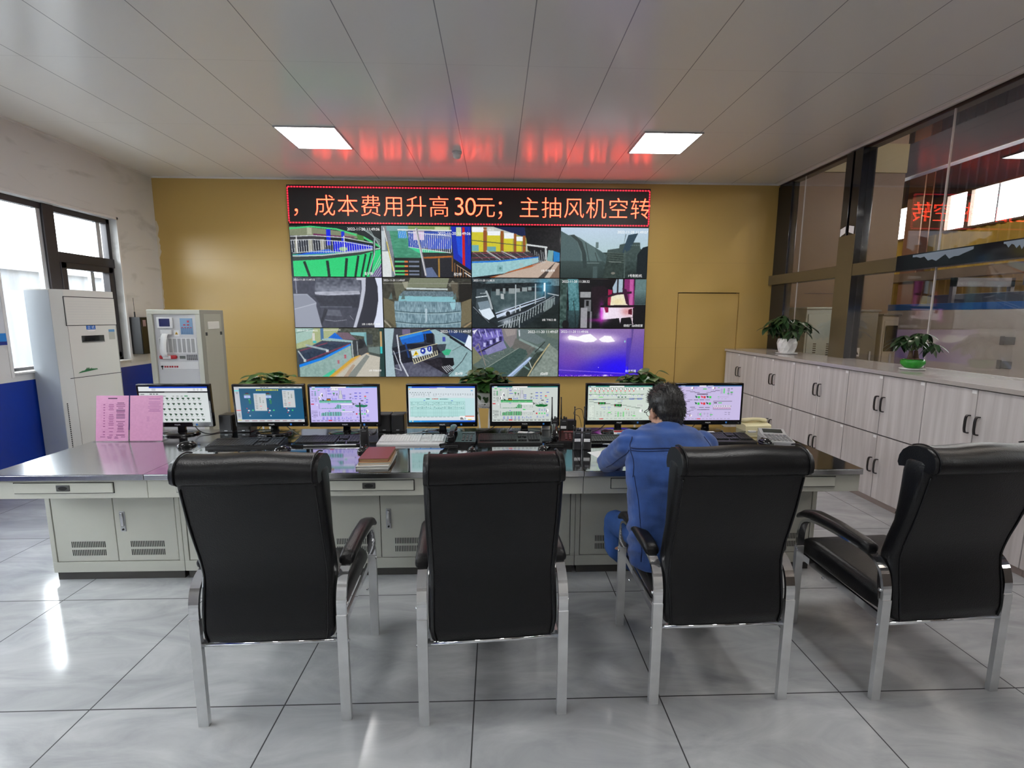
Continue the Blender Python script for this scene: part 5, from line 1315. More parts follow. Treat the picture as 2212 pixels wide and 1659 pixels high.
# ------------------------------------------------------------------ floor-standing air conditioner and alarm cabinet
t = thing('air_conditioner', 'tall off-white floor-standing air conditioner by the window on the left', 'air conditioner', (-4.325, 5.121, 0), R(82))
AH, AW, AD = 1.875, .31, .17
out = [(-AW, AD), (-AW, -AD + .07), (-AW + .07, -AD), (AW - .03, -AD), (AW, -AD + .03), (AW, AD)]
MB().prism(out, .03, AH).build('body', M_acw, t)
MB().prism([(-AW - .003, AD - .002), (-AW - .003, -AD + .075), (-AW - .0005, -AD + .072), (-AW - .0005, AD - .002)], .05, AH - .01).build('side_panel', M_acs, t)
MB().prism([(x * 1.0, y) for x, y in [(-AW + .01, AD - .01), (-AW + .01, -AD + .08), (-AW + .075, -AD + .01), (AW - .04, -AD + .01), (AW - .01, -AD + .04), (AW - .01, AD - .01)]], 0, .03).build('base', M_plinth, t)
MB().b2((-.246, -AD - .001, 1.522), (.285, -AD + .004, 1.81)).build('panel_gap', M_gap, t)
g = MB().b2((-.242, -AD - .007, 1.528), (.281, -AD + .003, 1.803), .004)
g.build('outlet_panel', M_acw, t)
lv = MB()
for k in range(9): lv.b2((-.225, -AD - .0085, 1.555 + k * .026), (.265, -AD - .006, 1.557 + k * .026))
lv.build('louvre_lines', mat('pale_line_grey', (0.52, 0.52, 0.52, 1), 0.5), t)
MB().b2((-AW + .04, -AD - .0012, 1.005), (AW - .02, -AD + .002, 1.011)).build('panel_seam', M_gap, t)
for x in (-.235, .275): MB().b2((x - .0015, -AD - .0012, .06), (x + .0015, -AD + .002, 1.52)).build('panel_seam', mat('grey_seam', (0.2, 0.2, 0.19, 1), 0.7), t)
MB().b2((-.113, -AD - .006, 1.362), (.126, -AD, 1.422), .003).build('display', M_gblack, t)
MB().b2((-.113, -AD - .009, 1.352), (.126, -AD, 1.362), .002).build('display_lip', mat('grey_display_lip', (0.15, 0.15, 0.15, 1), 0.4), t)
s_ = MB().b2((-.052, -AD - .002, 1.482), (.044, -AD, 1.522)).build('brand_label', M_bluep, t)
MB().add_mesh(text_mesh('立 式', .034, 'CENTER'), Matrix(((1, 0, 0, -.004), (0, 0, -1, -AD - .0025), (0, 1, 0, 1.492), (0, 0, 0, 1)))).build('lettering', M_print_white, s_)
MB().prism([(-.05, 1.480), (-.044, 1.470), (-.03, 1.464), (.022, 1.464), (.036, 1.470), (.042, 1.480)], -AD - .002, -AD, 'y').build('label_tail', M_paper, s_)
e_ = MB().b2((.185, -AD - .002, 1.372), (.252, -AD, 1.478)).build('energy_label', mat('grey_label', (0.42, 0.42, 0.38, 1), 0.5), t)
MB().b2((.185, -AD - .0026, 1.452), (.252, -AD - .001, 1.478)).build('label_header', mat('pale_blue_label', (0.10, 0.26, 0.50, 1), 0.5), e_)
dc = MB()
r6 = random.Random(4)
for k in range(16):
    x = -.172 + k * .0118; hgt = .008 + .022 * math.sin(PI * k / 15) * (.4 + r6.random())
    dc.prism([(x - .014, 1.050 + k * .0012), (x + .014, 1.052 + k * .0012), (x + .004, 1.056 + hgt + k * .0012)], -AD - .0022 - k * .00004, -AD, 'y')
dc.build('landscape_decal', mat('green_decal', (0.03, 0.16, 0.06, 1), 0.5), t)
sv = MB()
for k in range(26): sv.b2((-AW + .018, -AD + .046 - .0 + .0, .25 + k * .02), (-AW + .030, -AD + .052, .262 + k * .02))
sv.build('side_vent', M_gap, t)

t = thing('alarm_control_cabinet', 'grey fire alarm control cabinet with paper strip and red handset in the corner', 'control cabinet', (-3.521, 5.40, 0))
HWc, HT = .284, 1.690
bd = MB().b2((-HWc, 0, .06), (-HWc + .055, .45, HT - .05), .003).b2((HWc - .052, 0, .06), (HWc, .45, HT - .05), .003).b2((-HWc, 0, HT - .05), (HWc, .45, HT), .006).b2((-HWc + .055, .03, .06), (HWc - .052, .45, HT - .05))
bd.build('body', mat('pale_grey_green_enamel', (0.53, 0.53, 0.46, 1), 0.45), t)
MB().b2((-HWc + .01, .01, 0), (HWc - .01, .44, .06)).build('plinth', M_plinth, t)
MB().b2((HWc, .0, .06), (HWc + .004, .45, HT - .002)).build('side_panel', mat('dull_olive_grey_side', (0.27, 0.27, 0.225, 1), 0.5), t)
MB().b2((HWc + .004, .06, .2), (HWc + .008, .39, 1.645), .002).build('side_door', mat('olive_grey_door', (0.36, 0.36, 0.30, 1), 0.5), t)
MB().b2((HWc + .008, .12, 1.475), (HWc + .014, .34, 1.56), .003).build('side_tray', mat('pale_plastic', (0.62, 0.62, 0.57, 1), 0.35), t)
for y in (.085, .37): MB().b2((HWc + .007, y - .018, 1.405), (HWc + .010, y + .018, 1.442)).build('latch', M_black, t)
fp = MB().b2((-HWc + .058, .022, .10), (HWc - .055, .032, 1.640))
fp.build('front_panel', mat('light_grey_panel', (0.58, 0.58, 0.59, 1), 0.4), t)
f0 = .022
sc = MB().b2((-.190, f0 - .018, 1.486), (-.018, f0, 1.607), .008).build('screen_frame', M_white, t)
MB().b2((-.160, f0 - .0195, 1.507), (-.046, f0 - .017, 1.592)).build('screen', mat('dim_blue_screen', (0.012, 0.015, 0.10, 1), 0.15), sc)
kp = MB().b2((.054, f0 - .003, 1.420), (.187, f0, 1.597)).build('keypad', mat('pale_blue_keypad', (0.20, 0.34, 0.52, 1), 0.45), t)
q = MB()
for r in range(5):
    for c in range(6): q.b2((.064 + c * .020, f0 - .006, 1.428 + r * .014), (.076 + c * .020, f0 - .003, 1.436 + r * .014))
q.build('keys', mat('blue_keys', (0.10, 0.20, 0.38, 1), 0.45), kp)
q = MB()
for x, z, w_, h_ in ((.10, 1.525, .022, .014), (.14, 1.525, .022, .014), (.142, 1.562, .02, .022), (.075, 1.496, .016, .007), (.106, 1.496, .016, .007), (.137, 1.496, .016, .007), (.168, 1.496, .016, .007)): q.box((x, f0 - .004, z), (w_, .003, h_))
q.build('indicator', mat('red_indicator', (0.55, 0.05, 0.08, 1), 0.4), kp)
pr = MB().b2((-.152, f0 - .03, 1.418), (-.04, f0, 1.470), .006).build('printer', M_white, t)
pts = [(-.13, -.010, 1.43), (-.130, -.034, 1.40), (-.131, -.050, 1.34), (-.134, -.058, 1.26), (-.138, -.046, 1.20), (-.140, -.020, 1.172)]
st = MB().loft([[(x, y, z), (x + .064, y + .004, z), (x + .064, y + .0055, z), (x, y + .0015, z)] for x, y, z in [(p.x, p.y, p.z) for p in bez(pts, 5)]])
st.build('paper_strip', M_paper, pr)
wl = MB().b2((-.020, f0 - .002, 1.398), (.035, f0, 1.466)).build('warning_label', M_paper, t)
MB().prism([(-.010, 1.420), (.024, 1.420), (.007, 1.452)], f0 - .0035, f0 - .0015, 'y').build('warning_triangle', M_yellow, wl)
MB().prism([(.002, 1.424), (.012, 1.424), (.007, 1.442)], f0 - .0045, f0 - .003, 'y').build('warning_mark', M_black, wl)
gp = MB().b2((-.192, f0 - .004, 1.212), (.212, f0, 1.384), .002).build('speaker_panel', M_white, t)
q = MB()
for k in range(8): q.b2((-.184 + k * .049, f0 - .0055, 1.222), (-.150 + k * .049, f0 - .003, 1.374))
q.build('speaker_grille', mat('grey_grille', (0.36, 0.36, 0.36, 1), 0.6), gp)
hp = MB()
hp.box((-.10, f0 - .012, 1.171), (.186, .03, .042), None, .014, 3)
hp.build('handset', M_red, t)
MB().box((-.105, f0 - .029, 1.171), (.085, .006, .036), None, .002).build('handset_label', M_paper, t)
MB().b2((.018, f0 - .004, 1.152), (.078, f0, 1.184)).build('display', mat('grey_lcd', (0.12, 0.13, 0.12, 1), 0.3), t)
q = MB()
for r in range(4):
    for c in range(6): q.b2((.095 + c * .020, f0 - .004, 1.138 + r * .016), (.109 + c * .020, f0, 1.147 + r * .016))
q.build('keypad', M_black, t)
sp = MB().b2((-.198, f0 - .004, 1.036), (.218, f0, 1.120), .002).build('switch_panel', M_white, t)
q = MB()
for k in range(6): q.box((-.146 + k * .0247 + .004 * (k // 2), f0 - .006, 1.064), (.015, .005, .018))
q.build('switch', M_red, sp)
MB().cyl((-.178, f0 - .012, 1.066), (-.178, f0 - .003, 1.066), .011).tube([(-.178, f0 - .012, 1.066), (-.172, f0 - .016, 1.034)], .004).build('key', M_black, sp)
# black wall box with an antenna
t = thing('wall_radio_box', 'black locked metal box with a thin aerial on the left wall', 'radio box', (WL, 6.31, 1.37))
MB().b2((0, -.155, -.225), (.13, .155, .235), .004).build('box', M_black, t)
MB().b2((.13, -.15, -.22), (.136, .15, .228), .003).build('door', M_gblack, t)
MB().cyl((.07, -.15, .235), (.07, -.15, .30), .008).cyl((.07, -.15, .30), (.07, -.15, .47), .0025).build('aerial', M_black, t)
MB().cyl((.136, .05, -.03), (.15, .05, -.03), .012).build('lock', M_chrome, t)
MB().b2((.136, -.12, .12), (.138, -.07, .20)).build('sticker', mat('reddish_sticker', (0.3, 0.2, 0.2, 1), 0.5), t)
# poster on the pier left of the window
t = MB().b2((WL + .001, 3.95, 1.352), (WL + .012, 4.612, 2.30))
po = t.build('wall_poster', mat('poster_white', (0.62, 0.63, 0.68, 1), 0.3))
tag(po, 'white poster with a blue lower band on the wall at the left edge', 'poster')
MB().b2((WL + .012, 3.95, 1.352), (WL + .0135, 4.612, 1.46)).build('poster_band', mat('poster_blue', (0.02, 0.22, 0.62, 1), 0.3), po)
MB().b2((WL + .0135, 3.95, 1.352), (WL + .0145, 4.612, 1.385)).build('poster_foot', mat('poster_navy', (0.01, 0.02, 0.20, 1), 0.3), po)
# ------------------------------------------------------------------ the works hall beyond the glass
M_hwall = mat('dim_hall_wall', (0.10, 0.085, 0.075, 1), 0.7, vary=0.2, vscale=2)
HZ = -0.1
struct(MB().b2((WR + .1, -6, HZ - .1), (12.9, 19, HZ)), 'floor_hall', mat('brown_hall_floor', (0.30, 0.22, 0.17, 1), 0.7))
struct(MB().b2((WR - .2, -6, 8.2), (12.9, 19, 8.3)), 'ceiling_hall', mat('dark_blue_roof_sheet', (0.05, 0.055, 0.085, 1), 0.7))
struct(MB().b2((WR + .1, 19, HZ), (12.9, 19.2, 8.3)).b2((WR + .1, -6.2, HZ), (12.9, -6, 8.3)).b2((WR + .06, -6, CEIL + .15), (WR + .16, 19, 8.3)).b2((WR + .06, WB + .3, HZ), (WR + .16, 19, CEIL + .2)), 'wall_hall', M_hwall)
def corr(y0, y1, z0, z1, x, pitch=.25, amp=.03):
    """profiled sheet in the plane x = const, ribs upright"""
    pts = []
    n = int((y1 - y0) / pitch)
    for k in range(n):
        a = y0 + k * pitch
        pts += [(a, x), (a + pitch * .55, x), (a + pitch * .65, x - amp), (a + pitch * .9, x - amp)]
    pts.append((y1, x))
    m = MB()
    A = [m.bm.verts.new((px, py, z0)) for py, px in pts]
    B = [m.bm.verts.new((px, py, z1)) for py, px in pts]
    m._faces([m.bm.faces.new((A[i], A[i + 1], B[i + 1], B[i])) for i in range(len(pts) - 1)])
    m.b2((x + .02, y0, z0), (x + .06, y1, z1))
    return m
iw = MB().b2((WR + .16, 9.0, HZ), (7.52, 9.25, 8.25))
struct(iw, 'wall_hall_inner', mat('tan_hall_partition', (0.125, 0.070, 0.042, 1), 0.6, vary=0.08, vscale=1.5))
o = MB().b2((WR + .16, 8.97, 4.25), (7.52, 9.0, 4.75)).build('trim_23', mat('olive_band', (0.20, 0.155, 0.075, 1), 0.6)); o['kind'] = 'structure'
M_ysheet = mat('yellow_profiled_sheet', (0.55, 0.36, 0.05, 1), 0.5, vary=0.15, vscale=3)
hw_ = corr(-6, 19, HZ, 4.0, 12.5).build('wall_hall_far', M_ysheet)
hw_['kind'] = 'structure'
up = corr(-6, 19, 4.95, 8.25, 12.5).build('wall_hall_upper', mat('blue_grey_profiled_sheet', (0.07, 0.075, 0.115, 1), 0.6))
up['kind'] = 'structure'
bays = [(-5.6, -2.2), (-1.8, 1.6), (2.0, 5.4), (5.8, 9.2), (9.35, 12.70), (12.82, 13.38), (14.40, 15.06), (15.2, 18.6)]
hv = MB()
last = -6.0
for a, b in bays:
    hv.b2((12.45, last, 4.0), (12.56, a, 4.95)); last = b
hv.b2((12.45, last, 4.0), (12.56, 19, 4.95))
hv.b2((12.44, -6, 3.97), (12.5, 19, 4.02)).b2((12.44, -6, 4.93), (12.5, 19, 4.98))
hwn = hv.build('window_6', mat('brown_hall_frame', (0.16, 0.10, 0.07, 1), 0.6))
hwn['kind'] = 'structure'
mu = MB()
for a, b in bays:
    n = max(1, int((b - a) / .62))
    for k in range(1, n): mu.b2((12.48, a + (b - a) * k / n - .012, 4.0), (12.51, a + (b - a) * k / n + .012, 4.95))
mu.build('mullion', M_alu, hwn)
for a, b in bays: MB().b2((12.52, a, 4.0), (12.526, b, 4.95)).build('pane', M_wglass, hwn)
# hall columns and beams
CLH = ['brown hall column between the small and the long high window', 'brown hall column at the far end of the hall', 'brown hall column behind the cream electrical box', 'brown hall column at the right edge beyond the glass', 'brown hall column out of sight to the right', 'brown hall column next to the camera side']
for k, y in enumerate((13.86, 18.0, 9.28, 5.6, 1.8, -2.0)):
    if k in (2, 3, 4, 5): x = 12.1
    else: x = 12.1
    m = MB().b2((x - .14, y - .26, HZ), (x - .11, y + .26, 8.2)).b2((x + .11, y - .26, HZ), (x + .14, y + .26, 8.2)).b2((x - .11, y - .02, HZ), (x + .11, y + .02, 8.2))
    o = m.build('trim_%d' % (10 + k), mat('brown_column_paint', (0.27, 0.13, 0.07, 1), 0.6)); o['kind'] = 'structure'
b_ = MB().b2((11.9, -6, 2.66), (12.3, 19, 2.90)).build('trim_20', mat('stained_grey_beam', (0.17, 0.12, 0.08, 1), 0.7, vary=.3, vscale=1.5)); b_['kind'] = 'structure'
b_ = MB().b2((11.3, -6, 5.45), (11.6, 19, 6.3)).build('trim_21', mat('dark_blue_girder', (0.025, 0.028, 0.05, 1), 0.6)); b_['kind'] = 'structure'
b_ = MB().b2((11.28, -6, 5.43), (11.31, 19, 5.45)).build('trim_22', mat('pale_girder_edge', (0.13, 0.12, 0.125, 1), 0.5)); b_['kind'] = 'structure'
# long white machine side with blue stripe and hatches
t = thing('sintering_machine', 'long white machine side with a blue top stripe and hatches beyond the glass', 'machine', (7.0, 2.4, HZ))
MB().b2((0, -6.2, 0), (1.6, 6.03, 1.85), .01).build('casing', mat('machine_white_paint', (0.70, 0.66, 0.62, 1), 0.4, vary=0.05, vscale=1.2), t)
MB().b2((-.006, -6.2, 1.85), (1.606, 6.03, 1.953), .004).build('stripe', mat('machine_blue_stripe', (0.015, 0.14, 0.50, 1), 0.4), t)
for y0 in (3.15, 1.5, -1.0):
    d = MB().b2((-.02, y0 - .95, .62), (0.001, y0 + .70, 1.56), .006).build('hatch', mat('machine_white_paint', None), t)
    for z in (1.42, 1.09): MB().b2((-.045, y0 + .68, z - .05), (-.005, y0 + .80, z + .05), .006).box((-.05, y0 + .82, z), (.02, .05, .12), None, .004).build('hinge', mat('grey_hinge', (0.25, 0.24, 0.24, 1), 0.5), d)
    MB().b2((-.032, y0 - .9, .55), (.0, y0 + .66, .59)).build('hatch_lip', mat('brown_lip', (0.22, 0.13, 0.11, 1), 0.6), d)
    tm = MB()
    for k, ch in enumerate('高温危险'):
        tm.add_mesh(text_mesh(ch, .15), Matrix(((0, 0, -1, -.0215), (-1, 0, 0, y0 + .46), (0, 1, 0, 1.36 - k * .17), (0, 0, 0, 1))))
    tm.build('warning_text', mat('dark_red_paint', (0.35, 0.03, 0.04, 1), 0.5), d)
MB().b2((.3, -6, 1.953), (1.3, 5.6, 2.10), .01).build('grating', mat('dark_grey_grating', (0.10, 0.09, 0.10, 1), 0.6), t)
fr_ = MB()
for k in range(7):
    y = -4.2 + k * 1.55
    fr_.b2((.25, y, 1.953), (.31, y + .06, 2.36)).b2((1.2, y, 1.953), (1.26, y + .06, 2.36)).b2((.25, y, 2.22), (1.26, y + .06, 2.36))
fr_.b2((.6, -6, 2.20), (.9, 4.4, 2.36))
fr_.build('walkway_frame', mat('grey_walkway_steel', (0.20, 0.18, 0.18, 1), 0.55), t)
def cubicle(name, label, x0, x1, y, h, m, extra):
    t = thing(name, label, 'electrical cabinet', ((x0 + x1) / 2, y, HZ))
    w = (x1 - x0) / 2
    MB().b2((-w, 0, .08), (w, .55, h), .012).build('body', m, t)
    MB().b2((-w + .03, -.012, .2), (w - .03, .002, h - .08), .006).build('door', m, t)
    MB().b2((-w + .02, .02, 0), (w - .02, .5, .08)).build('plinth', M_plinth, t)
    MB().b2((-w - .02, -.03, h), (w + .02, .58, h + .03), .004).build('cap', mat('dark_cap', (0.12, 0.11, 0.10, 1), 0.5) if extra != 'white' else m, t)
    MB().b2((w - .12, -.03, h * .55), (w - .09, -.01, h * .65), .003).build('handle', M_alul, t)
    if extra == 'sign':
        s = MB().b2((-w + .05, -.016, 1.10), (-w + .16, -.012, 1.24)).build('warning_label', M_paper, t)
        MB().prism([(-w + .065, 1.13), (-w + .145, 1.13), (-w + .105, 1.21)], -.019, -.0155, 'y').build('warning_triangle', M_black, s)
    if extra == 'white':
        g = MB()
        for a in (-.12, .10):
            for k in range(6): g.b2((a, -.016, 1.12 + k * .035), (a + .05, -.0125, 1.135 + k * .035))
        g.build('vent', M_gap, t)
    if extra == 'window':
        MB().b2((-.09, -.02, 1.18), (.11, -.010, 1.60), .01).build('window', M_gblack, t)
    return t
cubicle('electrical_cubicle', 'white electrical cabinet beyond the glass, behind the big potted plant', 4.98, 5.50, 7.6, 1.86, mat('cubicle_white', (0.38, 0.42, 0.385, 1), 0.4), 'white')
cubicle('electrical_cubicle', 'grey electrical cabinet with a warning triangle beyond the glass, right of the black post', 5.74, 6.17, 7.6, 1.82, mat('cubicle_grey', (0.14, 0.135, 0.12, 1), 0.5), 'sign')
cubicle('electrical_cubicle', 'cream electrical box with a dark window beyond the glass, above the green pot', 6.29, 6.56, 7.65, 1.76, mat('cubicle_cream', (0.36, 0.32, 0.27, 1), 0.4), 'window')
# unseen lamps added under the roof to brighten the hall
for k, (x, y) in enumerate(((8.2, 3.0), (8.2, 8.5), (8.2, 14.0), (8.2, -2.5))):
    t = thing('hall_fill_lamp', 'unseen round lamp added under the hall roof to light the hall', 'lamp', (x, y, 8.2), 0, 'added lamps of the works hall')
    MB().cyl((0, 0, -.6), (0, 0, 0), .02).build('rod', M_black, t)
    MB().lathe([(.08, -.6), (.10, -.62), (.34, -.88), (.35, -.90), (.30, -.90), (.07, -.66)]).build('shade', M_alul, t)
    MB().ell((0, 0, -.84), (.17, .17, .06)).build('bulb', mat('lit_hall_bulb', (0.8, 0.8, 0.8, 1), 0.5, emit=(1, .93, .84, 1), estr=520.0), t)
# concrete wall outside the left windows, and the ground there
o = MB().b2((-8.3, -8, -.1), (-8.0, 16, 2.36)).build('wall_outside', mat('streaked_concrete', (0.085, 0.09, 0.098, 1), 0.8, vary=0.25, vscale=2.0, stretch=(1, 3, .4))); o['kind'] = 'structure'
o = MB().b2((-8.35, -8, 2.36), (-7.93, 16, 2.46), .01).build('trim_30', mat('pale_coping', (0.13, 0.13, 0.135, 1), 0.7)); o['kind'] = 'structure'
o = MB().b2((-14, -8, -.2), (WL - T_, 16, -.1)).build('floor_outside', mat('grey_paving', (0.35, 0.35, 0.35, 1), 0.8)); o['kind'] = 'structure'

# ------------------------------------------------------------------ plants
def leaf(m, base, d, up, L, Wd, fold=.15, droop=.3, n=5):
    """one leaf: two rows of quads along a drooping midrib"""
    d = d.normalized()
    side = d.cross(up)
    side = side.normalized() if side.length > 1e-4 else d.orthogonal().normalized()
    nrm = side.cross(d).normalized()
    L_, C_, R_ = [], [], []
    for k in range(n + 1):
        t = k / n
        w = Wd / 2 * (math.sin(PI * min(1, t * .92 + .05)) ** .7) * (1 - .30 * t)
        if k == n: w = .0005
        c = base + d * (L * t) + nrm * (-droop * L * t * t)
        C_.append(m.bm.verts.new(c)); L_.append(m.bm.verts.new(c + side * w + nrm * w * fold * 2)); R_.append(m.bm.verts.new(c - side * w + nrm * w * fold * 2))
    fs = []
    for k in range(n):
        fs.append(m.bm.faces.new((L_[k], C_[k], C_[k + 1], L_[k + 1])))
        fs.append(m.bm.faces.new((C_[k], R_[k], R_[k + 1], C_[k + 1])))
    m._faces(fs, True)
def pothos(label, loc, seed, rx, h, tall):
    rg = random.Random(seed)
    t = thing('potted_pothos', label, 'potted plant', loc, 0, 'pothos on white iron stands behind the desk')
    # local origin at the pot's foot, the pot stands in the ring of its stand
    MB().lathe([(.001, .003), (.060, .003), (.066, .012), (.092, .125), (.098, .135), (.094, .140), (.084, .128), (.001, .122)], n=32).build('pot', M_ceramic, t)
    lp = MB()
    lp.prism([(-.022, .030), (-.008, .024), (.012, .040), (.026, .072), (.024, .100), (.004, .092), (-.016, .104), (-.028, .090), (-.012, .070), (-.006, .052)], -.094, -.078, 'y')
    lp.build('leaf_motif', mat('dark_green_motif', (0.02, 0.06, 0.015, 1), 0.4), t)
    MB().lathe([(.001, .120), (.083, .124), (.001, .130)]).build('soil', M_soil, t)
    lm, sm = MB(), MB()
    for k in range(150):
        a = rg.random() * 2 * PI; rr = math.sqrt(rg.random())
        top = Vector((math.cos(a) * rr * rx * .85, math.sin(a) * rr * .17, .16 + h * (1 - rr * rr * .75) * (.45 + .55 * rg.random())))
        if k < tall: top.z += .05 + .05 * rg.random()
        b0 = Vector((math.cos(a) * .04, math.sin(a) * .04, .124))
        mid = (b0 + top) / 2 + Vector((0, 0, .03))
        sm.tube(bez([b0, mid, top], 3), .0022, 5)
        d = Vector((math.cos(a + rg.uniform(-.8, .8)), math.sin(a + rg.uniform(-.8, .8)) - .25, rg.uniform(-.35, .45)))
        leaf(lm, top, d, Vector((0, 0, 1)), rg.uniform(.080, .115), rg.uniform(.085, .120), .10, .30)
    for k in range(5):      # trailing stems
        a = rg.uniform(PI, 2 * PI) if k else 0
        p0 = Vector((math.cos(a) * .09, math.sin(a) * .09, .135)); z = rg.uniform(-.25, -.05)
        pts = bez([(0, 0, .13), p0, p0 * 1.35 + Vector((0, 0, z * .5 - .06)), p0 * 1.4 + Vector((.02, 0, z - .05))], 4)
        sm.tube(pts, .002, 5)
        for q in pts[5::3]: leaf(lm, q, Vector((rg.uniform(-1, 1), -.6, -.4)), Vector((0, 0, 1)), .06, .042)
    sm.build('stems', M_stem, t)
    lm.build('foliage', M_leaf, t)
    return t
def stand(label, x, y, h):
    t = thing('plant_stand', label, 'plant stand', (x, y, 0), 0, 'white iron plant stands behind the desk')
    MB().lathe([(.001, h - .006), (.085, h - .006), (.085, h), (.001, h)]).build('tray', M_white, t)
    rg_ = MB()
    for k in range(24):
        a, b = 2 * PI * k / 24, 2 * PI * (k + 1.6) / 24
        for s in (1, -1):
            a2, b2_ = (a, b) if s > 0 else (b, a)
            rg_.tube([(.088 * math.cos(a2), .088 * math.sin(a2), h - .004), (.108 * math.cos(b2_), .108 * math.sin(b2_), h + .042)], .0028, 5)
    rim = [(.109 * math.cos(2 * PI * k / 32), .109 * math.sin(2 * PI * k / 32), h + .044) for k in range(33)]
    rg_.tube(rim, .004, 6)
    rg_.build('lattice_rim', M_white, t)
    for k in range(3):
        a = 2 * PI * k / 3 - PI / 2 + .5
        pts = bez([(.075 * math.cos(a), .075 * math.sin(a), h - .004), (.055 * math.cos(a), .055 * math.sin(a), h * .66), (.09 * math.cos(a), .09 * math.sin(a), h * .3), (.15 * math.cos(a), .15 * math.sin(a), .006)], 6)
        MB().tube(pts, .008, 8).build('leg', M_white, t)
    MB().tube([(.06 * math.cos(2 * PI * k / 24), .06 * math.sin(2 * PI * k / 24), h * .6) for k in range(25)], .004, 6).build('ring', M_white, t)
for (px, py, sh, seed, rx, h, tall, lab, slab) in (
    (-2.09, 4.4, .775, 1, .23, .20, 4, 'bushy pothos behind the blue page monitor, its pot hidden', 'white iron plant stand hidden behind the blue page monitor'),
    (-.095, 4.4, .800, 7, .22, .19, 5, 'pothos in a white pot with a leaf motif, seen between two monitors', 'white iron plant stand between the spreadsheet and the green scheme monitors'),
    (1.37, 4.4, .780, 12, .22, .19, 6, 'pothos behind the head of the man in denim, one leaf sticking up', 'white iron plant stand behind the monitor the man faces')):
    stand(slab, px, py, sh)
    pothos(lab, (px, py, sh), seed, rx, h, tall)

def money_tree(t, base_z, n_heads, span, L, seed, m_leaf, trunk, lift, squash=1.0):
    rg = random.Random(seed)
    lm, sm = MB(), MB()
    for k in range(n_heads):
        a = 2 * PI * k / n_heads * 2.4 + rg.random() * .5
        rr = (.25 + .75 * rg.random())
        top = Vector((math.cos(a) * rr * span * squash, math.sin(a) * rr * span, base_z + lift * (1.0 - .62 * rr * rr) * (.70 + .30 * rg.random())))
        b0 = Vector(trunk[k % len(trunk)])
        sm.tube(bez([b0, (b0 + top) / 2 + Vector((0, 0, .05)), top], 4), .0032, 5)
        nl = rg.choice((5, 6, 6))
        for q in range(nl):
            b = 2 * PI * q / nl + rg.random() * .4
            d = Vector((math.cos(b), math.sin(b), -.30 - .25 * rg.random() + .25 * math.cos(b - a)))
            leaf(lm, top, d, Vector((0, 0, 1)), L * rg.uniform(.75, 1.15), L * rg.uniform(.32, .42), .10, .35, 6)
    sm.build('stems', M_stem, t)
    lm.build('foliage', m_leaf, t)
t = thing('potted_money_tree', 'big bushy dark green potted plant in a white faceted pot on the cabinet top', 'potted plant', (3.60, 5.82, 1.193))
po = MB()
rings = []
for z, r, tw in ((0, .085, 0), (.06, .105, .26), (.12, .113, 0), (.17, .108, .26), (.175, .098, .26), (.155, .094, .26)):
    rings.append([(r * math.cos(2 * PI * k / 12 + tw), r * math.sin(2 * PI * k / 12 + tw), z) for k in range(12)])
po.loft(rings, smooth=False).build('pot', M_ceramic, t)
MB().lathe([(.001, .14), (.093, .15), (.001, .156)]).build('soil', M_soil, t)
money_tree(t, .155, 26, .26, .155, 3, M_dleaf, [(.02, .01, .15), (-.03, .0, .15), (.0, -.03, .15)], .34)
o = MB().lathe([(.001, 0), (.10, 0), (.125, .010), (.122, .013), (.098, .005), (.001, .004)], (3.60, 5.82, 1.1805)).build('plant_saucer', M_white)
tag(o, 'white saucer under the white faceted pot', 'saucer')
t = thing('bonsai_money_tree', 'small plant with thick stems in a shiny green pot on the cabinet top', 'potted plant', (3.62, 4.03, 1.196))
MB().lathe([(.001, 0), (.055, 0), (.066, .010), (.088, .040), (.086, .066), (.076, .076), (.070, .072), (.076, .060), (.001, .058)], n=32).build('pot', M_gceramic, t)
MB().lathe([(.001, .058), (.075, .062), (.001, .066)]).build('soil', M_soil, t)
tk = MB()
for x, y in ((-.03, 0), (.035, .01)): tk.cyl((x, y, .055), (x * .8, y, .15), .024, .013).ell((x, y, .072), (.028, .026, .02))
tk.build('trunk', M_bark, t)
money_tree(t, .13, 12, .16, .125, 8, M_dleaf, [(-.024, 0, .145), (.028, .01, .145)], .19)
o = MB().lathe([(.001, 0), (.080, 0), (.094, .010), (.090, .013), (.076, .006), (.001, .006)], (3.62, 4.03, 1.1805)).build('plant_saucer', M_white)
tag(o, 'white saucer under the shiny green pot', 'saucer')
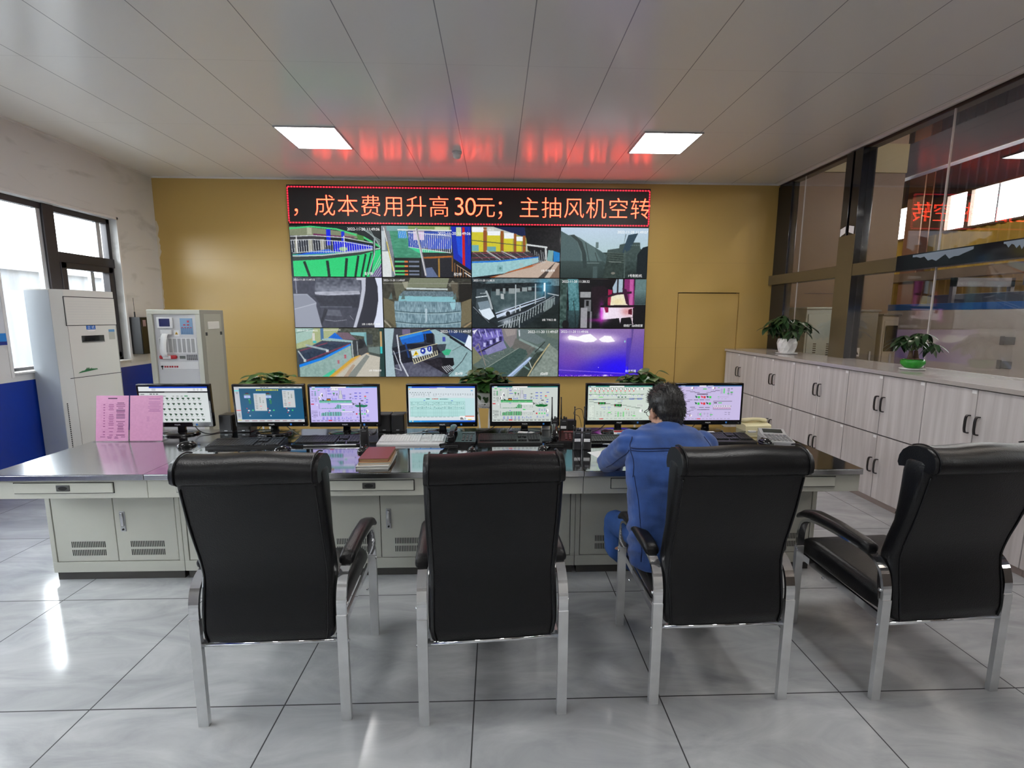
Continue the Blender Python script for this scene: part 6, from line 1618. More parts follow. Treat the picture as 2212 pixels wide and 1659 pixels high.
# ------------------------------------------------------------------ things on the desk
MP = monitor_pictures()
MON = [(-2.314, 3.505, .318, 0, 3, 'monitor with rows of small dark icons, partly behind the pink stands'), (-1.640, 3.505, .318, 0, 4, 'monitor with a dark blue control page'),
       (-1.103, 3.480, .315, 0, 0, 'lavender monitor with bar charts, behind the lone handheld radio'), (-.394, 3.465, .318, 0, 0, 'monitor showing a pale blue spreadsheet'),
       (.212, 3.475, .316, 0, 0, 'grey-green monitor with bar charts, left of the upright handheld radios'), (.924, 3.505, .315, 0, 0, 'monitor with rows of drum symbols, left of the head of the man in denim'),
       (1.594, 3.495, .317, 0, 0, 'lavender monitor right of the head of the man in denim')]
def make_monitor(x, y, h, rz, tilt, label, pic):
    t = thing('monitor', label, 'monitor', (x, y, DESK_Z), rz, 'monitors on the control desk')
    w = .516
    # stand: oval foot, neck; screen head hangs in front of the neck
    MB().lathe([(.001, 0), (.128, 0), (.131, .004), (.128, .012), (.110, .016), (.001, .017)], (0, .01, 0), n=40, sy=.74).build('foot', M_gblack, t)
    MB().loft([[(a * s, .028 + b, z) for a, b in rrect(.026, .017, .01, 4)] for z, s in ((.014, 1.15), (.03, 1.0), (.09, .95), (.14, 1.1))]).build('neck', M_gblack, t)
    zb = .060
    hd = bpy.data.objects.new('screen_head', None)
    c = MB()
    c.box((0, -.001, zb + h / 2), (w, .030, h), None, .006, 3)
    c.box((0, .022, zb + h / 2 - .01), (w * .72, .034, h * .62), None, .012, 2)
    cs = c.build('casing', M_gblack, t)
    ph = h - .018 - .036
    picture_mesh('picture', pic, w - .034, ph, cs, (0, -.0164, zb + .036 + ph / 2))
    MB().add_mesh(text_mesh('PHILIPS', .0125, 'CENTER', 0.0002), Matrix(((1, 0, 0, .0), (0, 0, -1, -.0166), (0, 1, 0, zb + .013), (0, 0, 0, 1)))).build('brand_lettering', M_print_white, cs)
    MB().box((w * .27, -.0165, zb + .018), (.013, .001, .013)).build('sticker', mat('bright_blue_sticker', (0.05, 0.25, 0.75, 1), 0.4), cs)
    MB().ell((w * .45, -.0165, zb + .014), (.003, .001, .002), None, 8, 6).build('power_light', M_paper, cs)
    cs.rotation_euler = (R(tilt), 0, 0)
    return t
for (x, y, h, rz, tilt, lab), pic in zip(MON, MP):
    make_monitor(x, y, h, rz, tilt, lab, pic)

def make_keyboard(label, m_body, m_key, w=.45, d=.165, slope=R(5), loc=(0, 0, 0), rz=0, rest=False):
    t = thing('keyboard', label, 'keyboard', (loc[0], loc[1], DESK_Z), rz, 'keyboards on the control desk')
    zf, zr = .015, .032
    poly = [(-d / 2, .0), (-d / 2, zf - .004), (-d / 2 + .006, zf), (d / 2 - .006, zr), (d / 2, zr - .004), (d / 2, 0)]
    MB().prism(poly, -w / 2, w / 2, 'x').build('case', m_body, t)
    if rest:
        MB().b2((-w / 2 + .08, -d / 2 - .002, .006), (w / 2 - .02, -d / 2 + .002, .0125), .001).build('chrome_strip', M_chrome, t)
    k = MB()
    rows = 6
    zk = lambda yy: zf + (zr - zf) * (yy + d / 2) / d
    blocks = ((-w / 2 + .012, w / 2 - .172, 15), (w / 2 - .163, w / 2 - .102, 3), (w / 2 - .092, w / 2 - .012, 4))
    for r in range(rows):
        yy = d / 2 - .024 - r * .0215 - (.006 if r else 0)
        for a, b, n in blocks:
            for c in range(n):
                if n == 3 and r in (3,) : continue
                if n == 3 and r == 4 and c != 1: continue
                if r == 5 and n == 15 and 4 < c < 9: continue
                x0 = a + (b - a) * c / n + .0012; x1 = a + (b - a) * (c + 1) / n - .0012
                k.box(((x0 + x1) / 2, yy, zk(yy) + .0035), (x1 - x0, .0178, .009), (math.atan2(zr - zf, d), 0, 0))
        if r == 5:
            a, b, n = blocks[0]
            k.box((a + (b - a) * 7 / 15, yy, zk(yy) + .0035), ((b - a) * 4 / 15 - .002, .0178, .009), (math.atan2(zr - zf, d), 0, 0))
    k.build('keys', m_key, t)
    return t
M_kw, M_kwk = mat('white_keyboard_case', (0.62, 0.62, 0.62, 1), 0.4), mat('white_keycap', (0.72, 0.72, 0.72, 1), 0.45)
make_keyboard('black keyboard in front of the dark blue control page monitor', M_black, M_key, .47, .15, 0, (-1.668, 3.19, 0), R(3))
make_keyboard('black keyboard with a silver strip, left of the lone handheld radio', M_gblack, M_key, .445, .18, 0, (-1.14, 3.235, 0), R(1.5), True)
make_keyboard('white keyboard in front of the spreadsheet monitor', M_kw, M_kwk, .455, .18, 0, (-.575, 3.24, 0), 0)
make_keyboard('black keyboard in front of the green scheme monitor, between the two phones', M_black, M_key, .44, .19, 0, (.095, 3.255, 0), 0)
make_keyboard('black keyboard with a silver strip by the left arm of the man in denim', M_gblack, M_key, .445, .18, 0, (.862, 3.215, 0), 0, True)
make_keyboard('black keyboard right of the man in denim, near the calculator', M_black, M_key, .44, .19, 0, (1.58, 3.255, 0), R(-3))

def make_mouse(label, x, y, rz):
    t = thing('mouse', label, 'mouse', (x, y, DESK_Z), rz, 'black computer mice')
    rings = []
    for yy, w, h in ((-.055, .012, .010), (-.05, .024, .020), (-.03, .031, .032), (0, .032, .037), (.03, .029, .030), (.048, .024, .018), (.055, .014, .010)):
        rings.append([(w * math.cos(a), yy, max(.0005, .0005 + h * max(0, math.sin(a)) ** .8)) for a in [PI * 2 * q / 20 for q in range(20)]])
    MB().loft(rings).build('shell', M_gblack, t)
    MB().cyl((-.004, .034, .026), (.004, .034, .026), .008).build('wheel', M_key, t)
    MB().tube(bez([(0, .053, .006), (.003, .066, .003), (.008, .080, .0025)], 5), .0018, 6).build('cable', M_black, t)
    return t
for a in (('mouse on the bare steel desk next to the pink stands', -2.06, 3.17, R(-50)), ('shiny mouse between the two leftmost keyboards', -1.378, 3.045, R(-25)), ('shiny mouse just in front of the lone handheld radio', -.852, 3.035, R(-10)),
          ('shiny mouse in front of the left phone, above the second chair', -.155, 2.985, 0), ('shiny mouse left of the seam by the right phone', .302, 3.01, R(-8)), ('mouse between the right hand keyboard and the calculator', 1.865, 3.165, R(10))):
    make_mouse(*a)

def make_radio(label, x, y, rz, tagc=True, hgt=.122, ant=.155):
    t = thing('handheld_radio', label, 'walkie-talkie', (x, y, DESK_Z), rz, 'black handheld radios standing on the desk')
    b = MB().loft([[(a, b_, z) for a, b_ in rrect(w, d, .010, 4)] for z, w, d in ((0, .027, .019), (.008, .0285, .020), (.075, .0285, .020), (.085, .027, .018), (hgt - .004, .027, .018), (hgt, .025, .016))])
    b.build('body', M_black, t)
    MB().cyl((-.018, 0, hgt), (-.018, 0, hgt + .03), .0075, .006).cyl((-.018, 0, hgt + .03), (-.0195, -.002, hgt + ant), .0052, .0036).cyl((-.0195, -.002, hgt + ant), (-.0196, -.002, hgt + ant + .008), .0045).build('antenna', M_black, t)
    MB().cyl((.004, 0, hgt), (.004, 0, hgt + .020), .007, .006).build('knob', M_key, t)
    MB().cyl((.019, 0, hgt), (.019, 0, hgt + .014), .0075, .0065).build('knob', M_key, t)
    MB().b2((-.022, -.0195, hgt - .035), (.022, -.0175, hgt - .006), .001).build('speaker_grille', M_key, t)
    MB().b2((-.012, -.0200, hgt - .014), (.016, -.0190, hgt - .011)).build('brand_strip', M_silver, t)
    if tagc: MB().b2((-.021, -.0212, hgt - .068), (.019, -.0198, hgt - .048)).build('label_tag', M_paper, t)
    return t
make_radio('lone black handheld radio with a long aerial in front of the lavender bar chart monitor', -.870, 3.115, R(6), False, .130, .165)
make_radio('black handheld radio behind the right phone, the left one of the back pair', .427, 3.420, 0)
make_radio('black handheld radio behind the right phone, the right one of the back pair', .494, 3.420, R(-4))
make_radio('black handheld radio right of the right phone, left one of the front pair', .533, 3.055, R(3))
make_radio('black handheld radio next to the left arm of the man in denim', .597, 3.050, R(-5))

def make_phone(label, x, y, rz, m_body, m_keys, w=.20, d=.19, hs_x=-.068):
    t = thing('desk_phone', label, 'telephone', (x, y, DESK_Z), rz)
    MB().prism([(-d / 2, 0), (-d / 2, .022), (-d / 2 + .01, .030), (d / 2 - .02, .062), (d / 2, .055), (d / 2, 0)], -w / 2, w / 2, 'x').build('base', m_body, t)
    sl = math.atan2(.032, d - .03)
    zt = lambda yy: .030 + (yy + d / 2 - .01) * .032 / (d - .03)
    k = MB()
    for r in range(4):
        for c in range(3):
            yy = -.055 + r * .022
            k.box((.012 + c * .026, yy, zt(yy) + .002), (.016, .012, .006), (sl, 0, 0), .001)
    k.build('keypad', m_keys, t)
    MB().box((.038, .052, zt(.052) + .001), (.085, .024, .004), (sl, 0, 0), .001).build('display', mat('grey_phone_display', (0.05, 0.055, 0.055, 1), 0.25), t)
    rings = []
    for u, r1, r2, up in ((-.105, .012, .008, .002), (-.10, .024, .020, .0), (-.078, .027, .022, .002), (-.055, .021, .014, .014), (0, .019, .012, .020), (.055, .021, .014, .014), (.078, .027, .022, .002), (.10, .024, .020, 0), (.105, .012, .008, .002)):
        rings.append([(hs_x + a, u * .95, zt(u * .9) + .024 + up + b) for a, b in rrect(r1, r2, min(r1, r2) * .8, 4)])
    MB().loft(rings).build('handset', m_body, t)
    pts = []
    for q in range(150):
        s = q / 149
        c = Vector((hs_x - .03 - .025 * math.sin(PI * s), -.09 - .075 * math.sin(PI * s * .9), .016 + .012 * math.sin(PI * s))) if s < .5 else Vector((hs_x - .055 + .11 * (s - .5) * 2, -.164 + .03 * (s - .5), .016))
        a = q * 1.25
        pts.append(c + Vector((.008 * math.cos(a), 0, .008 * math.sin(a))))
    MB().tube(pts, .0028, 5).build('coiled_cord', m_body, t)
    return t
make_phone('black desk phone with a coiled cord, handset on its left, by the white keyboard', -.233, 3.22, R(-3), M_gblack, mat('grey_phone_keys', (0.10, 0.10, 0.10, 1), 0.4))
make_phone('dark desk phone between the two pairs of handheld radios', .475, 3.235, R(-6), M_gblack, mat('led_tinted_phone_keys', (0.10, 0.035, 0.04, 1), 0.4), .19, .19)  # key colour carries the red reflection of the LED sign
t = thing('desk_phone', 'cream telephone at the far right end of the desk', 'telephone', (2.005, 3.585, DESK_Z), R(4))
MB().prism([(-.065, 0), (-.065, .038), (-.055, .046), (.05, .062), (.062, .056), (.062, 0)], -.104, .104, 'x').build('base', M_cream, t)
rings = []
for u, r1, r2, up in ((-.10, .010, .006, 0), (-.096, .024, .012, 0), (-.07, .026, .014, .002), (-.04, .022, .010, .012), (0, .021, .009, .016), (.04, .022, .010, .012), (.07, .026, .014, .002), (.096, .024, .012, 0), (.10, .010, .006, 0)):
    rings.append([(u, .005 + a, .070 + up * .6 + b) for a, b in rrect(r1, r2, min(r1, r2) * .8, 4)])
MB().loft(rings).build('handset', M_cream, t)
MB().tube([(-.06 + .03 * math.cos(q * .5), -.08 + .012 * math.sin(q * .5), .004) for q in range(13)], .003, 5).build('cord', M_paper, t)

def make_speaker(label, x, y, w=.098, d=.11, h=.135):
    t = thing('desk_speaker', label, 'speaker', (x, y, DESK_Z), 0, 'small black desk speakers')
    MB().box((0, 0, h / 2), (w, d, h), None, .006, 2).build('cabinet', M_black, t)
    MB().box((0, -d / 2 - .001, h / 2 + .008), (w * .86, .006, h * .80), None, .002).build('grille', M_key, t)
    MB().box((0, -d / 2 - .0015, .016), (.022, .002, .006)).build('brand_strip', M_silver, t)
for a in (('black speaker left of the blue page monitor, fully in view', -2.005, 3.60), ('black speaker partly behind the blue page monitor', -1.88, 3.605), ('black speaker touching the right edge of the lavender bar chart monitor', -.84, 3.60), ('black speaker left of the spreadsheet monitor', -.738, 3.60)): make_speaker(*a)
t = thing('adapter_box', 'small black box behind the back pair of handheld radios', 'box', (.580, 3.61, DESK_Z))
MB().box((0, 0, .038), (.075, .05, .076), None, .004).build('case', M_black, t)
MB().box((.02, -.0255, .035), (.02, .001, .005)).build('lettering_strip', M_silver, t)
o = MB().box((.383, 3.61, DESK_Z + .0265), (.062, .05, .053), None, .004).build('adapter_box', M_white)
tag(o, 'small white box behind the green scheme monitor foot', 'box')

# notebooks by the first chair
def book(name, label, cat, x, y, z, w, d, h, rz, m_cover, m_page, soft=False):
    t = thing(name, label, cat, (x, y, z), rz)
    MB().b2((-w / 2 + .004, -d / 2 + .003, .0015), (w / 2 - .003, d / 2 - .003, h - .0015)).build('pages', m_page, t)
    c = MB().b2((-w / 2, -d / 2, 0), (w / 2, d / 2, .0016)).b2((-w / 2, -d / 2, h - .0016), (w / 2, d / 2, h), .0006).b2((-w / 2, -d / 2, 0), (-w / 2 + .002, d / 2, h))
    c.build('cover', m_cover, t)
    return t
M_pages = mat('grey_white_pages', (0.55, 0.54, 0.50, 1), 0.8)
book('exercise_book', 'white paper booklet at the bottom of the notebook stack', 'book', -.712, 2.812, DESK_Z, .185, .30, .016, R(2), mat('pale_booklet', (0.55, 0.55, 0.53, 1), 0.6), M_pages)
book('notebook', 'brown paper notebook in the middle of the stack', 'book', -.710, 2.822, DESK_Z + .0165, .180, .275, .014, R(5), mat('kraft_cover', (0.42, 0.27, 0.13, 1), 0.7), M_pages)
book('notebook', 'dark red notebook on top of the stack beside the leftmost chair', 'book', -.712, 2.828, DESK_Z + .031, .170, .255, .018, R(2), mat('dark_red_cover', (0.17, 0.016, 0.020, 1), 0.45), mat('tan_pages', (0.36, 0.22, 0.11, 1), 0.8))
# calculator
t = thing('calculator', 'silver calculator near the right end of the desk', 'calculator', (2.0, 3.275, DESK_Z), R(-13))
MB().prism([(-.125, 0), (-.125, .010), (-.12, .014), (.05, .026), (.115, .052), (.125, .050), (.125, 0)], -.085, .085, 'x').build('case', M_silver, t)
k = MB()
for r in range(5):
    for c in range(6):
        yy = -.100 + r * .030
        k.box((-.064 + c * .0256, yy, .0165 + (yy + .12) * .0706), (.018, .019, .005), (.07, 0, 0), .001)
k.build('keys', mat('grey_calculator_keys', (0.20, 0.20, 0.21, 1), 0.4), t)
MB().box((0, .083, .0415), (.13, .042, .004), (.376, 0, 0), .001).build('display', mat('dark_lcd', (0.035, 0.04, 0.035, 1), 0.2), t)
# papers and cards
def flat(name, label, cat, x, y, w, d, rz, m, z=DESK_Z, group=None, h=.0008):
    o = MB().box((0, 0, h / 2 + .0001), (w, d, h)).build(name, m)
    o.location = (x, y, z); o.rotation_euler = (0, 0, rz)
    return tag(o, label, cat, group)
flat('paper_card', 'white paper card on the foot of the green scheme monitor, the larger of two', 'card', .198, 3.448, .072, .05, R(-12), M_paper, DESK_Z + .0172)
flat('paper_card', 'smaller white slip on the front of the green scheme monitor foot', 'card', .258, 3.437, .035, .045, R(-35), M_paper, DESK_Z + .0172)
t = thing('desk_card', 'red, white and blue card leaning on the foot of the drum symbol monitor', 'card', (.925, 3.395, DESK_Z), R(2))
MB().box((0, .006, .020), (.125, .0015, .040), (R(-18), 0, 0)).build('card', M_paper, t)
MB().box((0, .0095, .0315), (.122, .0015, .012), (R(-18), 0, 0)).build('red_band', M_red, t)
MB().box((-.012, .0035, .0128), (.05, .0015, .014), (R(-18), 0, 0)).build('blue_band', mat('pale_blue_print', (0.15, 0.35, 0.75, 1), 0.5), t)
flat('paper_card', 'small white card on the foot of the lavender monitor right of the man', 'card', 1.60, 3.432, .05, .03, R(4), M_paper, DESK_Z + .0172)
flat('paper_sheet', 'white paper sheet under the left hand of the man in denim', 'paper', .735, 2.865, .21, .297, R(20), M_paper)
t = thing('pen', 'dark pen held in the left hand of the man over the paper', 'pen', (.785, 2.835, DESK_Z + .004))
MB().cyl((-.085, -.035, .052), (.008, .004, .005), .004, .004).cyl((.008, .004, .005), (.016, .007, .0006), .0038, .0006).build('barrel', M_gblack, t)
MB().tube([(-.082, -.030, .056), (-.05, -.018, .040)], .0012, 5).build('clip', M_chrome, t)
# pink notices in acrylic stands
def notice(label, x, y, rz, left):
    t = thing('notice_stand', label, 'notice stand', (x, y, DESK_Z), rz, 'pink notices in acrylic stands')
    w, h = .222, .312
    P = Paint(74, 104, (0, 0, 74, 104), (208, 142, 182))
    P.noise(4, 6)
    if left:
        P.blips(25, 5, 50, 8, 1, 1, (90, 40, 80), .9, .9, 1)
        for k in range(21): P.line([(12, 15 + k * 3.9), (68, 15 + k * 3.9)], .35, (170, 95, 145), .6)
        for xx in (12, 25, 44, 68): P.line([(xx, 15), (xx, 93)], .35, (170, 95, 145), .6)
        P.blips(26, 15, 43, 93, 20, 1, (140, 60, 115), .7, .4); P.blips(45, 15, 67, 93, 20, 1, (125, 55, 105), .85, .45); P.blips(13, 18, 24, 93, 12, 1, (140, 60, 115), .4, .3); P.blips(8, 94, 70, 100, 2, 4, (130, 60, 110), .7, .5)
        for y0 in (32, 43, 50): P.rect(46, y0, 66, y0 + 3, (110, 55, 100), .7)
    else:
        P.blips(40, 6, 70, 38, 9, 1, (165, 95, 150), .95, .35, .9); P.blips(36, 48, 46, 60, 4, 1, (180, 110, 160), .7, .3); P.blips(20, 60, 44, 76, 4, 2, (195, 125, 172), .5, .3, .5)
    tl = R(-9)
    hold = MB().box((0, .030, .158), (w + .012, .003, h + .004), (tl, 0, 0)).b2((-w / 2 - .006, -.022, 0), (w / 2 + .006, .052, .004))
    hold.build('holder', M_acryl, t)
    pg = bpy.data.objects
    b = MB().box((0, .026, .158), (w, .001, h), (tl, 0, 0)).build('sheet_backing', mat('pink_paper', (0.66, 0.27, 0.51, 1), 0.6), t)
    picture_mesh('printed_sheet', P, w, h, t, (0, .0252, .158), (PI / 2 + tl, 0, 0), M_print)
    return t
notice('left pink notice with a printed table, in a clear stand', -2.655, 3.315, R(-1), True)
notice('right pink notice, almost blank, in front of the dark icon monitor', -2.424, 3.315, 0, False)
# loose cables behind the monitors
def cable(label, pts, r=.0035, m=None, g='cables on the desk'):
    o = MB().tube(bez([(x, y, DESK_Z + z) for x, y, z in pts], 7), r, 7).build('cable', m or M_black)
    tag(o, label, 'cable', g)
cable('black cable from the dark icon monitor to the left speaker', [(-2.25, 3.56, .07), (-2.18, 3.52, .02), (-2.10, 3.50, .0045), (-2.06, 3.55, .0045), (-2.045, 3.62, .006)])
cable('black cable curling from under the blue page monitor to the right', [(-1.60, 3.57, .07), (-1.45, 3.46, .012), (-1.38, 3.42, .0045), (-1.30, 3.44, .0045), (-1.28, 3.40, .0045), (-1.40, 3.36, .0045)])
cable('black looped cable left of the blue page monitor foot', [(-1.73, 3.56, .07), (-1.76, 3.50, .015), (-1.78, 3.44, .0045), (-1.82, 3.40, .0045), (-1.79, 3.35, .0045), (-1.76, 3.38, .0045)], .0025)
cable('black cable between the lavender bar chart monitor and the speakers', [(-1.02, 3.55, .07), (-.96, 3.52, .02), (-.92, 3.48, .006), (-.90, 3.50, .0045), (-.905, 3.58, .008)])
cable('white cable curling beside the foot of the spreadsheet monitor', [(-.50, 3.56, .02), (-.56, 3.52, .0045), (-.64, 3.48, .0045), (-.70, 3.42, .0045), (-.68, 3.36, .0045)], .0028, M_paper)
cable('black cable under the spreadsheet monitor', [(-.33, 3.56, .07), (-.40, 3.54, .03), (-.50, 3.55, .0065), (-.55, 3.52, .0115)])
cable('black cable hanging left of the green scheme monitor foot', [(.14, 3.56, .06), (.10, 3.50, .03), (.09, 3.45, .006), (.12, 3.44, .0045), (.10, 3.50, .0045)])
cable('black cable from the green scheme monitor towards the spreadsheet monitor', [(.02, 3.58, .06), (-.04, 3.55, .02), (-.10, 3.53, .0045), (-.20, 3.52, .0045)])
cable('thin black cable looping up by the front pair of handheld radios', [(.66, 3.60, .02), (.64, 3.60, .10), (.60, 3.615, .12), (.62, 3.60, .16), (.66, 3.60, .155), (.68, 3.62, .08)], .0022)
cable('black cable left of the drum symbol monitor foot', [(.86, 3.57, .07), (.78, 3.52, .02), (.70, 3.50, .0045), (.64, 3.50, .0045)])
cable('black cable under the lavender monitor right of the man', [(1.56, 3.57, .07), (1.47, 3.50, .02), (1.44, 3.45, .0045), (1.50, 3.40, .0045)])
cable('thin cable from the right hand keyboard to the cream telephone', [(1.70, 3.345, .010), (1.72, 3.40, .0045), (1.82, 3.46, .0045), (1.90, 3.50, .0045)], .002)
# ------------------------------------------------------------------ the man in the denim jacket
def caps(m, chain, n=14):
    """tapered limb: (x,y,z,r) points joined by cones with a ball at each joint"""
    for a, b in zip(chain, chain[1:]):
        m.cyl(a[:3], b[:3], a[3], b[3], n)
    for a in chain:
        m.ell(a[:3], a[3], None, n, 10)
def fuse(m, voxel, smooth_iter=3, disp=None):
    """one continuous surface out of the collected shapes"""
    bmesh.ops.recalc_face_normals(m.bm, faces=m.bm.faces[:])
    me = bpy.data.meshes.new('fused')
    m.bm.to_mesh(me); m.bm.free()
    o = bpy.data.objects.new('fused', me)
    COL.objects.link(o)
    md = o.modifiers.new('r', 'REMESH'); md.mode = 'VOXEL'; md.voxel_size = voxel; md.use_smooth_shade = True
    if smooth_iter:
        sm = o.modifiers.new('s', 'SMOOTH'); sm.factor = .5; sm.iterations = smooth_iter
    dg = bpy.context.evaluated_depsgraph_get()
    out = bpy.data.meshes.new_from_object(o.evaluated_get(dg))
    bpy.data.objects.remove(o)
    if disp:
        nrm = [v.normal.copy() for v in out.vertices]
        for v, n in zip(out.vertices, nrm):
            v.co = v.co + n * disp(v.co)
    for p in out.polygons: p.use_smooth = True
    return out
def link_mesh(name, me, m, parent, label=None):
    me.materials.clear(); me.materials.append(m)
    o = bpy.data.objects.new(name, me)
    COL.objects.link(o)
    o.parent = parent
    if label: o['label'] = label
    return o

PX = .832
man = thing('person', 'man in a blue denim jacket sitting hunched over the desk with his back turned', 'person', (0, 0, 0))
HC = Vector((.868, 2.385, 1.158))                       # head centre
HM = Matrix.Translation(HC) @ Euler((R(-22), 0, R(9)), 'XYZ').to_matrix().to_4x4()
def hp_(x, y, z): return HM @ Vector((x, y, z))
HR = HM.to_3x3()
SH_L, EL_L, WR_L = (.664, 2.285, 1.000), (.630, 2.600, .818), (.735, 2.800, .800)
SH_R, EL_R, WR_R = (1.026, 2.285, .995), (1.085, 2.590, .818), (.965, 2.815, .800)
HIP_L, KN_L, AN_L = (.795, 2.130, .555), (.668, 2.520, .495), (.900, 2.650, .10)
HIP_R, KN_R, AN_R = (.905, 2.130, .555), (1.000, 2.550, .505), (1.050, 2.640, .10)
def torso(m, grow):
    secs = [(.475, 2.115, .185, .112), (.56, 2.115, .192, .120), (.68, 2.130, .194, .120), (.80, 2.160, .198, .120), (.90, 2.190, .202, .117), (.98, 2.222, .202, .108), (1.035, 2.255, .182, .094), (1.065, 2.285, .130, .076), (1.082, 2.315, .076, .058)]
    rings = []
    for z, y, w, d in secs:
        rings.append([(PX + (z - .475) * .02 + math.copysign(abs(math.cos(q)) ** .8, math.cos(q)) * (w + grow), y + math.copysign(abs(math.sin(q)) ** .85, math.sin(q)) * (d + grow), z + (grow if z > 1.06 else 0)) for q in [2 * PI * k / 36 for k in range(36)]])
    m.loft(rings)
def hand(m, wrist, d, side, pen):
    """palm, four fingers of unequal length and a thumb, curled; d = pointing direction, side = towards the thumb"""
    w = Vector(wrist); d = Vector(d).normalized(); up = Vector((0, 0, 1))
    s = (Vector(side) - d * d.dot(Vector(side))).normalized()
    pc = w + d * .05
    for k in range(5):
        m.ell(pc + s * (-.030 + .015 * k) + up * (.004 - .003 * abs(k - 2)), (.016, .016, .013)); m.ell(w + d * .025 + s * (-.022 + .011 * k), (.016, .016, .014)); m.ell(w + d * .075 + s * (-.033 + .0165 * k), (.012, .012, .0105))
    for k, L in enumerate((.058, .072, .080, .074)):
        b = w + d * .082 + s * (-.032 + .0215 * k)
        c1 = .35 if not pen else .15
        p1 = b + d * L * .45 + up * .010; p2 = p1 + d * L * .30 - up * (.016); p3 = p2 + d * L * .20 - up * .018
        caps(m, [(*b, .0095), (*p1, .0088), (*p2, .0080), (*p3, .0070)], 10)
    b = w + d * .030 + s * .034; p1 = b + d * .032 + s * .020 - up * .004; p2 = p1 + d * .030 - s * .006 - up * .010
    caps(m, [(*b, .0125), (*p1, .0105), (*p2, .0085)], 10)
body = MB()
torso(body, -.014)
for S, E, Wr in ((SH_L, EL_L, WR_L), (SH_R, EL_R, WR_R)):
    caps(body, [(*S, .052), (*[(a + b) / 2 for a, b in zip(S, E)], .046), (*E, .040), (*[(a + b) / 2 for a, b in zip(E, Wr)], .038), (*Wr, .027)])
for H_, K_, A_ in ((HIP_L, KN_L, AN_L), (HIP_R, KN_R, AN_R)):
    caps(body, [(*H_, .078), (*K_, .052), (K_[0], K_[1] - .03, K_[2] - .12, .052), (*A_, .036)])
hand(body, WR_L, (.25, .62, -.06), (.9, .3, 0), True)
hand(body, WR_R, (-.45, .62, -.06), (-.9, .3, 0), False)
# neck and head
nk0 = Vector((.850, 2.315, 1.035)); nk1 = hp_(0, -.022, -.06)
caps(body, [(*nk0, .066), (*((nk0 + nk1) / 2), .058), (*nk1, .058)], 20)
body.ell(hp_(0, -.012, .022), (.0745, .092, .092), HR, 24, 16)              # skull
body.ell(hp_(0, .030, -.030), (.062, .062, .082), HR, 20, 14)                # face
body.ell(hp_(0, .050, -.088), (.036, .034, .028), HR)                        # chin
for s in (-1, 1):
    body.ell(hp_(s * .045, .022, -.062), (.024, .040, .036), HR)             # jaw corner
    body.ell(hp_(s * .042, .066, -.028), (.022, .020, .020), HR)             # cheekbone
    body.ell(hp_(s * .030, .080, .020), (.026, .012, .010), HR)              # brow
    body.ell(hp_(s * .076, -.004, -.018), (.007, .018, .030), HR @ Euler((R(-10), 0, R(-18 * s))).to_matrix())   # ear
    body.ell(hp_(s * .081, -.014, -.008), (.006, .012, .020), HR)
body.cyl(hp_(0, .082, .014), hp_(0, .104, -.026), .008, .012).ell(hp_(0, .103, -.028), (.013, .012, .010), HR)     # nose
for s in (-1, 1): body.ell(hp_(s * .011, .094, -.031), (.008, .010, .007), HR)
body.ell(hp_(0, .086, -.056), (.022, .010, .006), HR).ell(hp_(0, .084, -.066), (.019, .010, .007), HR)            # lips
bme = fuse(body, .0048, 2)
bo = link_mesh('body', bme, M_skin, man)
# eyes and brows
for s in (-1, 1):
    MB().ell(hp_(s * .031, .080, .002), (.0125, .009, .0085), HR).build('eye', M_paper, bo)
    MB().ell(hp_(s * .031, .0875, .001), (.0055, .003, .0055), HR).build('iris', M_black, bo)
    MB().tube(bez([hp_(s * .014, .090, .026), hp_(s * .032, .093, .031), hp_(s * .052, .080, .024)], 4), .0035, 6).build('eyebrow', M_hair, bo)
# hair: short, standing up a little on the crown, tapered to the nape
hm = MB()
hm.ell(hp_(0, -.020, .034), (.0845, .098, .098), HR, 28, 18)
hm.ell(hp_(0, -.055, -.012), (.074, .058, .070), HR, 24, 14)
hm.ell(hp_(0, -.058, -.052), (.058, .044, .050), HR, 20, 12)
hm.ell(hp_(0, .030, .075), (.066, .055, .050), HR, 20, 12)
for s in (-1, 1): hm.ell(hp_(s * .066, -.012, .022), (.018, .034, .046), HR); hm.ell(hp_(s * .069, .014, .002), (.009, .010, .034), HR)
def hair_disp(co):
    l = HR.transposed() @ (co - HC)
    return .0025 * noise.noise(Vector((l.x * 90, l.y * 90, l.z * 18))) + .0015 * noise.noise(Vector((l.x * 220, l.y * 220, l.z * 40)))
hme = fuse(hm, .0045, 1, hair_disp)
ho = link_mesh('hair', hme, M_hair, man)
rg = random.Random(2)
tf = MB()
bv = [(v.co.copy(), v.normal.copy()) for v in hme.vertices]
hup = HR @ Vector((0, -.25, 1))
for k in range(2200):
    co, nr = bv[rg.randrange(len(bv))]
    loc = HR.transposed() @ (co - HC)
    if loc.y > .075 or (loc.z < -.03 and rg.random() < .5): continue
    down = HR @ Vector((rg.uniform(-.12, .12), -.15, -1.0)) if loc.z < .04 else HR @ Vector((rg.uniform(-.6, .6), rg.uniform(-.2, .8), .25))
    d = (nr * .38 + down.normalized() * .9 + Vector((rg.uniform(-.12, .12), rg.uniform(-.12, .12), rg.uniform(-.1, .1)))).normalized()
    L = rg.uniform(.012, .024) * (1.0 if loc.z > 0 else .65)
    tf.cyl(co - nr * .003, co + d * L, .0016, .0002, 4, False)
tf.build('hair_tufts', M_hair, ho, None, False)
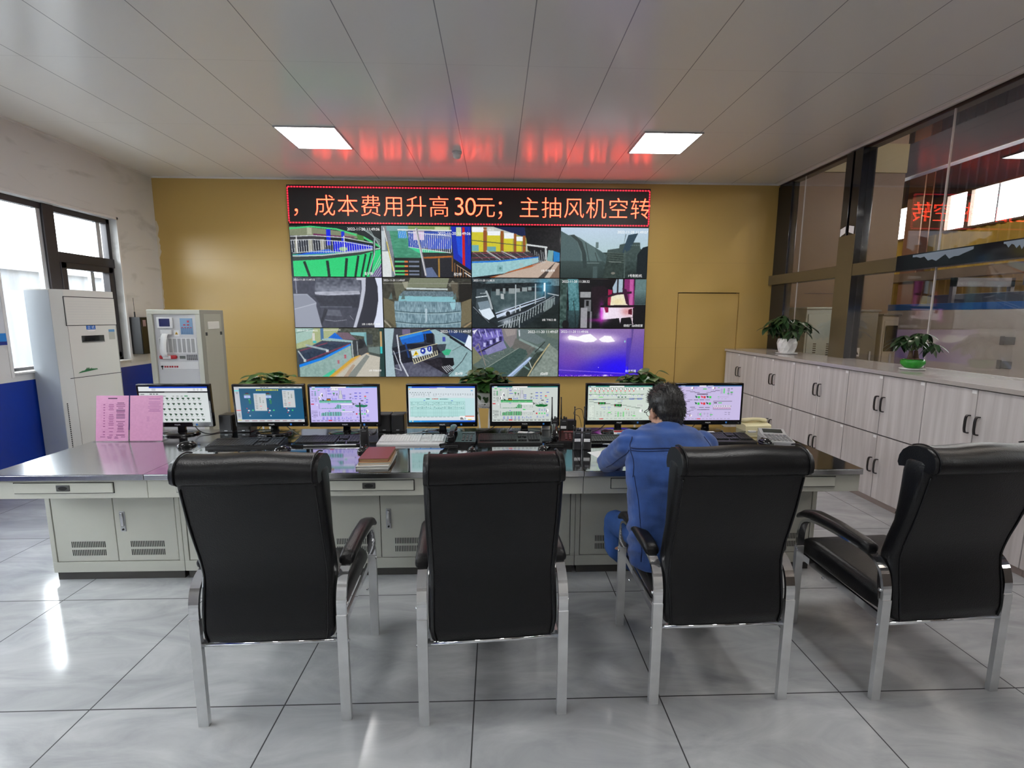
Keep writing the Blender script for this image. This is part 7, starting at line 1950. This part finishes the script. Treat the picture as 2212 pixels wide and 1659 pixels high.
# glasses
gl = MB()
for s in (-1, 1):
    gl.tube([hp_(s * .032 + .024 * math.cos(q * PI / 8), .101, .000 + .018 * math.sin(q * PI / 8)) for q in range(17)], .0016, 6)
    gl.tube(bez([hp_(s * .057, .100, .006), hp_(s * .076, .085, .007), hp_(s * .083, .02, .010), hp_(s * .084, -.012, .004), hp_(s * .080, -.026, -.014)], 4), .0020, 6)
gl.tube([hp_(-.009, .102, .004), hp_(0, .106, .007), hp_(.009, .102, .004)], .0016, 6)
gl.build('glasses', M_gblack, man)
# denim jacket
jk = MB()
torso(jk, .014)
for S, E, Wr in ((SH_L, EL_L, WR_L), (SH_R, EL_R, WR_R)):
    M1 = [(a * .5 + b * .5) for a, b in zip(S, E)]
    W2 = [a * .25 + b * .75 for a, b in zip(E, Wr)]
    caps(jk, [(*S, .074), (M1[0], M1[1], M1[2] - .004, .069), (E[0], E[1], E[2] + .004, .061)], 20)
    caps(jk, [(E[0], E[1], E[2] + .004, .061), (*W2, .048), (*[a * .1 + b * .9 for a, b in zip(E, Wr)], .043)], 20)
# collar
jk.loft([[(.848 + r * math.cos(q), 2.322 + off + r * .95 * math.sin(q), z - .035 * math.sin(q)) for q in [2 * PI * k / 28 for k in range(28)]] for z, r, off in ((1.03, .10, 0), (1.060, .088, .002), (1.082, .077, .006), (1.088, .065, .008))])
def fold(co):
    w = .006 * noise.noise(Vector((co.x * 9 + 3, co.y * 9, co.z * 16))) + .003 * noise.noise(Vector((co.x * 22, co.y * 20, co.z * 34 + 5)))
    # creases gathering at elbows, armpits and waist
    for c, r in ((EL_L, .13), (EL_R, .13), (SH_L, .16), ((PX - .17, 2.13, .60), .16), ((PX + .1, 2.05, .62), .2)):
        dd = (co - Vector(c)).length
        if dd < r: w += .007 * (1 - dd / r) * math.sin(co.z * 95 + co.y * 60 + co.x * 30)
    return w
jme = fuse(jk, .0065, 3, fold)
jo = link_mesh('denim_jacket', jme, M_denim, man)
tree = BVHTree.FromPolygons([v.co[:] for v in jme.vertices], [p.vertices[:] for p in jme.polygons])
def seam_line(name, pts, r=.0026):
    """stitched seam laid on the cloth: points are dropped onto the back of the jacket"""
    out = []
    for p in bez(pts, 8):
        hit = tree.ray_cast(Vector((p.x, 1.6, p.z)), Vector((0, 1, 0)))
        if hit[0] is not None: out.append(hit[0] + hit[1] * .0005)
    if len(out) > 3: MB().tube(out, r, 6).build(name, M_thread, jo)
seam_line('yoke_seam', [(PX - .190, 0, 1.012), (PX - .09, 0, 1.021), (PX, 0, 1.023), (PX + .09, 0, 1.021), (PX + .190, 0, 1.012)], .0040)
seam_line('yoke_seam', [(PX - .190, 0, 1.002), (PX - .09, 0, 1.011), (PX, 0, 1.013), (PX + .09, 0, 1.011), (PX + .190, 0, 1.002)], .0022)
for s in (-1, 1):
    seam_line('armhole_seam', [(PX + s * .175, 0, 1.055), (PX + s * .192, 0, 1.01), (PX + s * .188, 0, .95), (PX + s * .195, 0, .89)])
    seam_line('back_seam', [(PX + s * .190, 0, .90), (PX + s * .178, 0, .78), (PX + s * .172, 0, .62), (PX + s * .170, 0, .52)], .0020)
sl = []
for k in range(15):
    t_ = k / 14
    c = Vector(SH_L).lerp(Vector(EL_L), t_)
    hit = tree.ray_cast(c + Vector((-.06, -.35, .0)), Vector((.12, 1, 0)))
    if hit[0] is not None: sl.append(hit[0] + hit[1] * .0005)
if len(sl) > 3: MB().tube(sl, .0024, 6).build('sleeve_seam', M_thread, jo)
# jeans and shoes
tr = MB()
for H_, K_, A_ in ((HIP_L, KN_L, AN_L), (HIP_R, KN_R, AN_R)):
    caps(tr, [(*H_, .092), (*[(a + b) / 2 for a, b in zip(H_, K_)], .079), (*K_, .066)], 20)
    caps(tr, [(*K_, .066), (K_[0], K_[1] - .02, K_[2] - .14, .064), (A_[0], A_[1], A_[2] + .02, .056)], 20)
tr.ell((PX + .01, 2.12, .555), (.165, .115, .088))
tme = fuse(tr, .0075, 3, lambda co: .004 * noise.noise(co * 14) + .0025 * noise.noise(co * 30))
link_mesh('jeans', tme, mat('blue_jeans', (0.022, 0.075, 0.26, 1), 0.85, vary=0.25, vscale=8, bump=0.3, bscale=400), man)
for A_ in (AN_L, AN_R):
    sh = MB()
    sh.loft([[(A_[0] + a, A_[1] + yy, zz + max(-zz, b)) for a, b in rrect(w, h, min(w, h) * .7, 5)] for yy, w, h, zz in ((-.085, .022, .030, .034), (-.07, .036, .044, .046), (0, .041, .050, .052), (.07, .046, .036, .038), (.15, .045, .028, .030), (.185, .030, .018, .022), (.195, .010, .008, .014))])
    sh.build('shoe', M_black, man)
